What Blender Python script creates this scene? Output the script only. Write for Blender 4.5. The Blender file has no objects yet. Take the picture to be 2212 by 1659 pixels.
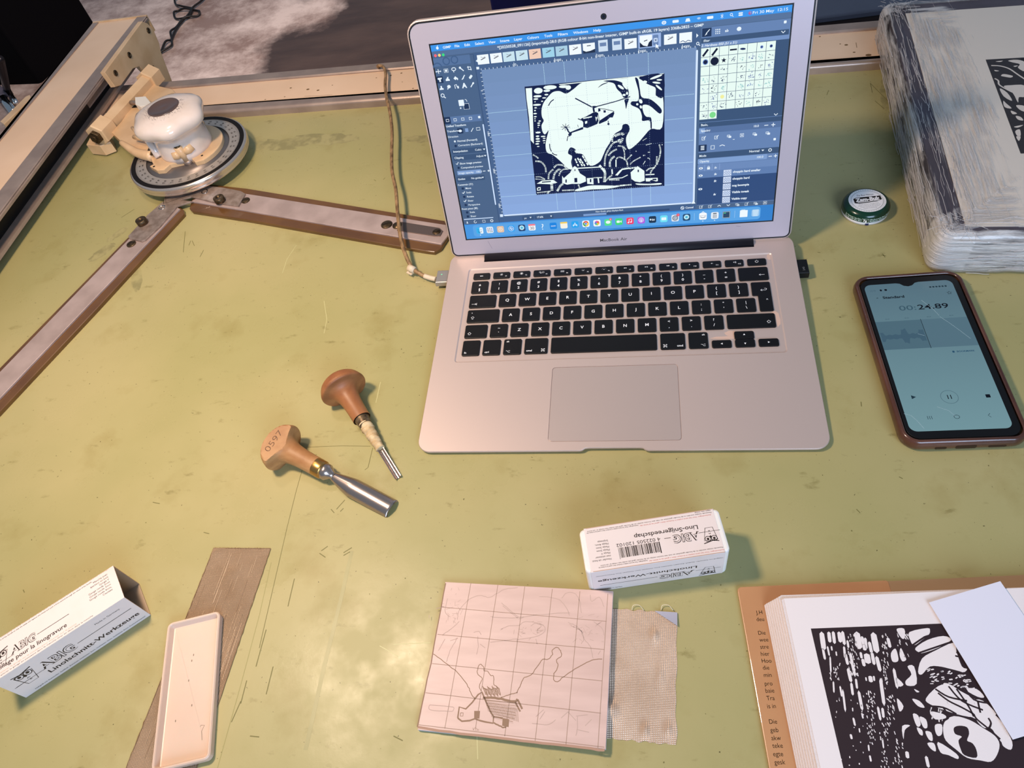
import bpy, math, random
from math import sin, cos, pi, radians, sqrt, atan2
from mathutils import Vector, Matrix, noise
from mathutils.geometry import tessellate_polygon
random.seed(7)
SC = bpy.context.scene
COL = SC.collection
MM = 0.001

# ------------------------------------------------------------------ camera
# table frame in mm: x to the right, y away from the viewer, z up; board surface is z = 0
CAM = Vector((26.2, -306.2, 501.4))
FPX = 1570.71
RX = Vector((0.9832183718, 0.08873298, -0.1593991578))
RY = Vector((-0.024517367, -0.801547284, -0.5974285315))   # image down
RZ = Vector((-0.1807775761, 0.5913107557, -0.7859205165))  # view direction
cd = bpy.data.cameras.new('camera'); cam = bpy.data.objects.new('camera', cd); COL.objects.link(cam)
cd.sensor_width = 36; cd.lens = FPX/2212*36; cd.clip_start = 0.01; cd.clip_end = 60
cam.matrix_world = Matrix(((RX.x, -RY.x, -RZ.x, CAM.x*MM), (RX.y, -RY.y, -RZ.y, CAM.y*MM), (RX.z, -RY.z, -RZ.z, CAM.z*MM), (0, 0, 0, 1)))
SC.camera = cam
SC.view_settings.view_transform = 'Standard'; SC.view_settings.look = 'None'
SC.view_settings.exposure = 0.0; SC.view_settings.gamma = 1.0; SC.view_settings.use_curve_mapping = False

# ------------------------------------------------------------------ light
def world():
    w = bpy.data.worlds.new('world'); SC.world = w; w.use_nodes = True
    b = w.node_tree.nodes['Background']; b.inputs[0].default_value = (0.52, 0.73, 1.0, 1); b.inputs[1].default_value = 0.28
world()
def area(name, loc, target, size, power, color, sy=None):
    l = bpy.data.lights.new(name, 'AREA'); l.energy = power; l.color = color; l.size = size
    if sy: l.shape = 'RECTANGLE'; l.size_y = sy
    o = bpy.data.objects.new(name, l); COL.objects.link(o)
    o.location = Vector(loc)
    o.rotation_euler = (Vector(target)-Vector(loc)).to_track_quat('-Z', 'Y').to_euler()
    return o
area('work_lamp', (-0.415, 0.0, 0.72), (-0.2, 0.0, 0), 0.10, 6.6, (1.0, 0.77, 0.57))
area('window_light', (0.75, -1.45, 0.85), (0.1, 0.1, 0.0), 1.0, 29, (0.55, 0.73, 1.0), 0.8)
area('ceiling_light', (-0.9, 1.6, 0.9), (-1.5, 3.0, -0.76), 0.8, 38, (1.0, 0.84, 0.76))
sl = bpy.data.lights.new('back_left_fill', 'SPOT'); sl.energy = 5.5; sl.color = (1.0, 0.78, 0.6); sl.spot_size = radians(92); sl.spot_blend = 0.8; sl.shadow_soft_size = 0.05  # added unseen spot: warm fill for the back-left of the board
so = bpy.data.objects.new('back_left_fill', sl); COL.objects.link(so); so.location = (-0.52, 0.36, 0.75); so.rotation_euler = (Vector((-0.55, 0.38, 0))-Vector(so.location)).to_track_quat('-Z', 'Y').to_euler()

# ------------------------------------------------------------------ pixel <-> place
def ray(px, py):
    return RX*((px-1106)/FPX) + RY*((py-829.5)/FPX) + RZ
def U(px, py, z=0.0):
    d = ray(px, py); return CAM + d*((z-CAM.z)/d.z)
def UP(px, py, o, n):
    d = ray(px, py); return CAM + d*(n.dot(o-CAM)/n.dot(d))

# ------------------------------------------------------------------ materials
def lin(c):
    if isinstance(c, str):
        c = c.lstrip('#'); c = [int(c[i:i+2], 16)/255 for i in (0, 2, 4)]
    return tuple((x/12.92 if x <= 0.04045 else ((x+0.055)/1.055)**2.4) for x in c)
def mat(name, col, rough=0.5, metal=0.0, spec=0.5, var=None, vscale=60, vdet=4, bump=0.0, bscale=200, stretch=None, coat=0.0, trans=0.0, alpha=1.0, ior=1.45, lo=0.35, hi=0.65, sss=0.0):
    m = bpy.data.materials.new(name); m.use_nodes = True; nt = m.node_tree; b = nt.nodes['Principled BSDF']
    c = lin(col); b.inputs['Base Color'].default_value = (*c, 1); b.inputs['Roughness'].default_value = rough
    b.inputs['Metallic'].default_value = metal; b.inputs['Specular IOR Level'].default_value = spec
    b.inputs['Coat Weight'].default_value = coat; b.inputs['Transmission Weight'].default_value = trans
    b.inputs['Alpha'].default_value = alpha; b.inputs['IOR'].default_value = ior
    if sss: b.inputs['Subsurface Weight'].default_value = sss; b.inputs['Subsurface Scale'].default_value = 0.002
    tc = nt.nodes.new('ShaderNodeTexCoord'); src = tc.outputs['Object']
    if stretch:
        mp = nt.nodes.new('ShaderNodeMapping'); mp.inputs['Scale'].default_value = stretch
        nt.links.new(src, mp.inputs['Vector']); src = mp.outputs['Vector']
    if var is not None:
        n = nt.nodes.new('ShaderNodeTexNoise'); n.inputs['Scale'].default_value = vscale; n.inputs['Detail'].default_value = vdet
        nt.links.new(src, n.inputs['Vector'])
        r = nt.nodes.new('ShaderNodeValToRGB'); r.color_ramp.elements[0].position = lo; r.color_ramp.elements[1].position = hi
        r.color_ramp.elements[0].color = (*c, 1); r.color_ramp.elements[1].color = (*lin(var), 1)
        nt.links.new(n.outputs['Fac'], r.inputs['Fac']); nt.links.new(r.outputs['Color'], b.inputs['Base Color'])
    if bump:
        n2 = nt.nodes.new('ShaderNodeTexNoise'); n2.inputs['Scale'].default_value = bscale; n2.inputs['Detail'].default_value = 5
        nt.links.new(src, n2.inputs['Vector'])
        bp = nt.nodes.new('ShaderNodeBump'); bp.inputs['Strength'].default_value = bump; bp.inputs['Distance'].default_value = 0.001
        nt.links.new(n2.outputs['Fac'], bp.inputs['Height']); nt.links.new(bp.outputs['Normal'], b.inputs['Normal'])
    return m
_em = {}
def em(col, k=1.0, rough=0.25):
    key = (col, k)
    if key in _em: return _em[key]
    m = bpy.data.materials.new('display_'+col.strip('#')); m.use_nodes = True; b = m.node_tree.nodes['Principled BSDF']
    b.inputs['Base Color'].default_value = (0.004, 0.004, 0.006, 1); b.inputs['Roughness'].default_value = rough; b.inputs['Specular IOR Level'].default_value = 0.15
    b.inputs['Emission Color'].default_value = (*lin(col), 1); b.inputs['Emission Strength'].default_value = k
    _em[key] = m; return m

# ------------------------------------------------------------------ mesh builder (all coordinates are table-frame mm)
ROOT = {}
class MB:
    def __init__(s): s.v = []; s.f = []; s.mi = []; s.sm = []; s.mats = []
    def slot(s, m):
        if m not in s.mats: s.mats.append(m)
        return s.mats.index(m)
    def add(s, vs, fs, m, smooth=False, M=None):
        o = len(s.v); k = s.slot(m)
        for p in vs:
            p = Vector(p); s.v.append(M @ p if M else p)
        for f in fs: s.f.append(tuple(i+o for i in f)); s.mi.append(k); s.sm.append(smooth)
    def prism(s, pts, z0, z1, m, bev=0.0, M=None, smooth=False, holes=None, nb=2):
        """pts: CCW 2D outline"""
        if area2(pts) < 0: pts = list(reversed(pts))
        n = len(pts); rings = [(0, z0)]
        if bev:
            for i in range(nb+1):
                a = (pi/2)*i/nb; rings.append((bev*(1-cos(a)), z1-bev+bev*sin(a)))
        else: rings.append((0, z1))
        vs = []; fs = []
        for ins, z in rings:
            for p in (inset(pts, ins) if ins else pts): vs.append((p[0], p[1], z))
        for r in range(len(rings)-1):
            for i in range(n):
                j = (i+1) % n; fs.append((r*n+i, r*n+j, (r+1)*n+j, (r+1)*n+i))
        top = (len(rings)-1)*n
        loops = [[Vector((*vs[top+i][:2], 0)) for i in range(n)]]
        for t in tessellate_polygon(loops): fs.append(orient([top+i for i in t], vs, 1)); 
        for t in tessellate_polygon([[Vector((*vs[i][:2], 0)) for i in range(n)]]): fs.append(orient(list(t), vs, -1))
        s.add(vs, fs, m, smooth, M)
    def lathe(s, prof, m, M=None, seg=48, rf=None, smooth=True, caps=True):
        """prof: list of (r, z); rf(theta, i) multiplies r"""
        vs = []; fs = []; n = len(prof)
        for i, (r, z) in enumerate(prof):
            for k in range(seg):
                a = 2*pi*k/seg; q = r*(rf(a, i) if rf else 1); vs.append((q*cos(a), q*sin(a), z))
        for i in range(n-1):
            for k in range(seg):
                j = (k+1) % seg; fs.append((i*seg+k, i*seg+j, (i+1)*seg+j, (i+1)*seg+k))
        if caps: fs.append(tuple(reversed(range(seg)))); fs.append(tuple((n-1)*seg+k for k in range(seg)))
        s.add(vs, fs, m, smooth, M)
    def tube(s, path, r, m, seg=10, smooth=True, rr=None):
        path = [Vector(p) for p in path]; vs = []; fs = []; up = Vector((0, 0, 1)); n = len(path)
        for i, p in enumerate(path):
            t = (path[min(i+1, n-1)]-path[max(i-1, 0)]).normalized()
            if abs(t.dot(up)) > 0.95: up = Vector((0, 1, 0)) if abs(t.y) < 0.9 else Vector((1, 0, 0))
            a = t.cross(up).normalized(); b = a.cross(t).normalized(); q = rr(i/(n-1)) if rr else r
            for k in range(seg):
                w = 2*pi*k/seg; vs.append(p+a*(q*cos(w))+b*(q*sin(w)))
        for i in range(n-1):
            for k in range(seg):
                j = (k+1) % seg; fs.append((i*seg+k, (i+1)*seg+k, (i+1)*seg+j, i*seg+j))
        fs.append(tuple(range(seg))); fs.append(tuple(reversed([(n-1)*seg+k for k in range(seg)])))
        s.add(vs, fs, m, smooth)
    def box(s, c, d, m, M=None, bev=0.0, rz=0.0):
        x, y, z = c; a, b, h = d
        pts = [(-a/2, -b/2), (a/2, -b/2), (a/2, b/2), (-a/2, b/2)]
        R = Matrix.Translation((x, y, z)) @ Matrix.Rotation(rz, 4, 'Z')
        s.prism(pts, -h/2, h/2, m, bev, (M @ R) if M else R)
def area2(p): return sum(p[i][0]*p[(i+1) % len(p)][1]-p[(i+1) % len(p)][0]*p[i][1] for i in range(len(p)))
def orient(t, vs, sgn):
    a, b, c = (Vector(vs[i][:2]) for i in t)
    cr = (b-a).x*(c-a).y-(b-a).y*(c-a).x
    return tuple(t) if cr*sgn > 0 else tuple(reversed(t))
def inset(pts, d):
    n = len(pts); out = []
    for i in range(n):
        a = Vector(pts[i-1]); b = Vector(pts[i]); c = Vector(pts[(i+1) % n])
        e1 = (b-a); e2 = (c-b)
        if e1.length < 1e-9 or e2.length < 1e-9: out.append(tuple(b)); continue
        e1.normalize(); e2.normalize(); n1 = Vector((-e1.y, e1.x)); n2 = Vector((-e2.y, e2.x)); bi = n1+n2
        if bi.length < 1e-6: out.append(tuple(b)); continue
        bi.normalize(); k = d/max(0.35, bi.dot(n1)); out.append((b.x+bi.x*k, b.y+bi.y*k))
    return out
def rrect(x0, y0, x1, y1, r, n=5):
    if not isinstance(r, (tuple, list)): r = (r,)*4      # bl, br, tr, tl
    out = []
    for (cx, cy, a0, q) in ((x0, y0, 180, r[0]), (x1, y0, 270, r[1]), (x1, y1, 0, r[2]), (x0, y1, 90, r[3])):
        sx = 1 if cx == x0 else -1; sy = 1 if cy == y0 else -1
        for i in range(n+1):
            a = radians(a0+90*i/n); out.append((cx+sx*q+q*cos(a), cy+sy*q+q*sin(a)))
    return out
def catmull(pts, k=6, closed=False):
    P = [Vector(p) for p in pts]; n = len(P); out = []
    rng = n if closed else n-1
    for i in range(rng):
        if closed: p0, p1, p2, p3 = P[i-1], P[i], P[(i+1) % n], P[(i+2) % n]
        else: p0, p1, p2, p3 = P[max(i-1, 0)], P[i], P[i+1], P[min(i+2, n-1)]
        for j in range(k):
            t = j/k; out.append(0.5*((2*p1)+(p2-p0)*t+(2*p0-5*p1+4*p2-p3)*t*t+(3*p1-p0-3*p2+p3)*t**3))
    if not closed: out.append(P[-1])
    return out
def link(name, mb, parent=None, origin=None):
    me = bpy.data.meshes.new(name)
    if parent is not None: inv = ROOT[parent.name]
    else:
        o0 = origin if origin is not None else sum((v for v in mb.v), Vector())/max(1, len(mb.v))
        inv = Matrix.Translation(-Vector(o0))
    me.from_pydata([tuple((inv @ v)*MM) for v in mb.v], [], mb.f)
    for m in mb.mats: me.materials.append(m)
    me.polygons.foreach_set('material_index', mb.mi); me.polygons.foreach_set('use_smooth', mb.sm)
    me.update()
    ob = bpy.data.objects.new(name, me); COL.objects.link(ob)
    if parent is not None: ob.parent = parent; ROOT[ob.name] = inv
    else: ob.location = Vector(o0)*MM; ROOT[ob.name] = inv
    return ob
def thing(name, label, cat, loc, group=None):
    o = bpy.data.objects.new(name, None); COL.objects.link(o); o.empty_display_size = 0.02
    o.location = Vector(loc)*MM; ROOT[o.name] = Matrix.Translation(-Vector(loc))
    o['label'] = label; o['category'] = cat
    if group: o['group'] = group
    return o
def tag(o, label, cat, group=None):
    o['label'] = label; o['category'] = cat
    if group: o['group'] = group
    return o
def lab(o, label): o['label'] = label; return o

# ------------------------------------------------------------------ flat ink on a plane
_tx = {}
def text_mesh(s, bold, shear):
    key = (s, bold, shear)
    if key not in _tx:
        c = bpy.data.curves.new('lettering', 'FONT'); c.body = s; c.offset = bold; c.shear = shear; c.resolution_u = 3; c.size = 1
        o = bpy.data.objects.new('lettering', c); COL.objects.link(o)
        dg = bpy.context.evaluated_depsgraph_get(); me = bpy.data.meshes.new_from_object(o.evaluated_get(dg))
        vs = [(v.co.x, v.co.y) for v in me.vertices]; fs = [tuple(p.vertices) for p in me.polygons]
        bpy.data.objects.remove(o); bpy.data.curves.remove(c); bpy.data.meshes.remove(me); _tx[key] = (vs, fs)
    return _tx[key]
class Fr:
    """a plane: origin, two axes in mm"""
    def __init__(s, o, ex, ey=None, n=None, ortho=True):
        s.o = Vector(o); s.ex = Vector(ex).normalized()
        if ey is None: ey = Vector(n).cross(s.ex)
        ey = Vector(ey)
        if ortho: ey = ey - s.ex*ey.dot(s.ex)
        s.ey = ey.normalized(); s.n = s.ex.cross(s.ey).normalized()
    def P(s, u, v, h=0.0): return s.o+s.ex*u+s.ey*v+s.n*h
    def px(s, x, y):
        p = UP(x, y, s.o, s.n)-s.o; return (p.dot(s.ex), p.dot(s.ey))
    def M(s):
        m = Matrix.Identity(4)
        for i in range(3): m[i][0] = s.ex[i]; m[i][1] = s.ey[i]; m[i][2] = s.n[i]; m[i][3] = s.o[i]
        return m
def ink(mb, fr, m, pts, h=0.02):
    pts = [tuple(p)[:2] for p in pts]
    if len(pts) < 3: return
    vs = [fr.P(u, v, h) for u, v in pts]
    fs = [orient(list(t), pts, 1) for t in tessellate_polygon([[Vector((u, v, 0)) for u, v in pts]])]
    mb.add(vs, fs, m)
def stroke(mb, fr, m, pts, w, h=0.02, closed=False, wf=None):
    P = [Vector(tuple(p)[:2]) for p in pts]; n = len(P)
    if n < 2: return
    if closed: P.append(P[0]); n += 1
    L = []; R = []
    for i in range(n):
        if closed: a = P[i-1] if i else P[-2]; b = P[i+1] if i < n-1 else P[1]
        else: a = P[max(0, i-1)]; b = P[min(n-1, i+1)]
        t = b-a
        t = t.normalized() if t.length > 1e-9 else Vector((1, 0))
        q = w/2*(wf(i/(n-1)) if wf else 1); nn = Vector((-t.y, t.x))*q; L.append(P[i]+nn); R.append(P[i]-nn)
    vs = [fr.P(p.x, p.y, h) for p in L+R]
    mb.add(vs, [(i, n+i, n+i+1, i+1) for i in range(n-1)], m)
def ellipse(cx, cy, rx, ry=None, n=20, rot=0.0, a0=0, a1=2*pi):
    ry = rx if ry is None else ry; full = abs(a1-a0-2*pi) < 1e-6
    return [(cx+rx*cos(a)*cos(rot)-ry*sin(a)*sin(rot), cy+rx*cos(a)*sin(rot)+ry*sin(a)*cos(rot)) for a in (a0+(a1-a0)*i/(n if full else n-1) for i in range(n))]
def text(mb, fr, m, s, u, v, size, h=0.02, bold=0.0, shear=0.0, align='L', sx=1.0, rot=0.0, width=None):
    """size is the capital height in mm"""
    vs, fs = text_mesh(s, bold, shear)
    if not vs: return
    x0 = min(a for a, b in vs); x1 = max(a for a, b in vs); k = size/0.69
    if width: sx = width/((x1-x0)*k)
    off = {'L': x0, 'C': (x0+x1)/2, 'R': x1}[align]
    c, q = cos(rot), sin(rot); out = []
    for a, b in vs:
        x = (a-off)*k*sx; y = b*k; out.append(fr.P(u+x*c-y*q, v+x*q+y*c, h))
    mb.add(out, fs, m)
def hollow(mb, fr, mk, mw, s, u, v, size, h=0.02, **kw):
    text(mb, fr, mk, s, u, v, size, h, bold=0.045, **kw); text(mb, fr, mw, s, u, v, size, h+0.02, bold=-0.002, **kw)
world()
# ------------------------------------------------------------------ shared materials
M_black = mat('black_ink', '#1a1412', 0.6, spec=0.2)
M_white = mat('white_ink', '#f2efe8', 0.6)
M_alu = mat('aluminium_profile', '#b09a8c', 0.36, metal=0.4, var='#9d887c', vscale=30)
M_cream = mat('cream_laminate', '#f0ccaa', 0.42, var='#e6c09c', vscale=9, coat=0.15)
M_creamp = mat('cream_paint', '#e3be93', 0.35, var='#d3ab7e', vscale=30, coat=0.2)
M_chrome = mat('chrome', '#d8d4d0', 0.12, metal=1.0)
M_steel = mat('worn_steel', '#ad998c', 0.4, metal=0.5, var='#8c786a', vscale=120)
M_screw = mat('brown_screw', '#6a5740', 0.4, metal=0.75, var='#40311f', vscale=300)
M_dark = mat('black_plastic', '#0c0b0c', 0.4, spec=0.4)
def WF(z=0.0): return Fr((0, 0, z), (1, 0, 0), (0, 1, 0))
def uv(px, py, z=0.0): p = U(px, py, z); return (p.x, p.y)

# ------------------------------------------------------------------ floor
def board_mat():
    m = bpy.data.materials.new('green_board'); m.use_nodes = True; nt = m.node_tree; b = nt.nodes['Principled BSDF']; L = nt.links.new
    tc = nt.nodes.new('ShaderNodeTexCoord')
    def nz(sc, det, rough=0.5, st=None):
        n = nt.nodes.new('ShaderNodeTexNoise'); n.inputs['Scale'].default_value = sc; n.inputs['Detail'].default_value = det; n.inputs['Roughness'].default_value = rough
        if st:
            mp = nt.nodes.new('ShaderNodeMapping'); mp.inputs['Scale'].default_value = st; L(tc.outputs['Object'], mp.inputs['Vector']); L(mp.outputs['Vector'], n.inputs['Vector'])
        else: L(tc.outputs['Object'], n.inputs['Vector'])
        return n
    def ramp(src, p0, c0, p1, c1):
        r = nt.nodes.new('ShaderNodeValToRGB'); e = r.color_ramp.elements; e[0].position = p0; e[0].color = (*c0, 1); e[1].position = p1; e[1].color = (*c1, 1)
        L(src.outputs['Fac'], r.inputs['Fac']); return r
    def mix(a, c, fac, mode='MIX'):
        x = nt.nodes.new('ShaderNodeMix'); x.data_type = 'RGBA'; x.blend_type = mode
        if isinstance(fac, float): x.inputs[0].default_value = fac
        else: L(fac, x.inputs[0])
        L(a, x.inputs[6]); L(c, x.inputs[7]); return x.outputs[2]
    base = ramp(nz(5, 4), 0.38, lin('#a49b67'), 0.66, lin('#b1a472'))
    smudge = ramp(nz(16, 6, 0.6), 0.56, (1, 1, 1), 0.80, lin('#cdbd8a'))
    c = mix(base.outputs[0], smudge.outputs[0], 0.5, 'MULTIPLY')
    dirt = ramp(nz(45, 7, 0.65, (1.0, 2.2, 1)), 0.62, (1, 1, 1), 0.78, lin('#a9a37c'))
    c = mix(c, dirt.outputs[0], 0.7, 'MULTIPLY')
    speck = ramp(nz(420, 2, 0.5), 0.735, (1, 1, 1), 0.765, lin('#5f5a3c'))
    c = mix(c, speck.outputs[0], 0.8, 'MULTIPLY')
    L(c, b.inputs['Base Color'])
    rr = nt.nodes.new('ShaderNodeMapRange'); rn = nz(22, 6, 0.62); L(rn.outputs['Fac'], rr.inputs[0]); rr.inputs[1].default_value = 0.35; rr.inputs[2].default_value = 0.65; rr.inputs[3].default_value = 0.24; rr.inputs[4].default_value = 0.46
    L(rr.outputs[0], b.inputs['Roughness']); b.inputs['Specular IOR Level'].default_value = 0.32
    bp = nt.nodes.new('ShaderNodeBump'); bp.inputs['Strength'].default_value = 0.10; bp.inputs['Distance'].default_value = 0.001
    L(nz(70, 8, 0.7).outputs['Fac'], bp.inputs['Height']); L(bp.outputs['Normal'], b.inputs['Normal'])
    return m
M_board = board_mat()
def floor_mat():
    m = bpy.data.materials.new('patchy_concrete'); m.use_nodes = True; nt = m.node_tree; b = nt.nodes['Principled BSDF']; L = nt.links.new
    tc = nt.nodes.new('ShaderNodeTexCoord')
    def nz(sc, det, r=0.6, st=(1, 1, 1)):
        mp = nt.nodes.new('ShaderNodeMapping'); mp.inputs['Scale'].default_value = st; L(tc.outputs['Object'], mp.inputs['Vector'])
        n = nt.nodes.new('ShaderNodeTexNoise'); n.inputs['Scale'].default_value = sc; n.inputs['Detail'].default_value = det; n.inputs['Roughness'].default_value = r; L(mp.outputs['Vector'], n.inputs['Vector']); return n
    def ramp(src, p0, c0, p1, c1):
        r = nt.nodes.new('ShaderNodeValToRGB'); e = r.color_ramp.elements; e[0].position = p0; e[0].color = (*lin(c0), 1); e[1].position = p1; e[1].color = (*lin(c1), 1); L(src, r.inputs['Fac']); return r
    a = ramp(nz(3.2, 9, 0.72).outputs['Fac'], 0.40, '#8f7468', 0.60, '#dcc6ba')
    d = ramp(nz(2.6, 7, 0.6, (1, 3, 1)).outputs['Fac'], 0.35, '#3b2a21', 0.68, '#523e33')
    # pale areas: left of a wavy border, and a pale patch further right
    att = nt.nodes.new('ShaderNodeAttribute'); att.attribute_name = 'tone_patches'
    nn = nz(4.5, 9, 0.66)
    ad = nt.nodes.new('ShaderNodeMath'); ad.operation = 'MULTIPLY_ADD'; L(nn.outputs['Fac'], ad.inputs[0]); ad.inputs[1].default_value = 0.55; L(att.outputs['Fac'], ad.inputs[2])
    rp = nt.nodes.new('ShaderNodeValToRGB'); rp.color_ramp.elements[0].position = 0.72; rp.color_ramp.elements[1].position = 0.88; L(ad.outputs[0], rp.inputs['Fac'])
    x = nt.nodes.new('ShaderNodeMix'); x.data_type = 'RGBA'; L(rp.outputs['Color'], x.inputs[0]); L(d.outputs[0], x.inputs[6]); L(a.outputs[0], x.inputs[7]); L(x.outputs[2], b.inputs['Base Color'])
    b.inputs['Roughness'].default_value = 0.38
    bp = nt.nodes.new('ShaderNodeBump'); bp.inputs['Strength'].default_value = 0.25; bp.inputs['Distance'].default_value = 0.004; L(nz(20, 8).outputs['Fac'], bp.inputs['Height']); L(bp.outputs['Normal'], b.inputs['Normal'])
    return m
FZ = -760.0
def build_floor():
    mb = MB(); x0, x1, y0, y1, n = -3600, 2600, -1600, 3800, 60; vs = []; fs = []
    for j in range(n+1):
        for i in range(n+1): vs.append((x0+(x1-x0)*i/n, y0+(y1-y0)*j/n, FZ))
    for j in range(n):
        for i in range(n): a = j*(n+1)+i; fs.append((a, a+1, a+n+2, a+n+1))
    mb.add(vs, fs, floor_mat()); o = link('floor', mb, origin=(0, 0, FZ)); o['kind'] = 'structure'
    at = o.data.attributes.new('tone_patches', 'FLOAT', 'POINT')  # per-vertex weight of the pale floor colour
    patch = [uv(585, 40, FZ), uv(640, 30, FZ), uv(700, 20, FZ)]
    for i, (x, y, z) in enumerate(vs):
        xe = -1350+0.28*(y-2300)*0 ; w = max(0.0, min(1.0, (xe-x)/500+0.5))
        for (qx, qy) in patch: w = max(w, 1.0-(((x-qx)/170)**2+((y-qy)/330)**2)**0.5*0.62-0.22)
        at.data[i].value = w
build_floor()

# ------------------------------------------------------------------ drafting table
def line_y(a, b, z):      # front line through two pixels, as function of x
    p = U(*a, z); q = U(*b, z); s = (q.y-p.y)/(q.x-p.x); return lambda x: p.y+s*(x-p.x)
def bar_x(mb, prof, x0, x1, m, smooth=False):
    """prof: list of (fy, dy, z): points of a section; fy gives y from x"""
    vs = [(x, f(x)+d, z) for x in (x0, x1) for f, d, z in prof]; n = len(prof)
    fs = [(i, (i+1) % n, n+(i+1) % n, n+i) for i in range(n)]+[tuple(reversed(range(n))), tuple(n+i for i in range(n))]
    mb.add(vs, fs, m, smooth)
F0 = line_y((500, 253), (1790, 157), 1)
table = thing('drafting_table', 'pale green topped drafting table under the laptop, with cream and aluminium back rail', 'table', (0, 0, FZ))
def build_table():
    mb = MB(); XL, XR, YF = -860, 900, -420
    mb.prism([(XL, YF), (XR, YF), (XR, F0(XR)+2), (XL, F0(XL)+2)], -22, 0, M_board)
    wf = WF(0); mk = mat('board_scuff', '#77703f', 0.6); mk2 = mat('board_scratch', '#989057', 0.5); lt = mat('board_score', '#c3bc86', 0.45); ol = mat('board_smudge', '#8f8659', 0.45, var='#a79c6a', vscale=90, lo=.4, hi=.6); ol2 = mat('board_wear', '#9c9462', 0.4, var='#a79e6c', vscale=40)
    def S(pts, w, m, z=0): stroke(mb, wf, m, [uv(*p) for p in pts], w, 0.055)
    for a in ([(660, 990), (640, 1060), (620, 1140), (560, 1400)],): S(a, 0.5, mk)
    S([(663, 966), (740, 963), (800, 964)], 0.5, mk); S([(805, 968), (795, 1010), (788, 1015)], 0.6, mk)
    for a in ([(727, 1100), (745, 1080)], [(735, 1105), (742, 1098)], [(715, 1100), (722, 1108)], [(690, 1195), (703, 1204)], [(694, 1190), (708, 1180)], [(742, 1194), (760, 1183)], [(742, 1200), (756, 1192)],
              [(432, 555), (440, 540)], [(408, 530), (412, 520)], [(396, 545), (400, 500)], [(262, 470), (290, 452)], [(300, 498), (316, 490)], [(415, 520), (420, 531)], [(636, 1250), (622, 1310)], [(575, 1360), (553, 1440)],
              [(520, 1515), (500, 1560)], [(533, 1470), (520, 1520)], [(590, 1440), (575, 1500)], [(540, 1590), (560, 1592)], [(1930, 230), (1880, 180), (1884, 200)], [(1890, 218), (1910, 235)], [(1904, 551), (1914, 553)], [(1906, 548), (1912, 556)],
              [(1850, 1100), (1858, 1108)], [(1942, 1030), (1950, 1034)], [(1860, 868), (1861, 878)], [(828, 388), (832, 384)], [(808, 388), (812, 391)], [(1790, 195), (1786, 205)], [(1933, 356), (1938, 356)], [(1940, 356), (1946, 356)], [(1766, 545), (1772, 546)],
              [(50, 1274), (53, 1280)], [(850, 1590), (870, 1600)], [(440, 1150), (452, 1153)], [(330, 1085), (345, 1088)]): S(a, 0.7, mk)
    S([(760, 1190), (735, 1300), (700, 1440), (660, 1620)], 3.0, ol2); S([(586, 1215), (560, 1330), (520, 1480), (470, 1659)], 0.5, mk2)
    for a in ([(700, 650), (706, 690), (700, 720)], [(640, 530), (620, 560), (610, 590)], [(822, 825), (812, 870)], [(850, 1392), (930, 1388)], [(820, 1395), (860, 1418)], [(1030, 1580), (1032, 1640)]): S(a, 0.55, lt)
    smh = 0.012
    for x, y, rx, ry, rt in ((700, 300, 75, 12, 0.02), (610, 310, 60, 9, 0), (905, 300, 30, 8, 0), (590, 150+170, 50, 5, 0), (220, 545, 34, 7, 0.6), (270, 590, 30, 7, 0.7), (295, 600, 12, 30, 0), (255, 505, 30, 5, 0.6), (1915, 200, 14, 40, 0)):
        pts = [uv(x+rx*(1+0.35*noise.noise((k*0.9, x, 0)))*cos(a)*cos(rt)-ry*sin(a)*sin(rt), y-(rx*cos(a)*sin(rt)+ry*(1+0.5*noise.noise((k*1.3, y, 1)))*sin(a))) for k, a in enumerate([2*pi*i/36 for i in range(36)])]
        smh += 0.004; ink(mb, wf, ol, pts, smh)
    rnd = random.Random(3)
    for _ in range(150):
        x = rnd.uniform(-640, 360); y = rnd.uniform(-270, 500); r = rnd.uniform(0.25, 0.7); ink(mb, wf, mk, ellipse(x, y, r, r*rnd.uniform(0.5, 1), 7, rnd.uniform(0, 3)), 0.06)
    link('tabletop', mb, table)
    # back rail: aluminium nosing, cream strip, rear aluminium nosing
    F1 = line_y((500, 228), (1790, 141), 9); F2 = line_y((500, 181), (1790, 73), 9); F3 = line_y((500, 168), (1790, 58), 9)
    XL2, XR2 = -800, 900
    mb = MB(); n = 6
    prof = [(F0, 0, -5), (F0, 0, 0.5), (F0, 0, 7)]+[(F0, 5-5*cos(radians(90*i/n)), 7+4*sin(radians(90*i/n))) for i in range(1, n+1)]+[(F1, 0, 11), (F1, 0, -5)]
    bar_x(mb, prof, XL2, XR2, M_alu); link('front_trim', mb, table)
    mb = MB(); bar_x(mb, [(F1, 0, -6), (F1, 0, 8.5), (F2, 0, 8.5), (F2, 0, -6)], XL2, XR2, M_cream)
    sp = mat('brown_speck', '#7a5a34', 0.6); fr = WF(8.5)
    for x, y, r in ((628, 190, 1.3), (665, 193, 1.8), (687, 195, 1.6), (615, 209, .9), (573, 215, .9), (718, 184, .8), (844, 163, 1.3), (867, 158, 1.2), (892, 191, 1), (869, 177, .7), (813, 168, .8), (1828, 97, 1.6), (1845, 113, 1.2), (1771, 79, 1), (1876, 119, 2.5), (1815, 95, .8)):
        ink(mb, fr, sp, ellipse(*uv(x, y, 8.5), r*1.3, r, 9), 0.03)
    stroke(mb, fr, sp, [uv(658, 208, 8.5), uv(718, 205, 8.5)], 0.5, 0.03)
    stroke(mb, fr, sp, [uv(1849, 92, 8.5), uv(1851, 103, 8.5)], 0.6, 0.03)
    link('rail_panel', mb, table)
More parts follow.
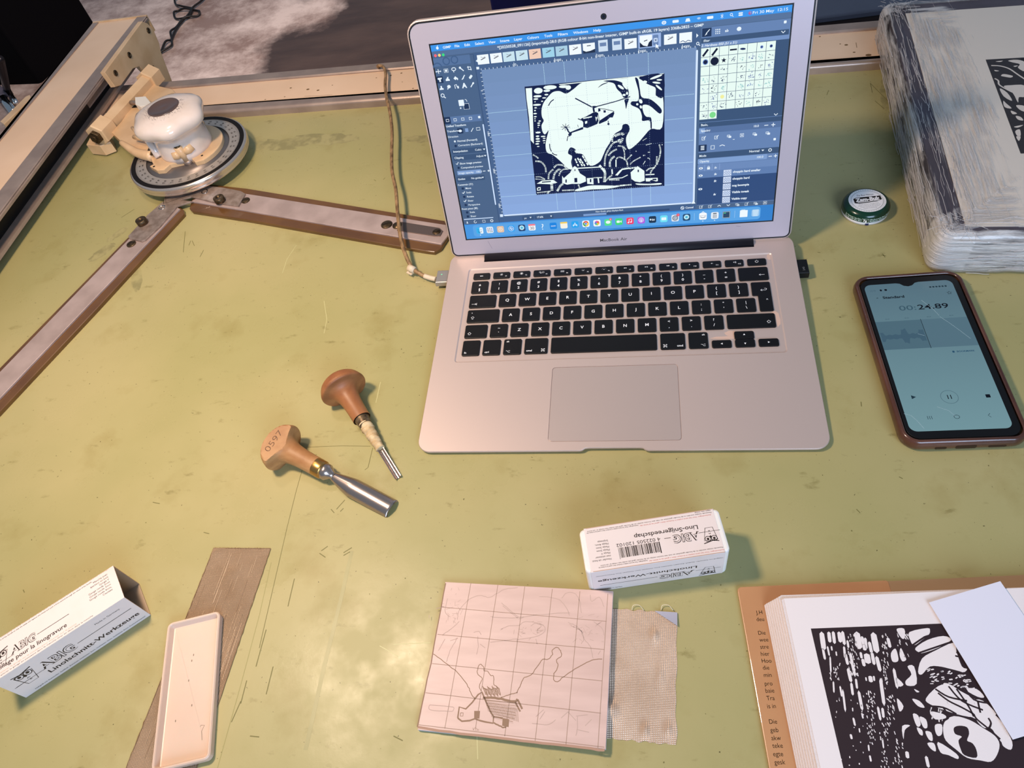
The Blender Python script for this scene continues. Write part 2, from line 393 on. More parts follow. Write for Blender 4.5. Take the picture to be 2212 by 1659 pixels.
    mb = MB(); bar_x(mb, [(F2, 0, -6), (F2, 0, 10), (F2, 1.5, 11.5), (F3, 0, 11.5), (F3, 0, -20), (F2, 2, -20)], XL2, XR2, M_alu); link('rear_trim', mb, table)
    ml = mat('table_frame_paint', '#3a3a3c', 0.5)
    for x, y in ((-700, -360), (700, -360), (-700, 440), (700, 440)):
        mb = MB(); mb.box((x, y, (FZ-22)/2), (50, 50, -FZ-22), ml, bev=2); link('leg', mb, table)
build_table()

# ------------------------------------------------------------------ drafting machine: vertical rail, carriage plate, head, protractor, two rules
dm = thing('drafting_machine', 'cream drafting machine with white knob, round protractor and two rules', 'drafting machine', (-532, 434, 0))
def build_rail():
    Z = 48
    def xl(pts, z):
        p = U(*pts[0], z); q = U(*pts[1], z); s = (q.x-p.x)/(q.y-p.y); return lambda y: p.x+s*(y-p.y)
    a = xl(((200, 47), (0, 298)), Z); b = xl(((213, 47), (0, 303)), Z); c = xl(((291, 43), (25, 380)), Z); d = xl(((308, 45), (58, 380)), Z)
    ye = U(250, 43, Z).y; y0 = -330
    def bar(mb, sec, m):
        vs = [(f(y)+dx, y, z) for y in (y0, ye) for f, dx, z in sec]; n = len(sec)
        mb.add(vs, [(i, n+i, n+(i+1) % n, (i+1) % n) for i in range(n)]+[tuple(range(n)), tuple(n+i for i in reversed(range(n)))], m)
    mb = MB(); bar(mb, [(b, 0, Z-1.2), (c, 0, Z-1.2), (c, 0, 24), (b, 0, 24)], M_cream); link('rail_panel', mb, dm)
    mb = MB(); bar(mb, [(a, 0, 20), (a, 0, Z-2), (a, 2, Z), (b, 0, Z), (b, 0, 20)], M_alu)
    bar(mb, [(c, 0, 22), (c, 0, Z), (d, -1, Z), (d, 0, Z-.8), (d, -.6, Z-1.6), (d, -.6, Z-2.4), (d, .8, Z-3), (d, .8, Z-6), (d, -3, Z-6.5), (d, -24, Z-6.5), (d, -24, 22)], M_alu)
    bar(mb, [(d, -30, 12), (d, -30, 16), (d, -5, 16), (d, -4.5, 12)], M_alu)
    bar(mb, [(a, 0, 16), (a, 0, 20), (d, -22, 20), (d, -22, 16)], M_alu)
    link('rail_frame', mb, dm)
    mb = MB(); bar(mb, [(d, -23.9, 16.05), (d, -23.9, 41.4), (d, -20, 41.4), (d, -20, 16.05)], M_dark); link('rail_slot', mb, dm)
    mb = MB(); vs = [(a(ye), ye, 24), (d(ye), ye, 24), (d(ye), ye, Z+0.6), (a(ye)+2, ye, Z+0.6)]; vs += [(x, y+3, z) for x, y, z in vs]
    mb.add(vs, [(0, 1, 2, 3), (7, 6, 5, 4), (0, 4, 5, 1), (1, 5, 6, 2), (2, 6, 7, 3), (3, 7, 4, 0)], M_creamp); link('end_cap', mb, dm)
    # feet that carry the rail above the board
    for yy in (490, -250): mb = MB(); mb.box((a(yy)+42, yy, 6), (50, 24, 11.9), M_dark); link('rail_foot', mb, dm)
    # lip along the far side of the rail
    mb = MB(); p = [U(0, 262, 40), U(54, 209, 40), U(64, 204, 40), U(68, 212, 40), U(8, 268, 40)]
    mb.prism([(q.x, q.y) for q in p], 30, 40, M_creamp, 1); link('rail_stop', mb, dm)
build_rail()
def build_carriage():
    X = -704.0; o = Vector((X, 600, 0)); fr = Fr(o, (0, 1, 0), (0, 0, 1))     # plane facing +x
    def q(px, py): p = UP(px, py, o, Vector((1, 0, 0))); return (p.y-600, p.z)
    mb = MB()
    out = [q(*p) for p in ((226, 156), (307, 46), (318, 50), (331, 62), (344, 93), (348, 112), (370, 170), (372, 176), (326, 182), (318, 160), (302, 144), (288, 148), (262, 184), (249, 188))]
    # thick plate standing beside the rail
    vs = []; n = len(out)
    mb.prism(out, -7, 0, M_creamp, 0.8, M=fr.M())
    link('mounting_plate', mb, dm)
    for x, y, r in ((320, 66, 4.2), (279, 119, 4.2), (249, 158, 4.2), (330, 144, 1.8)):
        mb = MB(); u, v = q(x, y); Mx = fr.M() @ Matrix.Translation((u, v, 0))
        mb.lathe([(r*0.6, -1), (r, 0.1), (r, 0.9), (r*0.8, 1.4), (r*0.5, 1.4), (r*0.45, 0.6)], M_screw, Mx, 18); link('screw', mb, dm)
    # hexagonal hinge bar lying along the rail
    A = U(228, 262, 34); B = U(312, 172, 34); ax = (B-A).normalized(); ax.z = 0; L = (B-A).length
    F = Fr((A.x, A.y, 29), (ax.y, -ax.x, 0), (0, 0, 1))                     # section plane, normal along the bar
    hexa = lambda r: [(r*cos(radians(60*i+30)), r*sin(radians(60*i+30))) for i in range(6)]
    def along(mb, r, s0, s1, m, bev=0.8): mb.prism(hexa(r), s0, s1, m, bev, M=F.M())
    sg = 1 if F.n.dot(ax) > 0 else -1
    def rng(a, b): return (a, b) if sg > 0 else (-b, -a)
    mb = MB(); along(mb, 11.5, *rng(-2, L), M_creamp); link('hinge_bar', mb, dm)
    mb = MB(); along(mb, 15.5, *rng(-26, -1), M_creamp, 1.5); link('hinge_block', mb, dm)
    mb = MB(); along(mb, 15.5, *rng(L, L+22), M_creamp, 1.5); link('hinge_block', mb, dm)
    mb = MB(); along(mb, 9, *rng(-31, -26), M_screw, 0.6); along(mb, 4, *rng(-33, -31), M_screw, 0.4); link('hinge_nut', mb, dm)
    mb = MB(); z = 26; pts = [uv(*p, z) for p in ((262, 262), (318, 176), (345, 186), (372, 192), (440, 262), (400, 330), (300, 335), (262, 306), (240, 285))]
    mb.prism(pts, 17, 26, M_creamp, 1.0); link('head_arm', mb, dm)
    mb = MB(); p = [uv(*a, 26.4) for a in ((245, 251), (267, 217), (300, 219), (300, 231), (270, 235), (251, 254))]; mb.prism(p, 26, 26.5, M_dark); link('arm_opening', mb, dm)
    mb = MB(); p = U(282, 222, 32); r_ = U(300, 222, 34); mb.tube([p, r_], 3, M_steel, 8); 
    link('latch_pin', mb, dm)
    mb = MB(); pts = [uv(*a, 38) for a in ((292, 211), (315, 209), (326, 222), (322, 229), (303, 231), (293, 226))]; mb.prism(pts, 30, 39, mat('white_tab', '#ece4d8', 0.35), 0.8); link('latch_tab', mb, dm)
    mb = MB(); a = [uv(*p, 17) for p in ((186, 312), (196, 293), (232, 285), (238, 306), (215, 315))]; mb.prism(a, 2, 17, M_creamp, 1); link('hinge_foot', mb, dm)
build_carriage()
HC = Vector((-532, 432, 0))
def build_head():
    T = Matrix.Translation(HC)
    M_plate = mat('grey_dial_plate', '#8f8580', 0.33, metal=0.7, var='#7d736d', vscale=25)
    M_scale = mat('silver_scale', '#b9afa5', 0.35, metal=0.55)
    mb = MB(); mb.lathe([(10, 11), (60, 11), (60, 22.5), (20, 22.8), (10, 22.8)], M_plate, T, 72); link('dial_plate', mb, dm)
    mb = MB(); mb.lathe([(54, 20), (67.5, 20), (67.5, 23.2), (54, 23.2)], M_scale, T, 96, caps=False, smooth=False)
    fr = Fr(HC+Vector((0, 0, 23.2)), (1, 0, 0), (0, 1, 0))
    for k in range(240):
        a = 2*pi*k/240; l = 3.6 if k % 10 == 0 else (2.6 if k % 5 == 0 else 1.8)
        if k % 2 and not k % 5 == 0: pass
        c, s_ = cos(a), sin(a); stroke(mb, fr, M_black, [((67-l)*c, (67-l)*s_), (67*c, 67*s_)], 0.28, 0.04)
    for k in range(36):
        a = 2*pi*k/36+0.04; d = a+pi/2
        n1 = (k*10+200) % 180; n2 = 180-n1
        for r, n_ in ((61.2, n1), (57.4, n2)):
            text(mb, fr, M_black, str(n_ if n_ else 180), r*cos(a), r*sin(a), 2.1, 0.05, bold=0.02, rot=d+pi, align='C')
    link('protractor_scale', mb, dm)
    mb = MB(); mb.lathe([(67.5, 20), (67.5, 23.8), (73, 23.8), (73, 20)], mat('black_ring', '#120d0b', 0.6, spec=.25), T, 96, caps=False, smooth=False); link('dial_ring', mb, dm)
    mb = MB(); mb.lathe([(60, 13), (72, 12), (75.0, 13), (75.4, 15), (74.6, 16.4), (75.6, 18), (75.6, 21), (75, 22.8), (73, 23.5)], mat('satin_chrome', '#d9cabd', .22, metal=.8), T, 96, caps=False); link('chrome_rim', mb, dm)
    # cream sector plate with a notch at the front right
    pts = []
    for i in range(49):
        a = radians(-42+264*i/48); pts.append((46*cos(a), 46*sin(a)))
    pts += [(-38, -34), (-24, -44), (-14, -44), (-10, -34), (10, -29), (16, -26), (24, -34)]
    mb = MB(); mb.prism([(x+HC.x+1, y+HC.y+2) for x, y in pts], 22.9, 28.5, M_creamp, 1.0); 
    f2 = WF(28.5)
    for x, y in ((-30, -34), (-38, -12), (30, -20)): ink(mb, f2, M_black, ellipse(HC.x+x, HC.y+y, 1.6, 1.6, 10), 0.05)
    link('index_plate', mb, dm)
    W = mat('white_enamel', '#e4d3c8', 0.16, var='#d2bda8', vscale=25, coat=0.7, lo=0.45, hi=0.8)
    Tk = Matrix.Translation(HC+Vector((0, 3, 0)))
    lobe = lambda amp: (lambda a, i: 1+0.62*amp[i]*cos(6*a+0.9))
    prof = [(33, 26), (33.5, 32), (32.5, 42), (31.5, 52), (33, 57), (38, 60), (42, 64), (43.5, 69), (43, 73), (40, 77), (33, 80), (23, 82.2), (19, 82.8)]
    amp = [0, 0, 0, .01, .03, .06, .075, .08, .07, .05, .03, .01, 0]
    mb = MB(); mb.lathe([(r, z) for r, z in prof], W, Tk, 96, rf=lobe(amp))
    fk = Fr(HC+Vector((0, 3, 82.7)), (1, 0, 0), (0, 1, 0))
    tone_patches = mat('worn_grey', '#8f8379', 0.6)
    rnd = random.Random(5)
    for _ in range(260):
        a = rnd.uniform(pi*0.95, 2*pi*1.12); r = 19+abs(rnd.gauss(0, 4)); z = -max(0, (r-19))*0.12
        ink(mb, fk, tone_patches, ellipse(r*cos(a), r*sin(a), rnd.uniform(.2, .6), rnd.uniform(.15, .4), 6, rnd.uniform(0, 3)), z+0.45)
    link('knob', mb, dm)
    mb = MB(); mb.lathe([(19.2, 82), (19.2, 83.4), (17.5, 83.9), (16.8, 83.2), (3, 83.0), (1.5, 83.4), (0.01, 83.4)], mat('brown_cap', '#54413a', 0.3, coat=0.4), Tk, 56); link('knob_cap', mb, dm)
    # clamp screw with wings in front, lever at the left
    P = U(404, 345, 27); Q = U(383, 316, 48)
    mb = MB(); mb.tube([P, Q], 5.4, M_creamp, 16); d_ = (Q-P).normalized(); mb.tube([Q-d_*0.5, Q+d_*0.8], 4.2, M_screw, 16)
    mb.tube([P-d_*4, P+d_*1], 6.4, M_steel, 16); link('clamp_screw', mb, dm)
    mid = (P+Q)/2; sd = Vector((0.85, 0.45, 0.15)).normalized()
    for sg, l, rr in ((1, 15, 6.2), (-1, 12, 5.6)):
        mb = MB(); mb.tube([mid+sd*sg*3, mid+sd*sg*l*0.55+Vector((0, 0, 1)), mid+sd*sg*l+Vector((0, 0, 2))], 4, M_creamp, 12, rr=lambda t, rr=rr: 3.2+(rr-3.2)*sin(pi*min(1, t*0.62+0.2))); link('clamp_wing', mb, dm)
    mb = MB(); a = U(262, 308, 34); b = U(296, 330, 30); c = U(330, 338, 30)
    mb.tube(catmull([a, b, c], 6), 6, M_creamp, 14, rr=lambda t: 3.2+6*t-2*t*t); link('brake_lever', mb, dm)
    mb = MB(); a = U(316, 300, 48); b = U(345, 338, 30); mb.tube([a, b], 4.6, W, 12, rr=lambda t: 3.6+2*t); link('release_lever', mb, dm)
    mb = MB(); a = U(328, 326, 36); mb.lathe([(5.5, -1), (5.5, 1.4), (3.5, 1.6), (0.01, 1.2)], M_screw, Matrix.Translation(a) @ Matrix.Rotation(radians(35), 4, 'X') @ Matrix.Rotation(radians(-10), 4, 'Y'), 20); link('lever_screw', mb, dm)
    mb = MB(); a = U(300, 292, 38); b = U(286, 276, 40); mb.tube([a, b], 2.2, M_creamp, 8); a = U(310, 300, 36); b = U(290, 296, 34); mb.tube([a, b], 3, M_creamp, 8); link('catch', mb, dm)
    # boss between the arm and the dial
    mb = MB(); mb.lathe([(22, 0.3), (24, 1), (24, 11)], M_dark, T, 32); link('dial_boss', mb, dm)
build_head()
def build_rules():
    c2 = lambda x, y: (160+x/5.267, 160+y/5.267)
    c4 = lambda x, y: (x/3.319, 400+y/3.319)
    c3 = lambda x, y: (380+x/3.687, 380+y/3.687)
    M_amber = mat('amber_rule_edge', '#5a3a1e', 0.3, coat=0.5, var='#6d4a24', vscale=18)
    M_strip = mat('satin_strip', '#c9b1a8', 0.42, metal=0.4, var='#b59e95', vscale=12, stretch=(3, 3, 1))
    z = 8.0
    out = [c2(1040, 1310), c2(1390, 1235), c2(1450, 1262), c2(1700, 1290), c2(1900, 1330), c2(1948, 1360), c2(1870, 1500), c2(1640, 1470), c2(1420, 1415), c2(1330, 1395), c2(1220, 1430),
           c4(1380, 115), c4(1270, 150), c4(1150, 290), c4(1040, 393), c4(1015, 402), c4(925, 380), c4(918, 365), c4(950, 330), c4(1060, 210), c4(1170, 115), c2(1020, 1480)]
    mb = MB(); mb.prism([uv(*p, z) for p in out], 6.2, z, M_steel, 0.4)
    fz = WF(z); 
    stroke(mb, fz, M_screw, [uv(*c2(1035, 1320), z), uv(*c2(1045, 1470), z), uv(*c2(1440, 1320), z), uv(*c2(1440, 1285), z), uv(*c2(1405, 1255), z)], 0.7, 0.04)
    mb.prism([uv(*c2(*p), 11) for p in ((1060, 1290), (1390, 1215), (1420, 1290), (1070, 1340))], 8, 11.2, M_steel)
    link('rule_bracket', mb, dm)
    def knob(px, py, r, h, z0, m=M_screw):
        p = U(px, py, z0+h); mb = MB(); mb.lathe([(r*0.9, 0), (r, .5), (r, h-.6), (r*.9, h), (r*.35, h), (r*.3, h-1)], m, Matrix.Translation((p.x, p.y, z0)), 28, rf=lambda a, i: 1+(.03*cos(24*a) if 0 < i < 4 else 0)); return mb
    def slotscrew(px, py, r, z0):
        p = U(px, py, z0+1); mb = MB(); mb.lathe([(r, 0), (r, .7), (r*.85, 1.2), (.01, 1.5)], M_screw, Matrix.Translation((p.x, p.y, z0)), 24)
        stroke(mb, Fr((p.x, p.y, z0+1.55), (1, 0, 0), (0, 1, 0)), M_black, [(-r*.8, -r*.25), (r*.8, r*.25)], 0.9, 0.03); return mb
    for px, py in ((471, 426), (303, 474)): link('knurled_screw', knob(px, py, 6.6, 6, z), dm)
    for px, py in ((442, 414), (350, 448)):
        p = U(px, py, z); mb = MB(); mb.lathe([(4.2, 0), (4.2, .5), (3.2, .5), (3.0, .1), (.01, .1)], M_chrome, Matrix.Translation((p.x, p.y, z-.2)), 24); link('rivet', mb, dm)
    def rule(brown, strip, name, screws, bar=None):
        mb = MB(); mb.prism([uv(*p, 4) for p in brown], 0.25, 4.2, M_amber, 0.8); r = mb
        mb2 = MB(); mb2.prism([uv(*p, 6) for p in strip], 4.25, 6.1, M_strip, 0.4)
        lab(link('rule_edge', mb, dm), 'amber brown transparent edge of the '+name)
        lab(link('rule_strip', mb2, dm), 'satin metal strip of the '+name)
        for px, py, rr in screws: link('slotted_screw', slotscrew(px, py, rr, 6.1), dm)
    rule([c3(275, 70), c3(560, 100), c3(2140, 358), c3(2190, 470), c3(2160, 500), c3(2110, 580), c3(2060, 608), c3(1990, 600), c3(600, 355), c3(130, 283), c3(108, 262), c3(125, 195)],
         [c3(130, 196), c3(300, 110), c3(560, 142), c3(2150, 390), c3(2170, 470), c3(2112, 543), c3(500, 268), c3(125, 205)], 'right-hand rule', ((530, 432, 5.2), (835, 484, 6.4), (943, 500, 4.6)))
    mb = MB(); mb.prism([uv(*c3(*p), 6.6) for p in ((1790, 365), (2100, 415), (2128, 440), (2105, 480), (2060, 480), (1760, 435))], 6.1, 6.8, M_plate2, 0.2); link('adjuster_bar', mb, dm)
    mb = MB(); p = U(845, 486, 6.8); mb.lathe([(5.4, 0), (5.4, .8), (.01, 1.1)], M_screw, Matrix.Translation((p.x+7, p.y-1, 6.1)), 20); link('slotted_screw', mb, dm)
    def ext(a, b, k): return (b[0]+(b[0]-a[0])*k, b[1]+(b[1]-a[1])*k)
    rule([c4(1275, 150), c4(1318, 178), c4(1322, 205), c4(700, 880), c4(0, 1625), ext(c4(700, 880), c4(0, 1625), .35), ext(c4(915, 375), c4(0, 1310), .35), c4(0, 1310), c4(915, 378)],
         [c4(1265, 155), c4(1290, 170), c4(0, 1525), ext(c4(1290, 170), c4(0, 1525), .25), ext(c4(925, 385), c4(0, 1338), .25), c4(0, 1338), c4(925, 385)], 'left-hand rule', ((283, 526, 5.6),))
M_plate2 = mat('grey_bar', '#7b6a62', 0.4, metal=0.7)
build_rules()
# ------------------------------------------------------------------ laptop
AL = radians(2.2)
def D(x, y, h=0.0):        # keyboard deck plane -> table frame
    y += 5.5; return Vector((x, cos(AL)*y-sin(AL)*h, sin(AL)*y+cos(AL)*h+4.5))
DE = Vector((0, cos(AL), sin(AL))); DN = Vector((0, -sin(AL), cos(AL)))
fd = Fr(D(0, 0), (1, 0, 0), DE)
MD = fd.M()
LT = radians(73.274)+AL
LO = D(0, 221.787, 18.784); LE = Vector((0, cos(LT), sin(LT)))
fl = Fr(LO, (1, 0, 0), LE)
M_lap = mat('bead_blasted_aluminium', '#ccb7ad', 0.42, metal=0.4, spec=0.5, bump=0.03, bscale=3000)
M_bez = mat('silver_bezel', '#bdb2bb', 0.38, metal=0.25)
M_key = mat('black_key', '#0b0a0c', 0.42, spec=0.35)
M_leg = mat('key_legend', '#eeeeee', 0.5)
M_gask = mat('black_gasket', '#08080a', 0.5)
lap = thing('laptop', 'open silver laptop with black keys showing a helicopter drawing on its screen', 'laptop', (0, 110, 0))
UK = 19.05; VK = 18.136
def build_base():
    out = rrect(-162.5, -5.8, 162.5, 221.5, (11, 11, 12, 12), 7)
    # trim the middle of the back edge for the hinge slot
    kb = rrect(-142.6, 85.2, 142.6, 199.5, 3, 3)
    slot = [(-128, 208), (128, 208), (128, 219), (-128, 219)]
    tpr = rrect(-53.2, 2.4, 53.2, 76.8, 3, 3)
    out_f = []
    # finger scoop in the middle of the front edge
    for p in out: out_f.append(p)
    i0 = max(range(len(out)), key=lambda i: (out[i][1] < -5.7, out[i][0] < 0, out[i][0]))
    sc = [(-27, -5.8), (-25, -5.2), (-23, -3.6), (-20, -3.2), (20, -3.2), (23, -3.6), (25, -5.2), (27, -5.8)]
    k = [i for i in range(len(out)) if abs(out[i][1]+5.8) < 1e-3]
    out_f = out[:max(kk for kk in k if out[kk][0] < 0)+1]+sc+out[min(kk for kk in k if out[kk][0] > 0):]
    mb = MB(); n = len(out_f); loops = [out_f, kb, slot, tpr]; flat = [p for l in loops for p in l]
    vs = [(x, y, 0) for x, y in flat]
    tr = tessellate_polygon([[Vector((x, y, 0)) for x, y in l] for l in loops])
    mb.add(vs, [orient(list(t), vs, 1) for t in tr], M_lap, M=MD)
    # edge roll, side wall and wedge underside
    rings = []
    for ins, h in ((0, 0), (-0.35, -0.4), (-0.4, -1.2), (-0.1, -2.4)): rings.append([MD @ Vector((x, y, h)) for x, y in inset(out_f, ins)])
    low = []
    for x, y in inset(out_f, 9): low.append(Vector((x, D(0, y).y, 1.3)))
    rings.append(low); vs = [p for r in rings for p in r]; fs = []
    for r in range(len(rings)-1):
        for i in range(n): j = (i+1) % n; fs.append((r*n+j, r*n+i, (r+1)*n+i, (r+1)*n+j))
    mb.add(vs, fs, M_lap, True)
    mb.add(low, [tuple(reversed(range(n)))], M_lap)
    # recessed keyboard well, trackpad pit and hinge slot
    def well(loop, d, ins):
        a = [Vector((x, y, 0)) for x, y in loop]; b = [Vector((x, y, -d)) for x, y in inset(loop, ins)]; m_ = len(a)
        mb.add(a+b, [(i, (i+1) % m_, m_+(i+1) % m_, m_+i) for i in range(m_)]+[tuple(m_+i for i in range(m_))], M_lap, M=MD)
    well(kb, 0.9, 1.1); well(tpr, 0.6, 0.05)
    a = [Vector((x, y, 0)) for x, y in slot]; b = [Vector((x, y, -6)) for x, y in slot]
    mb.add(a+b, [(i, (i+1) % 4, 4+(i+1) % 4, 4+i) for i in range(4)]+[(4, 5, 6, 7)], M_gask, M=MD)
    st = mat('tea_stain', '#cfae9c', 0.5)
    for x, y, rx, ry in ((137, 122, 4, 9), (139.5, 195, 1.5, 4), (96, 103.5, 14, 1.6), (99, 108, 5, 3)):
        pts = [(x+rx*(1+.4*noise.noise((kk*.8, x, 2)))*cos(a), y+ry*(1+.4*noise.noise((kk*.8, x, 5)))*sin(a)) for kk, a in enumerate([2*pi*i/20 for i in range(20)])]
        ink(mb, Fr(D(0, 0, -0.88), (1, 0, 0), DE), st, pts, 0.02)
    lab(link('base', mb, lap), 'silver aluminium laptop base')
    for x, y in ((-140, 14), (140, 14), (-140, 195), (140, 195)):
        mb = MB(); mb.lathe([(6, 0.05), (6.5, 0.5), (6.5, 1.6)], M_dark, Matrix.Translation((x, y, 0)), 20); link('rubber_foot', mb, lap)
    mb = MB(); mb.prism(rrect(-52.7, 2.9, 52.7, 76.3, 2.6, 4), -0.55, -0.08, mat('trackpad_glass', '#c9b5ab', 0.36, metal=0.45), 0.12, M=MD); link('trackpad', mb, lap)
    mb = MB()
    mb.tube([D(-127.6, 214.2, -1.6), D(127.6, 214.2, -1.6)], 5.0, mat('hinge_cover', '#17131a', 0.45), 24); link('hinge', mb, lap)
def keylegend(mb, x, y, w, h, lg):
    f = Fr(D(x, y, 0.5), (1, 0, 0), DE)
    T = lambda s, u, v, sz, **k: text(mb, f, M_leg, s, u, v, sz, 0.03, bold=0.012, **k)
    k = lg[0]
    if k == 'C': T(lg[1], 0, -1.5, 3.1, align='C')
    elif k == '2': T(lg[1], 0, 1.5, 2.7, align='C'); T(lg[2], 0, -4.4, 2.9, align='C')
    elif k == 'F':
        T(lg[1], 4.6, -2.2, 1.2, align='C'); icon(mb, f, lg[2], 0, 0.6, 1.0)
    elif k == 'BL': T(lg[1], -w/2+2.2, -h/2+2.2, 2.0)
    elif k == 'ALT':
        s = lg[1]; T('alt', s*(-w/2+2.4), h/2-3.6, 1.7, align='L' if s > 0 else 'R'); icon(mb, f, 'opt', s*(-w/2+4.3), -h/2+3.2, 1.0)
    elif k == 'CMD':
        s = lg[1]; T('cmd', -w/2+2 if s > 0 else w/2-2, -h/2+2.4, 2.1, align='L' if s > 0 else 'R'); icon(mb, f, 'cmd', s*(w/2-4), -h/2+3.6, 1.0)
    elif k == 'I': icon(mb, f, lg[1], lg[2]*w, lg[3]*h, lg[4])
def icon(mb, f, n, x, y, s):
    m = M_leg
    def S(p, w=0.35, **k): stroke(mb, f, m, [(x+a*s, y+b*s) for a, b in p], w*s, 0.03, **k)
    def P(p): ink(mb, f, m, [(x+a*s, y+b*s) for a, b in p], 0.03)
    def E(cx, cy, r, n=14): P(ellipse(cx, cy, r, r, n))
    if n.startswith('sun'):
        r = 0.5 if n == 'sun1' else 0.8; E(0, 0, r)
        for i in range(8): a = pi*i/4; S([(cos(a)*(r+.35), sin(a)*(r+.35)), (cos(a)*(r+.9), sin(a)*(r+.9))], 0.28)
    elif n == 'mission': S([(-2.6, 1), (-1, 1), (-1, 0), (-2.6, 0)], .25, closed=True); S([(-1.6, -.3), (-.4, -.3), (-.4, -1.1), (-1.6, -1.1)], .25, closed=True); S([(.4, .9), (2, .9), (2, -.7), (.4, -.7)], .25, closed=True)
    elif n == 'grid':
        for i in range(3):
            for j in range(2): S([(-1.6+i*1.2, -.9+j*1.1), (-.8+i*1.2, -.9+j*1.1), (-.8+i*1.2, -.15+j*1.1), (-1.6+i*1.2, -.15+j*1.1)], .2, closed=True)
    elif n.startswith('kb'):
        P([(-.8, -.6), (.8, -.6), (.5, -.1), (-.5, -.1)])
        for i in range(5):
            a = pi*(i+.0)/4; r = 1.3 if n == 'kb1' else 1.9; E(r*cos(a), r*sin(a)*.8, .16, 6)
    elif n == 'rew': P([(-1.5, 0), (-.2, .7), (-.2, -.7)]); P([(-.1, 0), (1.2, .7), (1.2, -.7)])
    elif n == 'ff': P([(1.5, 0), (.2, -.7), (.2, .7)]); P([(.1, 0), (-1.2, -.7), (-1.2, .7)])
    elif n == 'play': P([(-.1, 0), (-1.4, -.7), (-1.4, .7)]); S([(.4, -.7), (.4, .7)], .3); S([(1, -.7), (1, .7)], .3)
    elif n.startswith('vol'):
        P([(-.9, 0), (0, .7), (0, -.7)])
        for i in range(int(n[3])): S(ellipse(.1, 0, .6+.5*i, .6+.5*i, 8, 0, -.8, .8), .22)
    elif n == 'power': S(ellipse(0, 0, 1.3, 1.3, 16, 0, pi*.7, pi*2.3), .3); S([(0, .5), (0, 1.7)], .3)
    elif n == 'tab': S([(-3, 0), (1.2, 0)], .3); S([(0.2, 1), (1.4, 0), (.2, -1)], .3); S([(1.8, 1.4), (1.8, -1.4)], .3)
    elif n == 'shift': S([(0, 1.7), (1.7, 0), (.8, 0), (.8, -1.2), (-.8, -1.2), (-.8, 0), (-1.7, 0)], .35, closed=True)
    elif n == 'caps': icon(mb, f, 'shift', x, y, s); S([(-.8, -1.9), (.8, -1.9)], .35); E(-1.2, 6.3, .45)
    elif n == 'bksp': S([(2.4, 0), (-2.2, 0)], .32); S([(-1, 1), (-2.4, 0), (-1, -1)], .32)
    elif n == 'enter': S([(-2.4, -.8), (2, -.8), (2.6, -.2), (2.6, .7), (2, 1.2), (.8, 1.2)], .35); S([(-1.2, .2), (-2.6, -.8), (-1.2, -1.8)], .35); S([(1.2, -11.2), (2.6, -11.2)], .3); S([(1.2, -12.2), (1.9, -11.4), (2.6, -12.2)], .3)
    elif n == 'opt': S([(-1.8, .8), (-.8, .8), (.6, -.9), (2, -.9)], .3); S([(.5, .8), (2, .8)], .3)
    elif n == 'cmd':
        q = .62
        S([(-q, -q), (-q, q), (q, q), (q, -q)], .32, closed=True)
        for a in (-1, 1):
            for b in (-1, 1): S(ellipse(a*q*1.75, b*q*1.75, q*.75, q*.75, 10), .32, closed=True)
    elif n == 'left': P([(-1, 0), (.7, .9), (.7, -.9)])
    elif n == 'right': P([(1, 0), (-.7, -.9), (-.7, .9)])
    elif n == 'up': P([(0, 1), (-.9, -.7), (.9, -.7)])
    elif n == 'down': P([(0, -1), (.9, .7), (-.9, .7)])
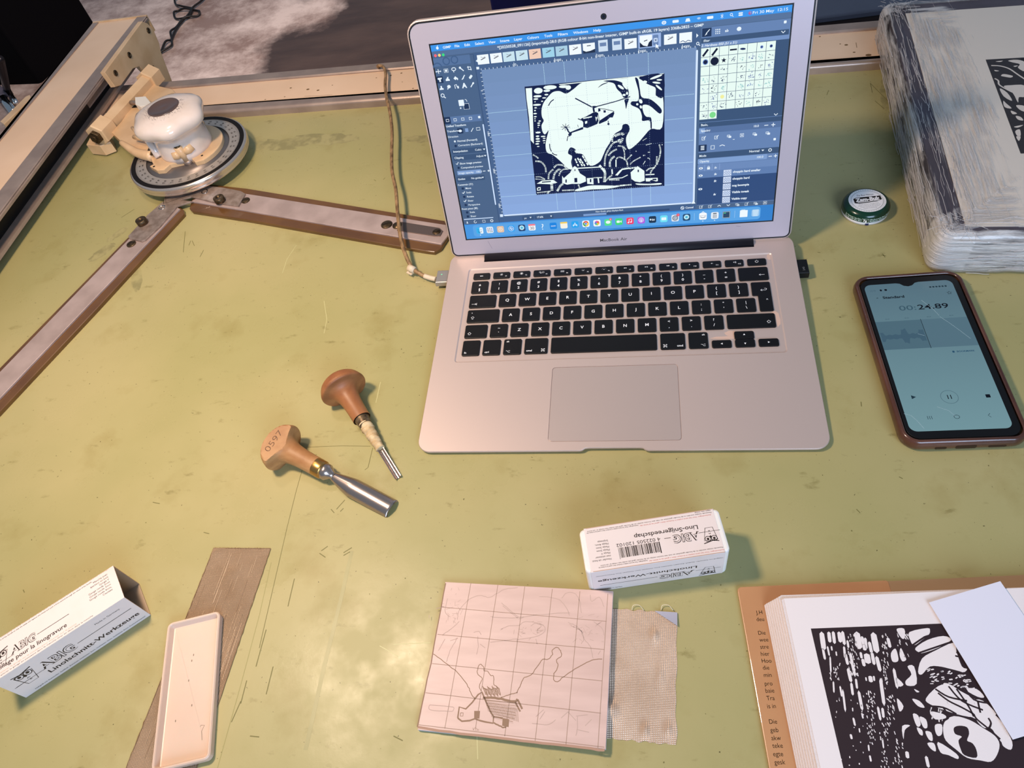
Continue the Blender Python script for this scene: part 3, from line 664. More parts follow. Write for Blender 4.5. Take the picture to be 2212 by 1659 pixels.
def build_keys():
    x0 = -7.25*UK; y4 = 120.0
    def key(c0, c1, row, lg, y=None, h=15.3, poly=None):
        xa = x0+c0*UK+1.45; xb = x0+c1*UK-1.45; yc = y4+(4-row)*VK if y is None else y
        mb = MB()
        if poly: mb.prism(poly, -0.9, 0.45, M_key, 0.35, M=MD)
        else: mb.prism(rrect(xa, yc-h/2, xb, yc+h/2, 1.5, 3), -0.9, 0.45, M_key, 0.35, M=MD)
        if lg: keylegend(mb, (xa+xb)/2, yc, xb-xa, h, lg)
        link('key', mb, lap)
    fw = 14.5/14; fy = y4+3*VK+VK*0.5+1.45+3.85
    fl_ = [None, ('F', 'F1', 'sun1'), ('F', 'F2', 'sun2'), ('F', 'F3', 'mission'), ('F', 'F4', 'grid'), ('F', 'F5', 'kb1'), ('F', 'F6', 'kb2'), ('F', 'F7', 'rew'), ('F', 'F8', 'play'), ('F', 'F9', 'ff'), ('F', 'F10', 'vol0'), ('F', 'F11', 'vol1'), ('F', 'F12', 'vol3'), ('I', 'power', 0, .03, 1)]
    for i in range(14):
        key(i*fw+.01, (i+1)*fw-.01, 0, fl_[i], fy, 7.9)
        if i == 0: pass
    mb = MB(); text(mb, Fr(D(x0+fw*UK/2, fy, 0.5), (1, 0, 0), DE), M_leg, 'esc', 0, -0.6, 1.7, 0.04, bold=.012, align='C')
    kk = [o for o in lap.children if o.name.startswith('key')][0]
    me = kk.data; bm_add(kk, mb)
    for i, (a, b) in enumerate((('±', '§'), ('!', '1'), ('@', '2'), ('#', '3'), ('$', '4'), ('%', '5'), ('^', '6'), ('&', '7'), ('*', '8'), ('(', '9'), (')', '0'), ('_', '-'), ('+', '='))): key(i, i+1, 1, ('2', a, b))
    key(13, 14.5, 1, ('I', 'bksp', .28, -.12, 1))
    key(0, 1.5, 2, ('I', 'tab', -.28, -.22, 1))
    for i, c in enumerate('QWERTYUIOP'): key(1.5+i, 2.5+i, 2, ('C', c))
    key(11.5, 12.5, 2, ('2', '{', '[')); key(12.5, 13.5, 2, ('2', '}', ']'))
    xa = x0+13.5*UK+1.45; xb = x0+14.5*UK-1.45; yt = y4+2*VK+7.65; ym = y4+2*VK-7.65; yb = y4+VK-7.65; xm = x0+13.75*UK+1.45
    poly = [(xa, ym+.8), (xa+.8, ym), (xm-.2, ym), (xm, ym-.4), (xm, yb+.8), (xm+.8, yb), (xb-.8, yb), (xb, yb+.8), (xb, yt-.8), (xb-.8, yt), (xa+.8, yt), (xa, yt-.8)]
    key(13.5, 14.5, 2, ('I', 'enter', .12, -.08, 1), poly=poly)
    key(0, 1.75, 3, ('I', 'caps', -.32, -.12, .9))
    for i, c in enumerate('ASDFGHJKL'): key(1.75+i, 2.75+i, 3, ('C', c))
    for i, (a, b) in enumerate(((':', ';'), ('"', "'"), ('|', '\\'))): key(10.75+i, 11.75+i, 3, ('2', a, b))
    key(0, 1.25, 4, ('I', 'shift', -.28, -.18, 1)); key(1.25, 2.25, 4, ('2', '~', '`'))
    for i, c in enumerate('ZXCVBNM'): key(2.25+i, 3.25+i, 4, ('C', c))
    for i, (a, b) in enumerate((('<', ','), ('>', '.'), ('?', '/'))): key(9.25+i, 10.25+i, 4, ('2', a, b))
    key(12.25, 14.5, 4, ('I', 'shift', .36, -.12, 1))
    y5 = y4-VK-1.0; h5 = 17.2
    key(0, 1, 5, ('BL', 'fn'), y5, h5); key(1, 2, 5, ('BL', 'ctrl'), y5, h5); key(2, 3, 5, ('ALT', 1), y5, h5); key(3, 4.25, 5, ('CMD', 1), y5, h5)
    key(4.25, 9.25, 5, None, y5, h5); key(9.25, 10.5, 5, ('CMD', -1), y5, h5); key(10.5, 11.5, 5, ('ALT', -1), y5, h5)
    hh = 7.9; ylo = y5-h5/2+hh/2
    key(11.5, 12.5, 5, ('I', 'left', 0, 0, 1), ylo, hh); key(13.5, 14.5, 5, ('I', 'right', 0, 0, 1), ylo, hh)
    key(12.5, 13.5, 5, ('I', 'down', 0, -.08, 1), ylo+.1, 8.2); key(12.5, 13.5, 5, ('I', 'up', 0, .05, 1), ylo+8.7, 8.2)
def bm_add(ob, mb):
    import bmesh
    inv = ROOT[ob.name]; bm = bmesh.new(); bm.from_mesh(ob.data); idx = len(ob.data.materials); ob.data.materials.append(mb.mats[0])
    vs = [bm.verts.new((inv @ v)*MM) for v in mb.v]
    for f in mb.f:
        q = bm.faces.new([vs[i] for i in f]); q.material_index = idx
    bm.to_mesh(ob.data); bm.free()
build_base(); build_keys()

# ---------------- display lid
VB, VT = -19.5, 198.6
def build_lid():
    ML = fl.M()
    o = rrect(-161.3, VB, 161.3, VT, (7, 7, 12, 12), 7)
    mb = MB(); mb.prism(o, -5.2, -0.25, M_lap, 0.9, M=ML @ Matrix.Scale(1, 4)); 
    # mirrored bevel on the back: shell is thinner towards the rim
    lidp = link('lid', mb, lap); lab(lidp, 'silver display lid')
    mb = MB(); a = inset(o, 1.3); b = inset(o, 2.5); n = len(a)
    vs = [(x, y, -0.25) for x, y in a]+[(x, y, 0.12) for x, y in a]+[(x, y, 0.12) for x, y in b]+[(x, y, -0.25) for x, y in b]; fs = []
    for r in range(3):
        for i in range(n): j = (i+1) % n; fs.append((r*n+i, r*n+j, (r+1)*n+j, (r+1)*n+i))
    mb.add(vs, fs, M_gask, M=ML); link('gasket', mb, lidp)
    mb = MB(); hole = [(-144.3, -1.2), (144.3, -1.2), (144.3, 180.0), (-144.3, 180.0)]; out = inset(o, 2.5); fl_ = out+hole
    mb.add([(x, y, 0) for x, y in fl_], [orient(list(t), [(x, y, 0) for x, y in fl_], 1) for t in tessellate_polygon([[Vector((x, y, 0)) for x, y in out], [Vector((x, y, 0)) for x, y in hole]])], M_bez, M=ML)
    mb.prism([(x, y) for x, y in out], -0.24, -0.2, M_bez, M=ML)
    text(mb, fl, mat('grey_lettering', '#4a4648', 0.5), 'MacBook Air', -0.6, -11.4, 3.0, 0.03, bold=0.004, align='C', width=25.5)
    sm = mat('bezel_smudge', '#8d8590', 0.6)
    for p in (((1054, 521), (1058, 528), (1063, 537)), ((1590, 488), (1600, 489)), ((1515, 489), (1518, 489))): stroke(mb, fl, sm, [fl.px(*q) for q in p], 0.35, 0.03)
    link('bezel', mb, lidp)
    mb = MB(); ink(mb, fl, M_gask, ellipse(0.6, 189.2-3.6, 2.4, 2.4, 24), 0.05); ink(mb, fl, mat('lens_glass', '#151a2c', 0.1), ellipse(0.6, 185.6, 1.1, 1.1, 16), 0.08); link('webcam', mb, lidp)
    return lidp
lid = build_lid()
# ------------------------------------------------------------------ what the laptop screen shows (lit display, UI units 1440 x 900)
def build_screen():
    mb = MB(); KX = 286.2/1440; KY = 178.8/900
    def s(x, y): return (x*KX-143.1, (900-y)*KY)                      # UI -> lid plane
    def I(c, pts, l=1, k=1.0): ink(mb, fl, em(c, k), [s(*p) for p in pts], 0.05+l*0.02)
    def R(c, x0, y0, x1, y1, l=1, r=0):
        pts = rrect(x0, y0, x1, y1, r, 3) if r else [(x0, y0), (x1, y0), (x1, y1), (x0, y1)]
        I(c, pts, l)
    def T(c, t, x, y, h, l=4, align='L', bold=0.008, width=None, shear=0, rot=0): text(mb, fl, em(c), t, *s(x, y), h*KY, 0.05+l*0.02, bold=bold, align=align, width=width*KX if width else None, shear=shear, rot=rot)
    def L(c, pts, w, l=3, **k): stroke(mb, fl, em(c), [s(*p) for p in pts], w*KX, 0.05+l*0.02, **k)
    def dots(c, a, b, step=7, w=2.2, on=0.5, l=7):
        a = Vector(a); b = Vector(b); d = (b-a); n = int(d.length/step)
        for i in range(n): L(c, [a+d*(i/n), a+d*((i+on)/n)], w, l)
    mb.add([(-144.2, -1.1, 0.02), (144.2, -1.1, 0.02), (144.2, 179.9, 0.02), (-144.2, 179.9, 0.02)], [(0, 1, 2, 3)], M_gask, M=fl.M())
    BG, BG2, PN, PD, DK, WH, LT_ = '#4191e2', '#3a88dc', '#4a6488', '#3a5478', '#1c3357', '#eaf6ff', '#7f9fd0'
    R(BG2, 0, 0, 1440, 900, 0)
    R('#3c96ec', 0, 0, 1440, 24, 1)
    # menu bar
    M_ = em(WH)
    I(WH, ellipse(28, 13, 5.5, 6, 12), 3); I(WH, ellipse(30, 5, 2.5, 1.4, 8, -.8), 3)
    for t, x, w in (('GIMP', 52, 35), ('File', 103, 20), ('Edit', 145, 24), ('Select', 190, 38), ('View', 247, 30), ('Image', 297, 38), ('Layer', 355, 34), ('Colours', 410, 48), ('Tools', 480, 33), ('Filters', 536, 40), ('Windows', 598, 60), ('Help', 680, 30)): T(WH, t, x, 18, 9.5, width=w, bold=.018 if t == 'GIMP' else .02)
    T(WH, 'Fri 30 May  12:15', 1425, 18, 10, align='R', width=130)
    for i, x in enumerate((958, 1003, 1050, 1092, 1135, 1180, 1215, 1250, 1285)):
        if i in (1, 4): R(WH, x-12, 8, x+12, 18, 3, 3)
        elif i == 6: L(WH, ellipse(x, 11, 4.5, 4.5, 12), 2, closed=True); L(WH, [(x+3, 15), (x+8, 19)], 2)
        elif i == 3: L(WH, ellipse(x, 18, 9, 9, 8, 0, pi*1.25, pi*1.75), 2); L(WH, ellipse(x, 18, 5, 5, 6, 0, pi*1.25, pi*1.75), 2)
        elif i == 5: L(WH, [(x-5, 8), (x+5, 18), (x, 21), (x, 5), (x+5, 9), (x-5, 18)], 1.5)
        elif i == 8: I('#c04a8a', ellipse(x, 13, 6, 6, 12), 3); I('#5ab4e8', ellipse(x+1, 12, 3, 3, 10), 4)
        elif i == 7: R(WH, x-8, 7, x+8, 12, 3, 2); R(WH, x-8, 14, x+8, 19, 3, 2)
        elif i == 2: I(WH, [(x-10, 19), (x+10, 19), (x+6, 7), (x-6, 7)], 3)
        else: I(WH, ellipse(x, 13, 9, 7, 14), 3); L(BG, ellipse(x, 13, 4, 3, 10), 1.5, 4, closed=True)
    # window
    R(PN, 0, 25, 1440, 822, 1, 8)
    R('#55719a', 0, 25, 1440, 46, 2, 6)
    for c, x in (('#ff6b78', 14), ('#ffd984', 31), ('#3ddc84', 48)): I(c, ellipse(x, 42, 6, 6, 14), 4)
    T(WH, '*[20250528_091126] (imported)-28.0 (RGB colour 8-bit non-linear integer, GIMP built-in sRGB, 19 layers) 3368x2825 – GIMP', 281, 42, 10, bold=.018, width=830)
    # left tool panel
    R('#56739e', 0, 52, 160, 86, 2); L('#42608a', ellipse(56, 68, 14, 14, 16), 5, 3, closed=True); L('#42608a', ellipse(92, 66, 14, 14, 16), 5, 3, closed=True); L('#42608a', ellipse(14, 90, 18, 18, 10, 0, pi, 2*pi), 5, 3)
    R(DK, 0, 126, 28, 154, 3, 2)
    def tool(k, x, y):
        if k == 0: L(WH, [(x-9, y), (x+9, y)], 3, 4); L(WH, [(x, y-9), (x, y+9)], 3, 4); [I(WH, [(x+9*cos(a)+4*cos(a), y+13*sin(a)-4*sin(a)), (x+8*cos(a)-4*sin(a), y+8*sin(a)+4*cos(a)), (x+8*cos(a)+4*sin(a), y+8*sin(a)-4*cos(a))], 4) for a in (0, pi/2, pi, 3*pi/2)]
        elif k == 1: L(WH, [(x-9, y-7), (x+9, y-7), (x+9, y+7), (x-9, y+7)], 2, 4, closed=True); R(WH, x-5, y-4, x+5, y+4, 4)
        elif k == 2: L(WH, ellipse(x, y-3, 9, 6, 14), 3, 4, closed=True); L(WH, [(x-3, y+2), (x-1, y+10)], 3, 4)
        elif k == 3: L(WH, [(x-8, y-8), (x+8, y+8)], 4, 4); I(WH, ellipse(x-6, y-6, 5, 5, 8), 4)
        elif k == 4: L(WH, [(x-9, y-5), (x+6, y-5), (x+6, y+9)], 3, 4); L(WH, [(x-5, y-9), (x-5, y+5), (x+9, y+5)], 3, 4)
        elif k == 5: I(WH, [(x-9, y-8), (x+10, y-8), (x+8, y-2), (x+3, y-1), (x+4, y+9), (x-4, y+9), (x-3, y+1), (x-9, y-1)], 4)
        elif k == 6: I(WH, catmull([(x-9, y+8), (x-8, y+1), (x-3, y-3), (x, y-8), (x+6, y-7), (x+3, y-3), (x+8, y+2), (x+9, y+8)], 3), 4)
        elif k == 7: I(WH, [(x-8, y+1), (x+1, y-8), (x+9, y), (x, y+8)], 4); I(WH, ellipse(x+9, y+4, 3, 5, 8), 4)
        elif k == 8: L(WH, [(x+9, y-9), (x+1, y+1)], 4, 4); I(WH, [(x+1, y-1), (x+4, y+3), (x-3, y+9), (x-8, y+9), (x-3, y+3)], 4)
        elif k == 9: I(WH, [(x-9, y+3), (x+2, y-8), (x+9, y-2), (x-1, y+9), (x-6, y+9)], 4)
        elif k == 10: I(WH, [(x-3, y-8), (x+3, y-8), (x+3, y), (x+9, y+3), (x+9, y+8), (x-9, y+8), (x-9, y+3), (x-3, y)], 4)
        elif k == 11: I(WH, ellipse(x, y-2, 8, 7, 12), 4); L(WH, [(x-4, y+3), (x-8, y+9)], 4, 4)
        elif k == 12: L(WH, [(x-7, y+9), (x-8, y-6), (x, y-8), (x+1, y+2)], 3, 4); R(WH, x+2, y-1, x+9, y+9, 4)
        elif k == 13: T(WH, 'A', x, y+9, 19, align='C', bold=.05)
        elif k == 14: L(WH, [(x-7, y+9), (x+4, y-4)], 4, 4); I(WH, ellipse(x+6, y-6, 5, 4, 8, -.7), 4)
        else: L(WH, ellipse(x-2, y-2, 7, 7, 14), 3, 4, closed=True); L(WH, [(x+3, y+4), (x+10, y+10)], 4, 4)
    for i in range(15): tool(i, 14+34*(i % 5), 106+34*(i//5))
    tool(15, 15, 208)
    R(DK, 98, 250, 122, 274, 3); R(WH, 78, 232, 102, 258, 4, 2); L(WH, [(98, 250), (122, 250), (122, 274), (98, 274)], 2, 3, closed=True); L(WH, [(108, 232), (114, 234), (116, 242)], 2.5, 4); R(WH, 80, 264, 86, 270, 4)
    R('#5b78a5', 0, 300, 168, 330, 2); R(DK, 0, 300, 28, 330, 3)
    for i in range(4): L(WH, [(8+35*i, 310), (20+35*i, 310), (20+35*i, 320), (8+35*i, 320)], 2.6, 4, closed=True)
    R(WH, 154, 308, 164, 318, 4, 2)
    T(WH, 'Unified Transform', 3, 345, 8.5, bold=.022); T(WH, 'Transform:', 3, 368, 8.5, bold=.016)
    R(DK, 50, 354, 76, 378, 3, 3); I(WH, ellipse(63, 366, 8, 6, 10), 4); R(LT_, 86, 357, 100, 373, 3); L(WH, [(112, 374), (124, 358)], 3, 4); L(WH, [(138, 358), (154, 358), (154, 370), (138, 370)], 2.4, 4, closed=True)
    T(WH, 'Direction', 3, 393, 8.5)
    I(WH, ellipse(30, 411, 4.5, 4.5, 10), 4); T(WH, 'Normal (Forward)', 42, 415, 8.5, bold=.016); I(DK, ellipse(30, 432, 6, 6, 10), 4); T(WH, 'Corrective (Backward)', 42, 435, 8.5)
    for y, a, b in ((458, 'Interpolation', 'Cubic'), (488, 'Clipping', 'Adjust')):
        R(PD, 8, y-12, 168, y+12, 2, 3); T(WH, a, 14, y+4, 9, bold=.016); T(WH, b, 116, y+4, 9); I(WH, [(152, y-3), (164, y-3), (158, y+4)], 4)
    T(WH, 'Show image preview', 34, 520, 8.5, bold=.016); L(WH, [(16, 514), (21, 519), (28, 508)], 3, 4)
    R(DK, 20, 530, 30, 540, 4); T(WH, 'Composited preview', 36, 540, 8.5)
    R(LT_, 14, 550, 128, 570, 3, 3); T(WH, 'Image opacity   100.0', 20, 565, 9); L(WH, [(136, 560), (148, 560)], 3, 4); L(WH, [(158, 560), (168, 560)], 3, 4); L(WH, [(163, 555), (163, 565)], 3, 4)
    R(PD, 6, 578, 140, 602, 3, 3); T(WH, 'Guides', 12, 594, 8.5, bold=.016); T(WH, 'No guides', 76, 594, 8.5, bold=.016); I(WH, [(126, 587), (136, 587), (131, 594)], 4)
    T(WH, 'Constrain (⇧)', 6, 622, 8.5, bold=.016)
    for i, (t, c) in enumerate((('Move', 0), ('Scale', 1), ('Rotate', 0), ('Shear', 1), ('Perspective', 0))):
        y = 636+21*i; T(WH, t, 40, y+5, 8.5)
        if c: L(WH, [(20, y), (25, y+5), (33, y-5)], 3.5, 4)
        else: R(DK, 21, y-5, 32, y+6, 4)
    T(WH, 'From pivot (⌘)', 4, 744, 8.5, bold=.016); R(DK, 21, 753, 32, 764, 4); T(WH, 'Scale', 40, 763, 8.5); R(DK, 21, 774, 32, 785, 4); T(WH, 'Shear', 40, 784, 8.5)
    R('#cfe3ff', 168, 345, 174, 730, 4, 3); R('#cfe3ff', 4, 792, 150, 796, 4, 2)
    L('#35507a', [(176, 52), (176, 822)], 3, 3); L('#35507a', [(160, 52), (176, 52)], 2, 3)
    I(WH, [(14, 816), (22, 816), (18, 803)], 4); L(WH, ellipse(58, 810, 6, 6, 10, 0, 0, 5), 2.4, 4); L(WH, [(95, 804), (107, 804), (107, 816), (95, 816)], 2, 4, closed=True); L(WH, ellipse(140, 810, 6, 6, 10), 3, 4, closed=True)
    # image tabs
    R('#44608a', 180, 48, 1098, 100, 2)
    th = [(190, 'w'), (246, 'w'), (300, 'c'), (355, 'c'), (410, 'o'), (466, 't'), (521, 'b'), (577, 'w'), (633, 'd'), (696, 's'), (752, 's'), (801, 'w'), (862, 'p'), (958, 'w'), (1018, 'm')]
    R('#9db8e6', 856, 48, 946, 100, 3)
    for x, k in th:
        c = {'w': '#f2faff', 'c': '#c9e4f0', 'o': '#f2cdb8', 't': '#9fd3ea', 'b': '#a9cfe4', 'd': '#f2faff', 's': '#cfe0f2', 'p': '#f2faff', 'm': '#f2faff'}[k]; w = 38 if k == 's' else 49; hh = 2 if k in 'sp' else 8
        R(c, x, 50+hh, x+w, 96, 4)
        cx = x+w/2; cy = 74
        if k in 'wcobt': L('#4a4a58', [(cx-10, cy+4), (cx+6, cy-2), (cx+11, cy-4)], 3, 5); L('#4a4a58', [(cx-9, cy-8), (cx+1, cy-3), (cx+10, cy-8)], 1.2, 5)
        elif k == 'd': I('#20304a', [(x, 96), (x, 84), (x+12, 90), (x+30, 88), (x+49, 82), (x+49, 96)], 5); L('#20304a', [(cx-8, cy-6), (cx+8, cy-6)], 3, 5)
        elif k == 'p': I('#15233f', [(x, 96), (x, 76), (x+14, 90), (x+30, 94), (x+36, 80), (x+49, 70), (x+49, 96)], 5); L('#15233f', [(cx-8, cy), (cx+6, cy-4)], 3, 5)
        elif k == 's': R('#6d86b0', x+6, 62, x+w-6, 76, 5)
        else: L('#33507a', catmull([(x+4, 92), (x+14, 88), (x+24, 93), (x+34, 88), (x+45, 92)], 3), 2.5, 5)
    R('#6a86b4', 914, 54, 936, 94, 5, 4); R('#c9dcf8', 917, 66, 933, 82, 6, 3); L('#2a4268', [(921, 70), (929, 78)], 2, 7); L('#2a4268', [(929, 70), (921, 78)], 2, 7)
    I(WH, [(182, 80), (190, 74), (190, 86)], 5); I(WH, [(1084, 66), (1084, 82), (1092, 74)], 5)
    I('#f4fbff', [(925, 88), (925, 106), (930, 101), (934, 108), (937, 106), (933, 99), (939, 99)], 9); 
    # rulers
    R('#48648e', 180, 100, 1098, 118, 3); R('#48648e', 180, 118, 200, 790, 3)
    R(WH, 180, 104, 192, 114, 5)
    for i in range(53):
        x = 200+i*17.25
        if x < 1090: L(WH, [(x, 118), (x, 108 if i % 10 == 8 else 112)], 2, 5)
    for i in range(39):
        y = 130+i*17.25; L(WH, [(200, y), (188 if i % 10 == 5 else 193, y)], 2, 5)
    for t, x in (('0', 342), ('1000', 514), ('2000', 686), ('3000', 858), ('4000', 1030)): T(WH, t, x+3, 115, 9, 6); L(WH, [(x, 102), (x, 118)], 2, 5)
    for t, y in (('0', 200), ('1000', 380), ('2000', 552), ('3000', 724)): T(WH, t, 185, y, 8, 6, rot=-pi/2)
    # canvas
    for i in range(12):
        t = i/11; c = '#%02x%02x%02x' % tuple(int(a+(b-a)*t) for a, b in zip((116, 144, 186), (138, 170, 222))); R(c, 200, 118+i*56, 1086, 118+(i+1)*56, 2)
    R('#d6e8ff', 1084, 128, 1092, 782, 4, 3); R('#d6e8ff', 204, 784, 1078, 791, 4, 3); R('#d6e8ff', 184, 780, 198, 794, 4); I(WH, [(1078, 792), (1096, 792), (1087, 774)], 5)
    L(WH, ellipse(1090, 104, 5, 5, 10), 2.6, 5, closed=True); L(WH, [(1094, 108), (1099, 113)], 3, 5)
    R('#42608c', 180, 796, 1098, 822, 3); R('#38547c', 290, 798, 345, 818, 4, 3); R('#38547c', 350, 798, 440, 818, 4, 3)
    T(WH, 'px', 300, 812, 8, 5); I(WH, [(325, 804), (335, 804), (330, 811)], 5); T(WH, '17.6%', 362, 812, 9, 5, bold=.018); I(WH, [(424, 804), (434, 804), (429, 811)], 5)
    R(LT_, 582, 808, 690, 818, 4); R('#2e4a74', 690, 808, 980, 818, 4); T(WH, 'New Guide: gimp-displays-flush', 640, 803, 7, 5, shear=.2); T(WH, 'Cancel', 1052, 814, 9, 5, bold=.016); L(WH, ellipse(1038, 810, 7, 7, 12), 2.5, 5, closed=True); L(WH, [(1033, 805), (1043, 815)], 2.5, 5)
    # ------- the drawing on the canvas
    def c5(pts): return [(lambda q: ((q[0]+143.1)/KX, 900-q[1]/KY))(fl.px(1120+x/5.7206, 140+y/5.7206)) for x, y in pts]
    NV, IV = '#0a1a45', '#eefdf9'
    def N(p, l=6): I(NV, c5(p), l)
    def W(p, l=7): I(IV, c5(p), l)
    def NC(p, l=6): I(NV, catmull(c5(p), 4, True), l)
    def WC(p, l=7): I(IV, catmull(c5(p), 4, True), l)
    def dash(p, n, w, l=8, on=0.55, c=IV):
        w = w*1.25
        P = catmull(c5(p), 8); tot = sum((P[i+1]-P[i]).length for i in range(len(P)-1)); d = 0; nx = 0
        step = tot/n; cur = [P[0]]; seg = []
        k = 0
        for i in range(len(P)-1):
            a, b = P[i], P[i+1]; ll = (b-a).length; q = 0
            while q < ll:
                st = min(ll-q, step*0.25); a2 = a+(b-a)*(q/ll); b2 = a+(b-a)*((q+st)/ll)
                if (d % step) < step*on: L(c, [a2, b2], w, l)
                q += st; d += st
    N([(75, 270), (1804, 105), (1803, 1495), (220, 1607)], 4)
    W([(500, 240), (1798, 104), (1790, 112), (510, 250)], 5)
    WC([(590, 355), (510, 325), (430, 335), (370, 390), (310, 470), (285, 560), (290, 640), (312, 690), (285, 750), (300, 830), (330, 858), (372, 810), (350, 900), (335, 990), (352, 1080), (420, 1110), (490, 1165), (560, 1230), (620, 1285), (665, 1283), (650, 1200), (662, 1130), (612, 1092), (640, 1022), (700, 1040), (722, 1090), (800, 1112), (885, 1245), (1000, 1200), (1045, 1120), (1080, 1040), (1130, 960), (1180, 860), (1270, 800), (1290, 740), (1350, 735), (1375, 800), (1330, 900), (1340, 1000), (1375, 1042), (1480, 960), (1560, 870), (1640, 790), (1775, 770), (1785, 390), (1700, 385), (1690, 280), (1590, 235), (1500, 150), (1280, 170), (1060, 185), (800, 215), (680, 300)], 5)
    W([(90, 290), (166, 285), (190, 975), (150, 930), (130, 650), (100, 420)])
    NC([(1050, 198), (1180, 190), (1290, 225), (1355, 300), (1358, 385), (1300, 405), (1268, 350), (1215, 295), (1180, 230), (1090, 208)])
    NC([(980, 285), (1030, 240), (1100, 215), (1100, 222), (1035, 250)])
    NC([(1440, 165), (1478, 180), (1500, 300), (1525, 400), (1640, 430), (1765, 545), (1742, 602), (1620, 505), (1535, 500), (1545, 590), (1580, 640), (1638, 655), (1648, 780), (1632, 780), (1620, 690), (1530, 692), (1525, 630), (1490, 545), (1392, 495), (1400, 452), (1480, 440), (1482, 320)])
    NC([(1500, 150), (1780, 120), (1790, 390), (1712, 388), (1700, 290), (1600, 240), (1540, 200)])
    NC([(1310, 430), (1365, 418), (1345, 480), (1330, 545), (1318, 480)])
    for x, y, rx, ry, rt in ((1265, 275, 45, 16, .6), (1315, 265, 50, 14, .9), (1305, 372, 20, 14, 0), (1342, 352, 14, 18, 0), (1566, 208, 24, 14, .2), (1700, 150, 80, 14, -.35), (1740, 185, 34, 10, 0), (1705, 220, 50, 12, .1), (1735, 280, 50, 13, .7), (1510, 450, 20, 28, -.5), (1468, 487, 14, 14, 0), (1512, 520, 14, 20, -.3)): WC([(x+rx*cos(a)*cos(rt)-ry*sin(a)*sin(rt), y+rx*cos(a)*sin(rt)+ry*sin(a)*cos(rt)) for a in (2*pi*i/10 for i in range(10))])
    for x, y, rx, ry in ((245, 320, 54, 36), (350, 320, 42, 14), (390, 278, 82, 26), (235, 388, 50, 14), (345, 368, 24, 10), (215, 422, 30, 10), (318, 408, 24, 8), (205, 456, 8, 6), (292, 450, 12, 8), (228, 494, 50, 12), (212, 530, 16, 8), (204, 565, 12, 8), (206, 602, 22, 9), (208, 640, 18, 8), (204, 666, 10, 6), (262, 694, 16, 8), (205, 692, 8, 8), (250, 720, 18, 8), (250, 746, 16, 8), (244, 772, 8, 5), (242, 836, 32, 11), (236, 882, 22, 10), (305, 884, 30, 8), (238, 914, 26, 11), (318, 908, 18, 7), (240, 945, 28, 9), (316, 936, 18, 7), (232, 976, 24, 9), (318, 964, 10, 6), (244, 1008, 16, 6), (560, 268, 60, 18), (615, 280, 34, 28)): WC([(x+rx*cos(a), y+ry*sin(a)-rx*sin(0.05)*cos(a)) for a in (2*pi*i/8 for i in range(8))])
    for p in ([(370, 505), (400, 455), (437, 428)], [(385, 975), (390, 1030), (408, 1070)], [(415, 1085), (440, 1105), (478, 1115)], [(1108, 690), (1112, 735)]): L(NV, catmull(c5(p), 4), 4 if p[0][0] < 1000 else 3, 8)
    # helicopter
    N([(770, 665), (830, 640), (920, 590), (960, 580), (985, 600), (975, 650), (990, 690), (975, 730), (880, 770), (850, 780), (800, 770), (800, 710)], 8); N([(1000, 690), (1060, 650), (1120, 610), (1180, 575), (1185, 600), (1165, 650), (1130, 650), (1090, 690), (1000, 730), (990, 720)], 8)
    N([(985, 545), (1010, 540), (1015, 570), (985, 580)], 8); N([(1050, 560), (1080, 562), (1078, 590), (1052, 590)], 8); L(NV, c5([(985, 540), (1060, 545), (1130, 560), (1182, 575)]), 2.5, 8); L(NV, c5([(980, 590), (990, 640), (1000, 690)]), 2, 8)
    L(NV, c5([(700, 412), (905, 520)]), 5, 8); L(NV, c5([(960, 516), (1200, 452), (1380, 392)]), 4, 8); N([(905, 525), (915, 508), (950, 506), (975, 520), (940, 535)], 8); L(NV, c5([(925, 530), (935, 585)]), 8, 8)
    W([(800, 655), (910, 632), (905, 648), (800, 668)], 9); W([(820, 700), (850, 690), (850, 720), (825, 730)], 9); W([(950, 640), (972, 650), (960, 700)], 9)
    N([(640, 830), (800, 765), (800, 795), (660, 840), (655, 870), (630, 885), (612, 860)], 8); L(NV, c5([(640, 870), (610, 885), (600, 940)]), 3.5, 8)
    for a in range(8): L(NV, c5([(580, 770), (580+58*cos(a*.8), 770+45*sin(a*.8))]), 2.2, 8)
    L(NV, c5([(590, 770), (615, 820), (640, 850)]), 6, 8); L(NV, c5([(735, 665), (800, 690)]), 4, 8); L(NV, c5([(730, 740), (740, 770)]), 2, 8)
    I(NV, [p for p in ellipse(*c5([(1112, 730)])[0], 5, 5, 10)], 8)
    # trees, hills, farm buildings
    dash([(1065, 1250), (1075, 1130), (1130, 1020), (1180, 960), (1240, 945)], 22, 6); dash([(1110, 1120), (1160, 1070), (1220, 1040)], 12, 6); dash([(1130, 1260), (1130, 1200), (1160, 1150), (1190, 1130)], 12, 7); dash([(1190, 880), (1230, 860), (1280, 850), (1300, 870)], 8, 9); dash([(1240, 920), (1260, 960), (1290, 900)], 6, 9); dash([(1230, 1000), (1290, 1010), (1330, 1050)], 9, 5); dash([(1290, 1020), (1310, 1090), (1310, 1180)], 12, 4); dash([(1210, 1160), (1250, 1140), (1330, 1180), (1350, 1260)], 14, 5); dash([(1160, 950), (1160, 900), (1190, 860)], 5, 6)
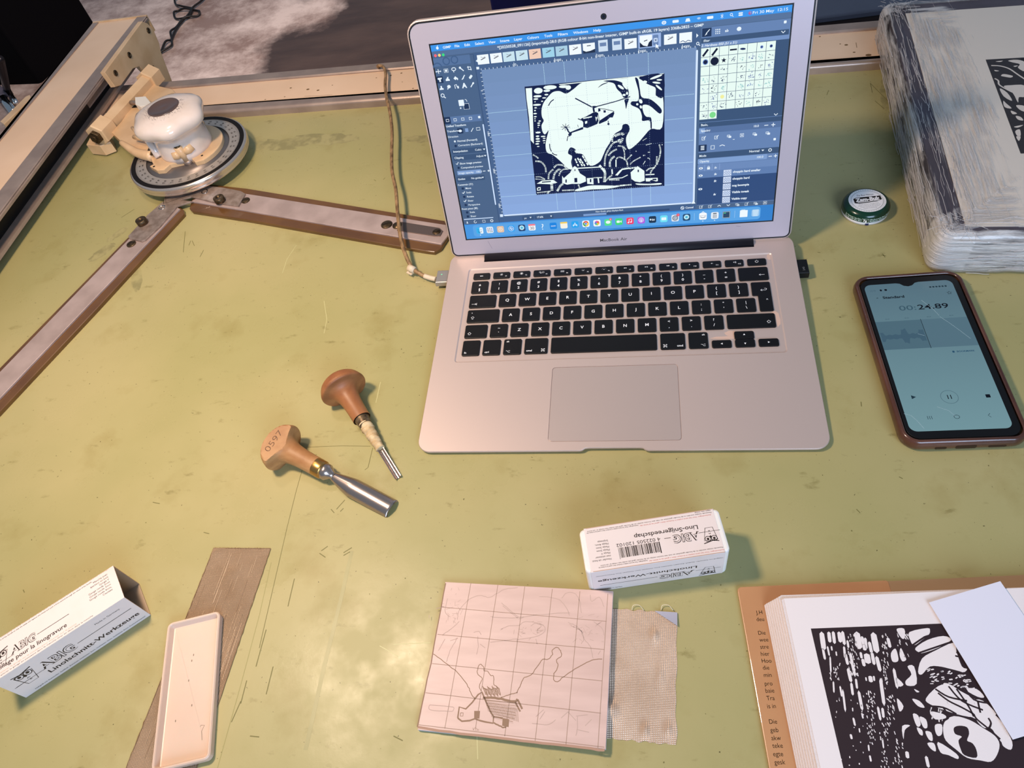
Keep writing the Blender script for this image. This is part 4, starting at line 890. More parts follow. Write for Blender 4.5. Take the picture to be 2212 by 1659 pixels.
    for p, n, w in (([(180, 1110), (230, 1140), (245, 1160)], 6, 5), ([(210, 1190), (280, 1200), (330, 1260), (340, 1330)], 16, 6), ([(215, 1385), (270, 1385), (330, 1415)], 12, 4), ([(210, 1410), (330, 1418)], 12, 3), ([(370, 1410), (380, 1340), (430, 1290)], 12, 6), ([(430, 1410), (450, 1340), (500, 1290), (520, 1300)], 14, 7), ([(500, 1370), (520, 1320), (560, 1290), (620, 1290)], 12, 5), ([(440, 1270), (480, 1235), (560, 1245), (600, 1290)], 12, 6), ([(1380, 1230), (1420, 1190), (1510, 1140)], 14, 4), ([(1540, 1190+40), (1600, 1150), (1640, 1200)], 2, 2), ([(1400, 1110), (1340, 1170)], 6, 4), ([(1535, 935), (1585, 905)], 7, 2.5), ([(1575, 990), (1650, 970)], 8, 3), ([(1740, 985), (1755, 1060), (1740, 1150), (1710, 1230)], 18, 5), ([(1710, 1130), (1705, 1240)], 8, 5), ([(1580, 1310), (1620, 1280), (1690, 1270)], 12, 5), ([(1630, 1340), (1650, 1300), (1700, 1240)], 10, 5), ([(1770, 985), (1785, 990)], 1, 3), ([(1540, 1120), (1570, 1115)], 2, 4), ([(1600, 1080), (1630, 1080)], 2, 3), ([(1450, 1070), (1460, 1060)], 1, 3), ([(410, 1460), (415, 1560)], 8, 10), ([(480, 1560), (520, 1490), (555, 1470)], 10, 8), ([(1050, 1280), (1070, 1340), (1060, 1450)], 14, 9), ([(1070, 1440), (1120, 1390), (1160, 1360)], 10, 6), ([(1120, 1420), (1250, 1420)], 10, 5), ([(1200, 1500), (1330, 1485)], 12, 6), ([(1260, 1490), (1400, 1480)], 10, 5), ([(230, 1580), (400, 1560)], 22, 4), ([(360, 1590), (380, 1560)], 3, 6), ([(540, 1552), (690, 1545)], 20, 5), ([(740, 1480), (760, 1530)], 5, 5)): dash(p, n, w)
    for p in ([(700, 1160), (740, 1250)], [(730, 1150), (790, 1250)], [(760, 1160), (820, 1250)], [(790, 1120), (860, 1240)], [(700, 1060), (720, 1090)]): dash(p, 3, 5, on=.75)
    W([(540, 1370), (560, 1400), (640, 1330), (670, 1270), (695, 1250), (725, 1270), (760, 1340), (830, 1385), (835, 1440), (760, 1470), (660, 1470), (600, 1480), (540, 1460)]); W([(845, 1400), (925, 1395), (928, 1475), (850, 1470)])
    for p in ([(580, 1415), (597, 1415), (597, 1455), (580, 1455)], [(690, 1398), (726, 1396), (728, 1450), (692, 1452)], [(882, 1410), (900, 1410), (900, 1450), (882, 1450)], [(692, 1290), (704, 1290), (704, 1310), (692, 1310)]): N(p, 8)
    L(IV, c5([(730, 1278), (1010, 1262)]), 5, 7); dash([(1000, 1240), (1050, 1300), (1070, 1330)], 6, 8, on=.8); dash([(930, 1395), (1040, 1390)], 8, 4); L(IV, c5([(985, 1400), (992, 1460)]), 6, 7); L(IV, c5([(970, 1395), (1030, 1395)]), 3, 7)
    W([(225, 1468), (290, 1430), (430, 1420), (480, 1455), (400, 1475)]); L(NV, c5([(290, 1450), (400, 1440)]), 5, 8)
    W([(1385, 1330), (1470, 1250), (1555, 1310), (1560, 1430), (1500, 1450), (1440, 1440), (1395, 1410)]); N([(1472, 1295), (1488, 1295), (1488, 1325), (1472, 1325)], 8); L(IV, c5([(1570, 1358), (1680, 1352)]), 5, 7); W([(1570, 1400), (1720, 1395), (1722, 1435), (1700, 1440), (1640, 1420), (1620, 1440), (1575, 1440)]); N([(1655, 1408), (1705, 1406), (1705, 1425), (1655, 1425)], 8)
    L(IV, c5([(1215, 1365), (1280, 1290), (1370, 1275)]), 7, 7); L(IV, c5([(1200, 1365), (1260, 1300)]), 4, 7); L(IV, c5([(1120, 1410), (1280, 1395), (1350, 1360)]), 4, 7); dash([(1370, 1280), (1450, 1268)], 3, 5, on=.8); L(IV, c5([(1155, 1290), (1160, 1350)]), 6, 7); L(IV, c5([(1205, 1170), (1205, 1260)]), 5, 7)
    WC([(700, 1545), (800, 1510), (900, 1490), (1100, 1490), (1250, 1500), (1100, 1530), (900, 1540), (730, 1560)]); WC([(1450, 1465), (1600, 1470), (1755, 1460), (1740, 1480), (1500, 1485)])
    L(IV, c5([(235, 1520), (235, 1550), (270, 1545), (270, 1515), (240, 1518)]), 5, 7)
    # guides
    for i in range(6): a, b = 464+86.2*i, 464+86.2*i; dots('#c8f2ff', (a, 120), (b, 202), 6, 2); dots('#8fa6c6', (a, 206), (b, 690), 9, 1.2, .4, 8); dots('#c8f2ff', (a, 692), (b, 780), 6, 2)
    for i in range(5): y = 300+98*i; dots('#c8f2ff', (202, y), (376, y), 6, 2); dots('#8fa6c6', (380, y), (955, y), 9, 1.2, .4, 8); dots('#c8f2ff', (960, y), (1082, y), 6, 2)
    for a, b in (((500, 262), (820, 262)), ((500, 440), (820, 440)), ((500, 262), (500, 440)), ((820, 262), (820, 440))): dots('#b9c9d6', a, b, 9, 1, .4, 8)
    # right panel
    R('#6583b3', 1104, 48, 1440, 822, 2); R(DK, 1106, 50, 1142, 82, 3); L(WH, [(1135, 56), (1122, 70)], 3, 4); I(WH, [(1122, 68), (1126, 72), (1116, 78)], 4)
    for i in range(3):
        for j in range(3): R(WH, 1157+i*7, 58+j*7, 1161+i*7, 62+j*7, 4)
    T(WH, 'ab', 1194, 72, 10, bold=.022); I(WH, ellipse(1247, 66, 9, 8, 8), 4); R(WH, 1414, 54, 1424, 64, 4, 2)
    R(PD, 1104, 86, 1436, 106, 3); T(WH, 'filter', 1112, 101, 9, shear=.25); L(WH, [(1408, 91), (1415, 98), (1422, 91)], 3, 4)
    R('#7391c2', 1104, 106, 1440, 122, 3); T(WH, '2. Hardness 050 (51 x 51)', 1104, 119, 9, shear=.25, bold=.016)
    R(PD, 1104, 122, 1440, 422, 3)
    rnd = random.Random(11); x0, y0, s_ = 1104, 124, 36.0
    for r in range(8):
        for c in range(8 if r < 7 else 2):
            x, y = x0+c*s_, y0+r*s_; R('#e9fbf4', x, y, x+s_-1.6, y+s_-1.6, 4); cx, cy = x+s_/2, y+s_/2; k = r*8+c
            if k in (6, 7): I('#6f8fd0', ellipse(cx, cy, 6, 6, 12), 5); I('#15275a', ellipse(cx, cy, 3 if k == 6 else 4.5, 3 if k == 6 else 4.5, 12), 6)
            elif k == 8: I('#6f8fd0', ellipse(cx, cy, 11, 11, 14), 5); I('#0e1b40', ellipse(cx, cy, 8, 8, 14), 6)
            elif k == 9: I('#0b1533', ellipse(cx, cy, 16, 16, 22), 5)
            elif k == 10: I('#0b1533', [(cx+(11 if i % 2 == 0 else 4.5)*sin(pi*i/5), cy-(11 if i % 2 == 0 else 4.5)*cos(pi*i/5)) for i in range(10)], 5)
            elif k in (0, 1): L('#0b1533', [(cx-11, cy+13), (cx-2, cy+2), (cx+9, cy-12)], 8, 5)
            elif k == 3: R('#0b1533', x+4, cy-4, x+s_-5, cy+2, 5)
            elif k == 4: I('#15275a', ellipse(cx, cy, 11, 4, 14, .1), 5)
            elif k in (2, 5, 16, 17, 19, 27, 35, 40, 47, 51): pass
            elif k == 57: I('#7fdc8e', ellipse(cx, cy, 13, 13, 12), 5)
            elif k == 42: I('#f2f0a0', ellipse(cx, cy, 8, 8, 12), 5)
            else:
                cc = rnd.choice(['#33446e', '#6f7fb0', '#8aa0c8', '#33446e', '#8ec6c8', '#2c3550']); nn = 7 if rnd.random() < .6 else 14
                for _ in range(nn): px_, py_ = cx+rnd.gauss(0, 6), cy+rnd.gauss(0, 6); I(cc, ellipse(px_, py_, rnd.uniform(1, 3.2), rnd.uniform(.8, 2.2), 6, rnd.uniform(0, 3)), 5)
    L(WH, [(1408, 412), (1415, 419), (1422, 412)], 3, 4)
    R(PD, 1104, 424, 1440, 444, 3); T(WH, 'Basic,', 1112, 438, 9, bold=.016); R('#5672a0', 1104, 444, 1440, 470, 3, 2); R(LT_, 1104, 448, 1128, 470, 4); T(WH, 'Spacing', 1112, 463, 9, bold=.02, l=5); T(WH, '10.0', 1330, 462, 9, bold=.018); L(WH, [(1372, 458), (1388, 458)], 3, 5); L(WH, [(1400, 458), (1416, 458)], 3, 5); L(WH, [(1408, 450), (1408, 466)], 3, 5)
    def ic(x, y, k):
        if k % 3 == 0: L(WH, [(x-7, y-6), (x+4, y-6), (x+4, y+7), (x-7, y+7)], 2.6, 5, closed=True); L(WH, [(x-1, y+2), (x+9, y-9)], 2.6, 5)
        elif k % 3 == 1: L(WH, [(x-8, y-5), (x+3, y-5), (x+3, y+2), (x-8, y+2)], 2.6, 5, closed=True); R(WH, x-2, y-1, x+9, y+7, 5)
        else: L(WH, [(x-7, y-7), (x+7, y-7), (x+7, y+7), (x-7, y+7)], 2, 5, closed=True); L(WH, [(x-4, y-4), (x+4, y+4)], 2, 5); L(WH, [(x+4, y-4), (x-4, y+4)], 2, 5)
    for i in range(6): ic(1124+i*53, 492, (0, 0, 1, 2, 1, 1)[i])
    T(WH, '...', 1250, 508, 8, align='C', bold=.05)
    R(DK, 1104, 520, 1138, 550, 3, 2); [L(WH, [(1113, 527+i*7), (1128, 527+i*7)], 4, 5) for i in range(3)]; L(WH, [(1156, 527), (1170, 527), (1170, 543), (1156, 543)], 2.6, 5, closed=True); L(WH, [(1192, 532), (1203, 527), (1214, 532)], 3, 5); R(WH, 1414, 516, 1424, 526, 4, 2)
    R(PD, 1102, 556, 1440, 582, 3, 3); T(WH, 'Mode', 1108, 574, 9, bold=.018); T(WH, 'Normal', 1318, 571, 9.5, bold=.018); I(WH, [(1368, 563), (1380, 563), (1374, 570)], 5); L(WH, ellipse(1404, 567, 6, 6, 10), 3, 5, closed=True)
    R(LT_, 1102, 584, 1394, 606, 4, 3); T(WH, 'Opacity', 1110, 599, 9, l=6, bold=.016); T(WH, '100.0', 1352, 599, 9, l=6); L(WH, [(1400, 595), (1414, 595)], 3, 5); L(WH, [(1422, 595), (1436, 595)], 3, 5); L(WH, [(1429, 588), (1429, 602)], 3, 5)
    R('#6c8abb', 1102, 610, 1440, 640, 3); R('#5f7eb0', 1102, 640, 1440, 672, 3); R('#2f4c7c', 1102, 672, 1440, 800, 3)
    def eye(x, y): I(WH, ellipse(x, y, 9, 5, 12), 5); I('#2f4c7c', ellipse(x, y, 2.6, 2.6, 8), 6)
    eye(1116, 626); R(WH, 1143, 624, 1155, 634, 5, 1); L(WH, ellipse(1149, 624, 4, 5, 8, 0, pi, 2*pi), 2, 5); T(WH, 'fx', 1174, 632, 9, shear=.3, bold=.022)
    for x in (1132, 1164, 1196): L('#8fabdb', [(x, 610), (x, 640)], 1.5, 4)
    for i, (t, e, fx) in enumerate((('choppin hard smaller', 1, 1), ('choppin hard', 0, 1), ('nog boompie', 1, 0), ('Visible tweak', 0, 1), ('Visible copy', 0, 0))):
        y = 656+i*32; w = 17; R('#cfdcf2', 1214, y-14, 1214+2*w, y+14, 5, 1); T(WH, t, 1254, y+2, 9.5, bold=.03, l=5)
        for q in range(6):
            for z in range(4):
                if (q+z) % 2: R('#9fb2d4', 1217+q*5, y-10+z*5, 1222+q*5, y-5+z*5, 6)
        if e: eye(1116, y+4)
        if fx: T(WH, 'fx', 1174, y+6, 9, shear=.3, bold=.04, l=5)
    R(PN, 1100, 802, 1440, 822, 5)
    for i in range(8): ic(1122+i*40, 811, (0, 0, 2, 2, 1, 0, 1, 2)[i]) if i not in (2, 3) else L(WH, [(1122+i*40-7, 808 if i == 3 else 814), (1122+i*40, 814 if i == 3 else 808), (1122+i*40+7, 808 if i == 3 else 814)], 3, 6)
    # dock
    for i in range(6):
        t = i/5; R('#%02x%02x%02x' % tuple(int(a+(b-a)*t) for a, b in zip((70, 150, 225), (48, 128, 205))), i*240, 824, (i+1)*240, 900, 1)
    R('#5aa4e6', 40, 828, 1386, 890, 3, 14)
    xs = [66+i*47.2 for i in range(29)]
    ico = ['finder', '#dfeaf4', '#e2bfa2', '#3aa4f0', '#20406e', 'cal', 'q', '#1c86e0', 'note', '#28a4ee', 'chrome', 'photos', '#57e08c', '#3fd87a', '#f0416c', '#b25ae0', 'tv', '#6fe0f4', 'gear', '#204a70', None, 'w', 'calc', 'term', None, 'doc', 'bin']
    px_ = [1036, 1058, 1081, 1104, 1127, 1149, 1172, 1195, 1218, 1242, 1265.5, 1289.5, 1313.5, 1337, 1361, 1385, 1409.5, 1434, 1458.5, 1483, 1500, 1518.5, 1544, 1569, 1587, 1606.5, 1632]
    py0 = (1036, 496); py1 = (1632, 459)
    for i, k in enumerate(ico):
        if k is None: 
            continue
        x = (fl.px(px_[i], py0[1]+(py1[1]-py0[1])*(px_[i]-1036)/596)[0]+143.1)/KX; y = 858; r = 17
        b = {'finder': '#38b2f0', 'cal': '#f4f6fa', 'note': '#f6f2e4', 'chrome': '#f2f6fa', 'photos': '#f4f6fa', 'tv': '#1a3550', 'gear': '#dfe6f0', 'w': '#f4faff', 'calc': '#e6eef6', 'term': '#2a4866', 'doc': '#f0f8ff', 'bin': '#9fc8ee', 'q': None}.get(k, k)
        if b: R(b, x-r, y-r, x+r, y+r, 5, 7 if k not in ('term', 'doc') else 2)
        if k == 'finder': R('#e6f2fb', x, y-r, x+r, y+r, 6, 6); L('#16365e', ellipse(x, y+2, 9, 7, 8, 0, .3, pi-.3), 2, 7); L('#16365e', [(x-7, y-7), (x-7, y-2)], 2, 7); L('#16365e', [(x+7, y-7), (x+7, y-2)], 2, 7)
        elif k == 'cal': R('#f08090', x-r, y-r, x+r, y-8, 6, 4); T('#404850', '30', x, y+12, 15, 7, align='C', bold=0)
        elif k == 'q': T(WH, '?', x, y+16, 30, 6, align='C', bold=0)
        elif k == 'note': R('#f4cf58', x-r, y-r, x+r, y-9, 6, 3)
        elif k == 'chrome': I('#e04a3c', ellipse(x, y, 14, 14, 16, 0, pi*7/6, pi*11/6)+[(x, y)], 6); I('#f5c93a', ellipse(x, y, 14, 14, 16, 0, -pi/6, pi/2)+[(x, y)], 6); I('#38a853', ellipse(x, y, 14, 14, 16, 0, pi/2, pi*7/6)+[(x, y)], 6); I('#f2f6fa', ellipse(x, y, 7, 7, 14), 7); I('#3a7ee8', ellipse(x, y, 5, 5, 12), 8)
        elif k == 'photos':
            for j, c in enumerate(('#f28a3c', '#f2d23c', '#8ccf4a', '#4ab8a0', '#4a8ee0', '#9a5ad8', '#e05a98', '#e8553c')): I(c, ellipse(x+7*cos(j*pi/4), y+7*sin(j*pi/4), 6, 3.6, 10, j*pi/4), 6)
        elif k == 'tv': T(WH, 'tv', x+4, y+6, 12, 7, align='C', bold=.022); I(WH, ellipse(x-9, y, 4, 4.5, 10), 7)
        elif k == 'gear': L('#5a6a80', ellipse(x, y, 11, 11, 20), 4, 7, closed=True); L('#5a6a80', ellipse(x, y, 5, 5, 12), 3, 7, closed=True); I('#e84a5c', ellipse(x+13, y-15, 7.5, 7.5, 12), 8); T(WH, '1', x+13, y-11, 8, 9, align='C')
        elif k == 'calc': R('#6a7684', x-8, y-13, x+8, y-7, 6); [R('#6a7684', x-8+a*6, y-4+c*6, x-4+a*6, y+c*6, 6) for a in range(3) for c in range(3)]
        elif k == 'term': L(WH, [(x-15, y-15), (x+15, y-15), (x+15, y+15), (x-15, y+15)], 1.6, 6, closed=True); L('#58e0a0', [(x-12, y-9), (x-2, y-9)], 3, 6)
        elif k == 'w': L('#46566a', ellipse(x, y-2, 12, 9, 10, 0, .4, pi-.4), 2.4, 7); [I('#46566a', ellipse(x+q, y-3, 1.8, 1.8, 6), 7) for q in (-12, -4, 5, 12)]; L(WH, [(x-6, y-r), (x, y-r-6), (x+6, y-r)], 4, 6)
        elif k == '#dfeaf4': [I(c, ellipse(x-9+9*(j % 3), y-7+8*(j//3), 2.6, 2.6, 8), 6) for j, c in enumerate(('#c65a7a', '#4a8a6a', '#4a6ad0', '#30405a', '#8a3a5a', '#5a5ad0', '#d06a5a', '#4a9a8a', '#3a4a6a'))]
        elif k == '#e2bfa2': L('#f6ead8', ellipse(x, y, 9, 9, 16), 3, 6, closed=True); I('#f6ead8', ellipse(x, y-1, 3.4, 3.4, 10), 7)
        elif k == '#3aa4f0': I('#dff0fa', ellipse(x, y, 13, 13, 18), 6); L('#3a8ae0', ellipse(x, y, 9, 9, 16), 4, 7, closed=True); L('#3a8ae0', [(x-6, y+6), (x+6, y-6)], 3, 8)
        elif k in ('#20406e', '#204a70'): I('#bfeaf6', ellipse(x, y-1, 12, 12, 18), 6); I('#4fb4d8', ellipse(x, y-1, 6, 6, 14), 7)
        elif k == '#1c86e0': T('#ffffff', 'zoom', x, y+3, 7, 7, align='C')
        elif k == '#28a4ee': L(WH, [(x-9, y+9), (x, y-9), (x+9, y+9)], 3.4, 7); L(WH, [(x-11, y+3), (x+11, y+3)], 3, 7)
        elif k == '#57e08c': I(WH, ellipse(x, y-1, 11, 8, 16), 7); I('#e84a5c', ellipse(x+12, y-15, 6.5, 6.5, 12), 8); T(WH, '6', x+12, y-11, 8, 9, align='C')
        elif k == '#3fd87a': R(WH, x-11, y-6, x+4, y+6, 7, 3); I(WH, [(x+6, y-2), (x+12, y-6), (x+12, y+6), (x+6, y+2)], 7)
        elif k == '#f0416c': L(WH, [(x-5, y+8), (x-5, y-8), (x+7, y-10), (x+7, y+6)], 3, 7); I(WH, ellipse(x-8, y+8, 4, 3.4, 10), 7); I(WH, ellipse(x+4, y+6, 4, 3.4, 10), 7)
        elif k == '#b25ae0': L(WH, ellipse(x, y-1, 11, 11, 16), 2, 7, closed=True); L(WH, ellipse(x, y-1, 6, 6, 14), 2, 7, closed=True); I(WH, ellipse(x, y-1, 2.6, 2.6, 10), 7); L(WH, [(x, y+1), (x, y+10)], 3.6, 7)
        elif k == '#6fe0f4': R('#e8f8fc', x-11, y-7, x+11, y+7, 7, 3)
        elif k == 'bin': I('#bfdcf4', [(x-13, y-16), (x+13, y-16), (x+9, y+16), (x-9, y+16)], 6)
        elif k == 'doc': R('#d4e6f4', x-12, y-20, x+6, y+12, 4, 2)
        if k in ('finder', 'chrome', 'w', 'calc'): I(WH, ellipse(x, 882, 2.4, 2.4, 8), 6)
    for q in (1500, 1587):
        x = (fl.px(q, 462)[0]+143.1)/KX; L('#9fc8ee', [(x, 840), (x, 876)], 1.6, 5)
    link('screen', mb, lid)
build_screen()
# ------------------------------------------------------------------ charging cable and receiver
def build_cable():
    cb = thing('charging_cable', 'grubby frayed charging cable with silver plug running over the back rail beside the laptop', 'cable', (-215, 380, 0))
    M_cab = mat('dirty_cable', '#a8845c', 0.55, var='#6e5233', vscale=260, stretch=(1, .4, 1))
    M_cabw = mat('clean_cable_end', '#d9c4a8', 0.5)
    pts = [U(941, 603, 6), U(925, 599, 6), U(908, 592, 7), U(890, 578, 9), U(874, 545, 14), U(864, 505, 17), U(859, 460, 18), U(855, 410, 18), U(847, 370, 17), U(846, 330, 16), U(847, 290, 16), U(845, 262, 17), U(841, 235, 18), U(835, 210, 18), U(832, 185, 17), U(833, 165, 17), U(832, 152, 18), U(826, 143, 18)]
    p = U(816, 143, 17); q = Vector((p.x-1, p.y+8, 4)); pts += [p, q, Vector((p.x, q.y+6, -60)), Vector((p.x+20, q.y+30, -300)), Vector((p.x+40, q.y+60, FZ+60)), Vector((p.x+80, q.y+120, FZ+4))]
    sp = catmull(pts, 6)
    mb = MB(); mb.tube(sp[8:], 2.0, M_cab, 12, rr=None); lab(link('cord', mb, cb), 'grubby brown worn cord')
    mb = MB(); mb.tube(sp[:10], 2.5, M_cabw, 12); lab(link('strain_relief', mb, cb), 'cleaner cream cable end by the plug')
    mb = MB(); mb.tube([U(883, 578, 9), U(896, 584, 8)], 3.6, M_cabw, 12); mb.box(U(885, 590, 4), (7, 3, 1.2), M_cabw, rz=-0.6); link('cable_clip', mb, cb)
    a = U(945, 613, 3.2); 
    mb = MB(); c = U(954.5, 597, 9); mb.box((c.x+0.5, c.y, 6.6), (12.5, 17, 5.2), mat('plug_metal', '#b5aca4', 0.35, metal=.6), bev=0.9); pl = link('plug', mb, cb)
    mb = MB(); ink(mb, WF(0), em('#7dffb0', 1.4), ellipse(c.x-.5, c.y+2.5, .6, .6, 10), 9.28); link('charge_light', mb, pl)
build_cable()
def build_dongle():
    o = U(1731, 577, 8)
    mb = MB(); mb.box((o.x+1, o.y, 6.2), (9.5, 17, 7.2), M_dark, bev=1.2); mb.box((o.x-5, o.y, 6.2), (5, 12, 4.5), M_chrome)
    f = Fr((o.x+1, o.y, 9.82), (0, 1, 0), (-1, 0, 0)); w = mat('faint_print', '#8a8a8a', .5)
    text(mb, f, w, '2.4G', -6, -1, 1.6, .03)
    tag(link('usb_receiver', mb), 'small black wireless receiver plugged into the right side of the laptop', 'usb receiver')
build_dongle()
# ------------------------------------------------------------------ gouges
def axisM(A, B, up=Vector((0, 0, 1))):
    z = (B-A).normalized(); x = (up-z*up.dot(z)).normalized(); y = z.cross(x)      # local x points up
    m = Matrix.Identity(4)
    for i in range(3): m[i][0] = x[i]; m[i][1] = y[i]; m[i][2] = z[i]; m[i][3] = A[i]
    return m
M_wood = mat('pear_wood', '#b98a5a', 0.5, var='#9c6a3f', vscale=40, stretch=(1, 1, 3), bump=.1, bscale=500)
M_brass = mat('brass', '#b98f52', 0.3, metal=.9)
M_blade = mat('polished_steel', '#b5a59c', 0.24, metal=0.9)
def flatlathe(mb, prof, m, M, cut, seg=56, sgn=1):
    """lathe whose side is sliced flat: local x clamped"""
    vs = []; fs = []; n = len(prof)
    for r, z in prof:
        for k in range(seg):
            a = 2*pi*k/seg; x = r*cos(a); y = r*sin(a)
            x = min(x, cut) if z < 12 else x
            vs.append((x, y, z))
    for i in range(n-1):
        for k in range(seg): j = (k+1) % seg; fs.append((i*seg+k, i*seg+j, (i+1)*seg+j, (i+1)*seg+k))
    mb.add(vs, fs, m, False, M)
HEAD = [(0.01, -14), (7, -13.3), (13, -11), (18, -6.8), (20.6, -1.2), (20.9, .6), (19.8, 2.2), (15.4, 3.8), (11.8, 6.6), (9.8, 10.5), (8.8, 16), (8.2, 23), (8, 30), (7.9, 37)]
def dense(p, k=3): return [tuple(q) for q in catmull([Vector((a, b, 0)).to_2d() for a, b in p], k)]
HEADD = dense(HEAD[:6], 4)[:-1]+dense(HEAD[5:], 4)
def gouge1():
    A = U(610, 967, 15.5); B = U(843, 1096, 2.5); L = (B-A).length; M = axisM(A, B)
    g = thing('carving_gouge', 'wide U-shaped gouge with mushroom handle stamped 0597, lying nearest to the front', 'gouge', (A.x, A.y, 0), 'gouges on the green board')
    ra = radians(8); Mc = M @ Matrix.Rotation(ra, 4, 'Z'); mb = MB(); flatlathe(mb, HEADD, M_wood, Mc, 11.0); si = mat('stamped_ink', '#5e3b20', .6)
    R3 = Mc.to_3x3(); n = R3 @ Vector((1, 0, 0)); hd = R3 @ Vector((0, 0, -1)); ex = hd.cross(n)
    fr = Fr(Mc @ Vector((11.0, 0, -3.5)), ex, n=n); text(mb, fr, si, '0597', 0, -2.4, 5.4, .06, align='C', bold=-.012, width=20)
    lab(link('handle', mb, g), 'mushroom-shaped wooden handle stamped 0597')
    mb = MB(); mb.lathe([(7.6, 36), (7.9, 37), (7.8, 44), (7.2, 45.5)], M_brass, M, 32); link('ferrule', mb, g)
    mb = MB(); mb.lathe([(6.2, 45), (7, 46), (7, 49), (5.5, 51), (3.4, 54), (3, 56)], M_blade, M, 32)
    vs = []; fs = []; S = 30; K = 20
    for i in range(S+1):
        t = i/S; z = 52+(L+2-52)*t; R = 2.6+5.6*min(1, (t/0.35))**0.8+0.6*t; half = radians(95-22*t); th = 1.6-0.9*t
        for k in range(K+1):
            a = -half+2*half*k/K; zz = z-(1.5*abs(sin(a)) if i == S else 0)
            vs.append((R*cos(a)-R*0.55, R*sin(a), zz))
        for k in range(K, -1, -1):
            a = -half+2*half*k/K; vs.append(((R-th)*cos(a)-R*0.55, (R-th)*sin(a), z))
    W = 2*(K+1)
    for i in range(S):
        for k in range(W): j = (k+1) % W; fs.append((i*W+k, i*W+j, (i+1)*W+j, (i+1)*W+k))
    fs += [tuple(reversed(range(W))), tuple(S*W+k for k in range(W))]
    mb.add(vs, fs, M_blade, True, M); link('blade', mb, g)
gouge1()
def gouge2():
    A = U(742, 840, 15.5); B = U(859, 1030, 2.0); L = (B-A).length; M = axisM(A, B)
    g = thing('carving_gouge', 'narrow gouge with reddish mushroom handle and cream tape wound round its shaft', 'gouge', (A.x, A.y, 0), 'gouges on the green board')
    mb = MB(); flatlathe(mb, HEADD, mat('reddish_wood', '#a56d42', 0.45, var='#8a5431', vscale=35, stretch=(1, 1, 3)), M @ Matrix.Rotation(pi, 4, 'Z'), 15.2); link('handle', mb, g)
    mb = MB(); mb.lathe([(6.6, 36), (6.8, 37), (5.8, 43), (5.2, 46)], mat('old_ferrule', '#8a7558', .45, metal=.5, var='#3c2c1c', vscale=160), M, 28); link('ferrule', mb, g)
    mb = MB(); n = 46; prof = [(5.4+0.6*sin(i*2.1)*0.5+0.35*(i % 5 == 0)-1.9*(i/n)**1.4, 43+i*(L*0.70-43)/n) for i in range(n+1)]
    mb.lathe([(.1, 42.8)]+prof+[(.1, L*.7+.4)], mat('masking_tape', '#d8bf96', .7, var='#b8986a', vscale=150, stretch=(1, 1, .4), bump=.6, bscale=300), M, 24, rf=lambda a, i: 1+.06*sin(2*a+i*.5)); link('tape_wrap', mb, g)
    mb = MB(); vs = []; fs = []; S = 6; K = 12
    for i in range(S+1):
        t = i/S; z = L*.69+(L+1-L*.69)*t; R = 2.9
        for k in range(K+1): a = radians(-100+200*k/K)+pi; vs.append((R*cos(a)*.9+1, R*sin(a), z))
        for k in range(K, -1, -1): a = radians(-100+200*k/K)+pi; vs.append(((R-.7)*cos(a)*.9+1, (R-.7)*sin(a), z))
    W = 2*(K+1)
    for i in range(S):
        for k in range(W): j = (k+1) % W; fs.append((i*W+k, i*W+j, (i+1)*W+j, (i+1)*W+k))
    fs += [tuple(reversed(range(W))), tuple(S*W+k for k in range(W))]
    mb.add(vs, fs, M_blade, False, M); link('blade', mb, g)
gouge2()

# ------------------------------------------------------------------ cardboard tool boxes
M_card = mat('white_card', '#e6d6cf', 0.55, var='#d8c2b3', vscale=14, lo=.5, hi=.8)
M_cardin = mat('grey_card_inside', '#b39a80', 0.7)
M_print = mat('brown_black_print', '#2e211b', 0.55)
M_red = mat('red_print', '#c7685c', 0.55)
M_scuff = mat('scuffed_edge', '#c49f86', 0.6)
def owl(mb, f, u, v, s, flip=1):
    k = M_print
    def S(p, w=.35): stroke(mb, f, k, [(u+a*s, v+b*s) for a, b in p], w*s, .04)
    S([(-4, 4.2), (-2.6, -5), (2.4, -5), (5, 4), (-4, 4.2)], .35); S([(-4.6, 5.4), (-1, 4.4), (1.5, 5), (5.6, 6)], .6); S([(-7, -2.2), (8, -2.2)], .25)
    for c in (-1.9, 2.3):
        S(ellipse(u*0+c, 3, 1.9, 1.9, 14)+[(c+1.9, 3)], .45); ink(mb, f, k, ellipse(u+c*s, v+3*s, .9*s, .9*s, 10), .04)
    ink(mb, f, k, [(u+a*s, v+b*s) for a, b in ((-.6, 1.4), (.2, 2.6), (1, 1.4), (.2, .6))], .04); S([(-.5, -1), (.2, -.4), (.9, -1)], .4); S([(-.3, -2.9), (.2, -2.5), (.7, -2.9)], .4)
def fine(mb, f, m, s, u, v, size, width=None, **k): text(mb, f, m, s, u, v, size, .04, width=width, **k)
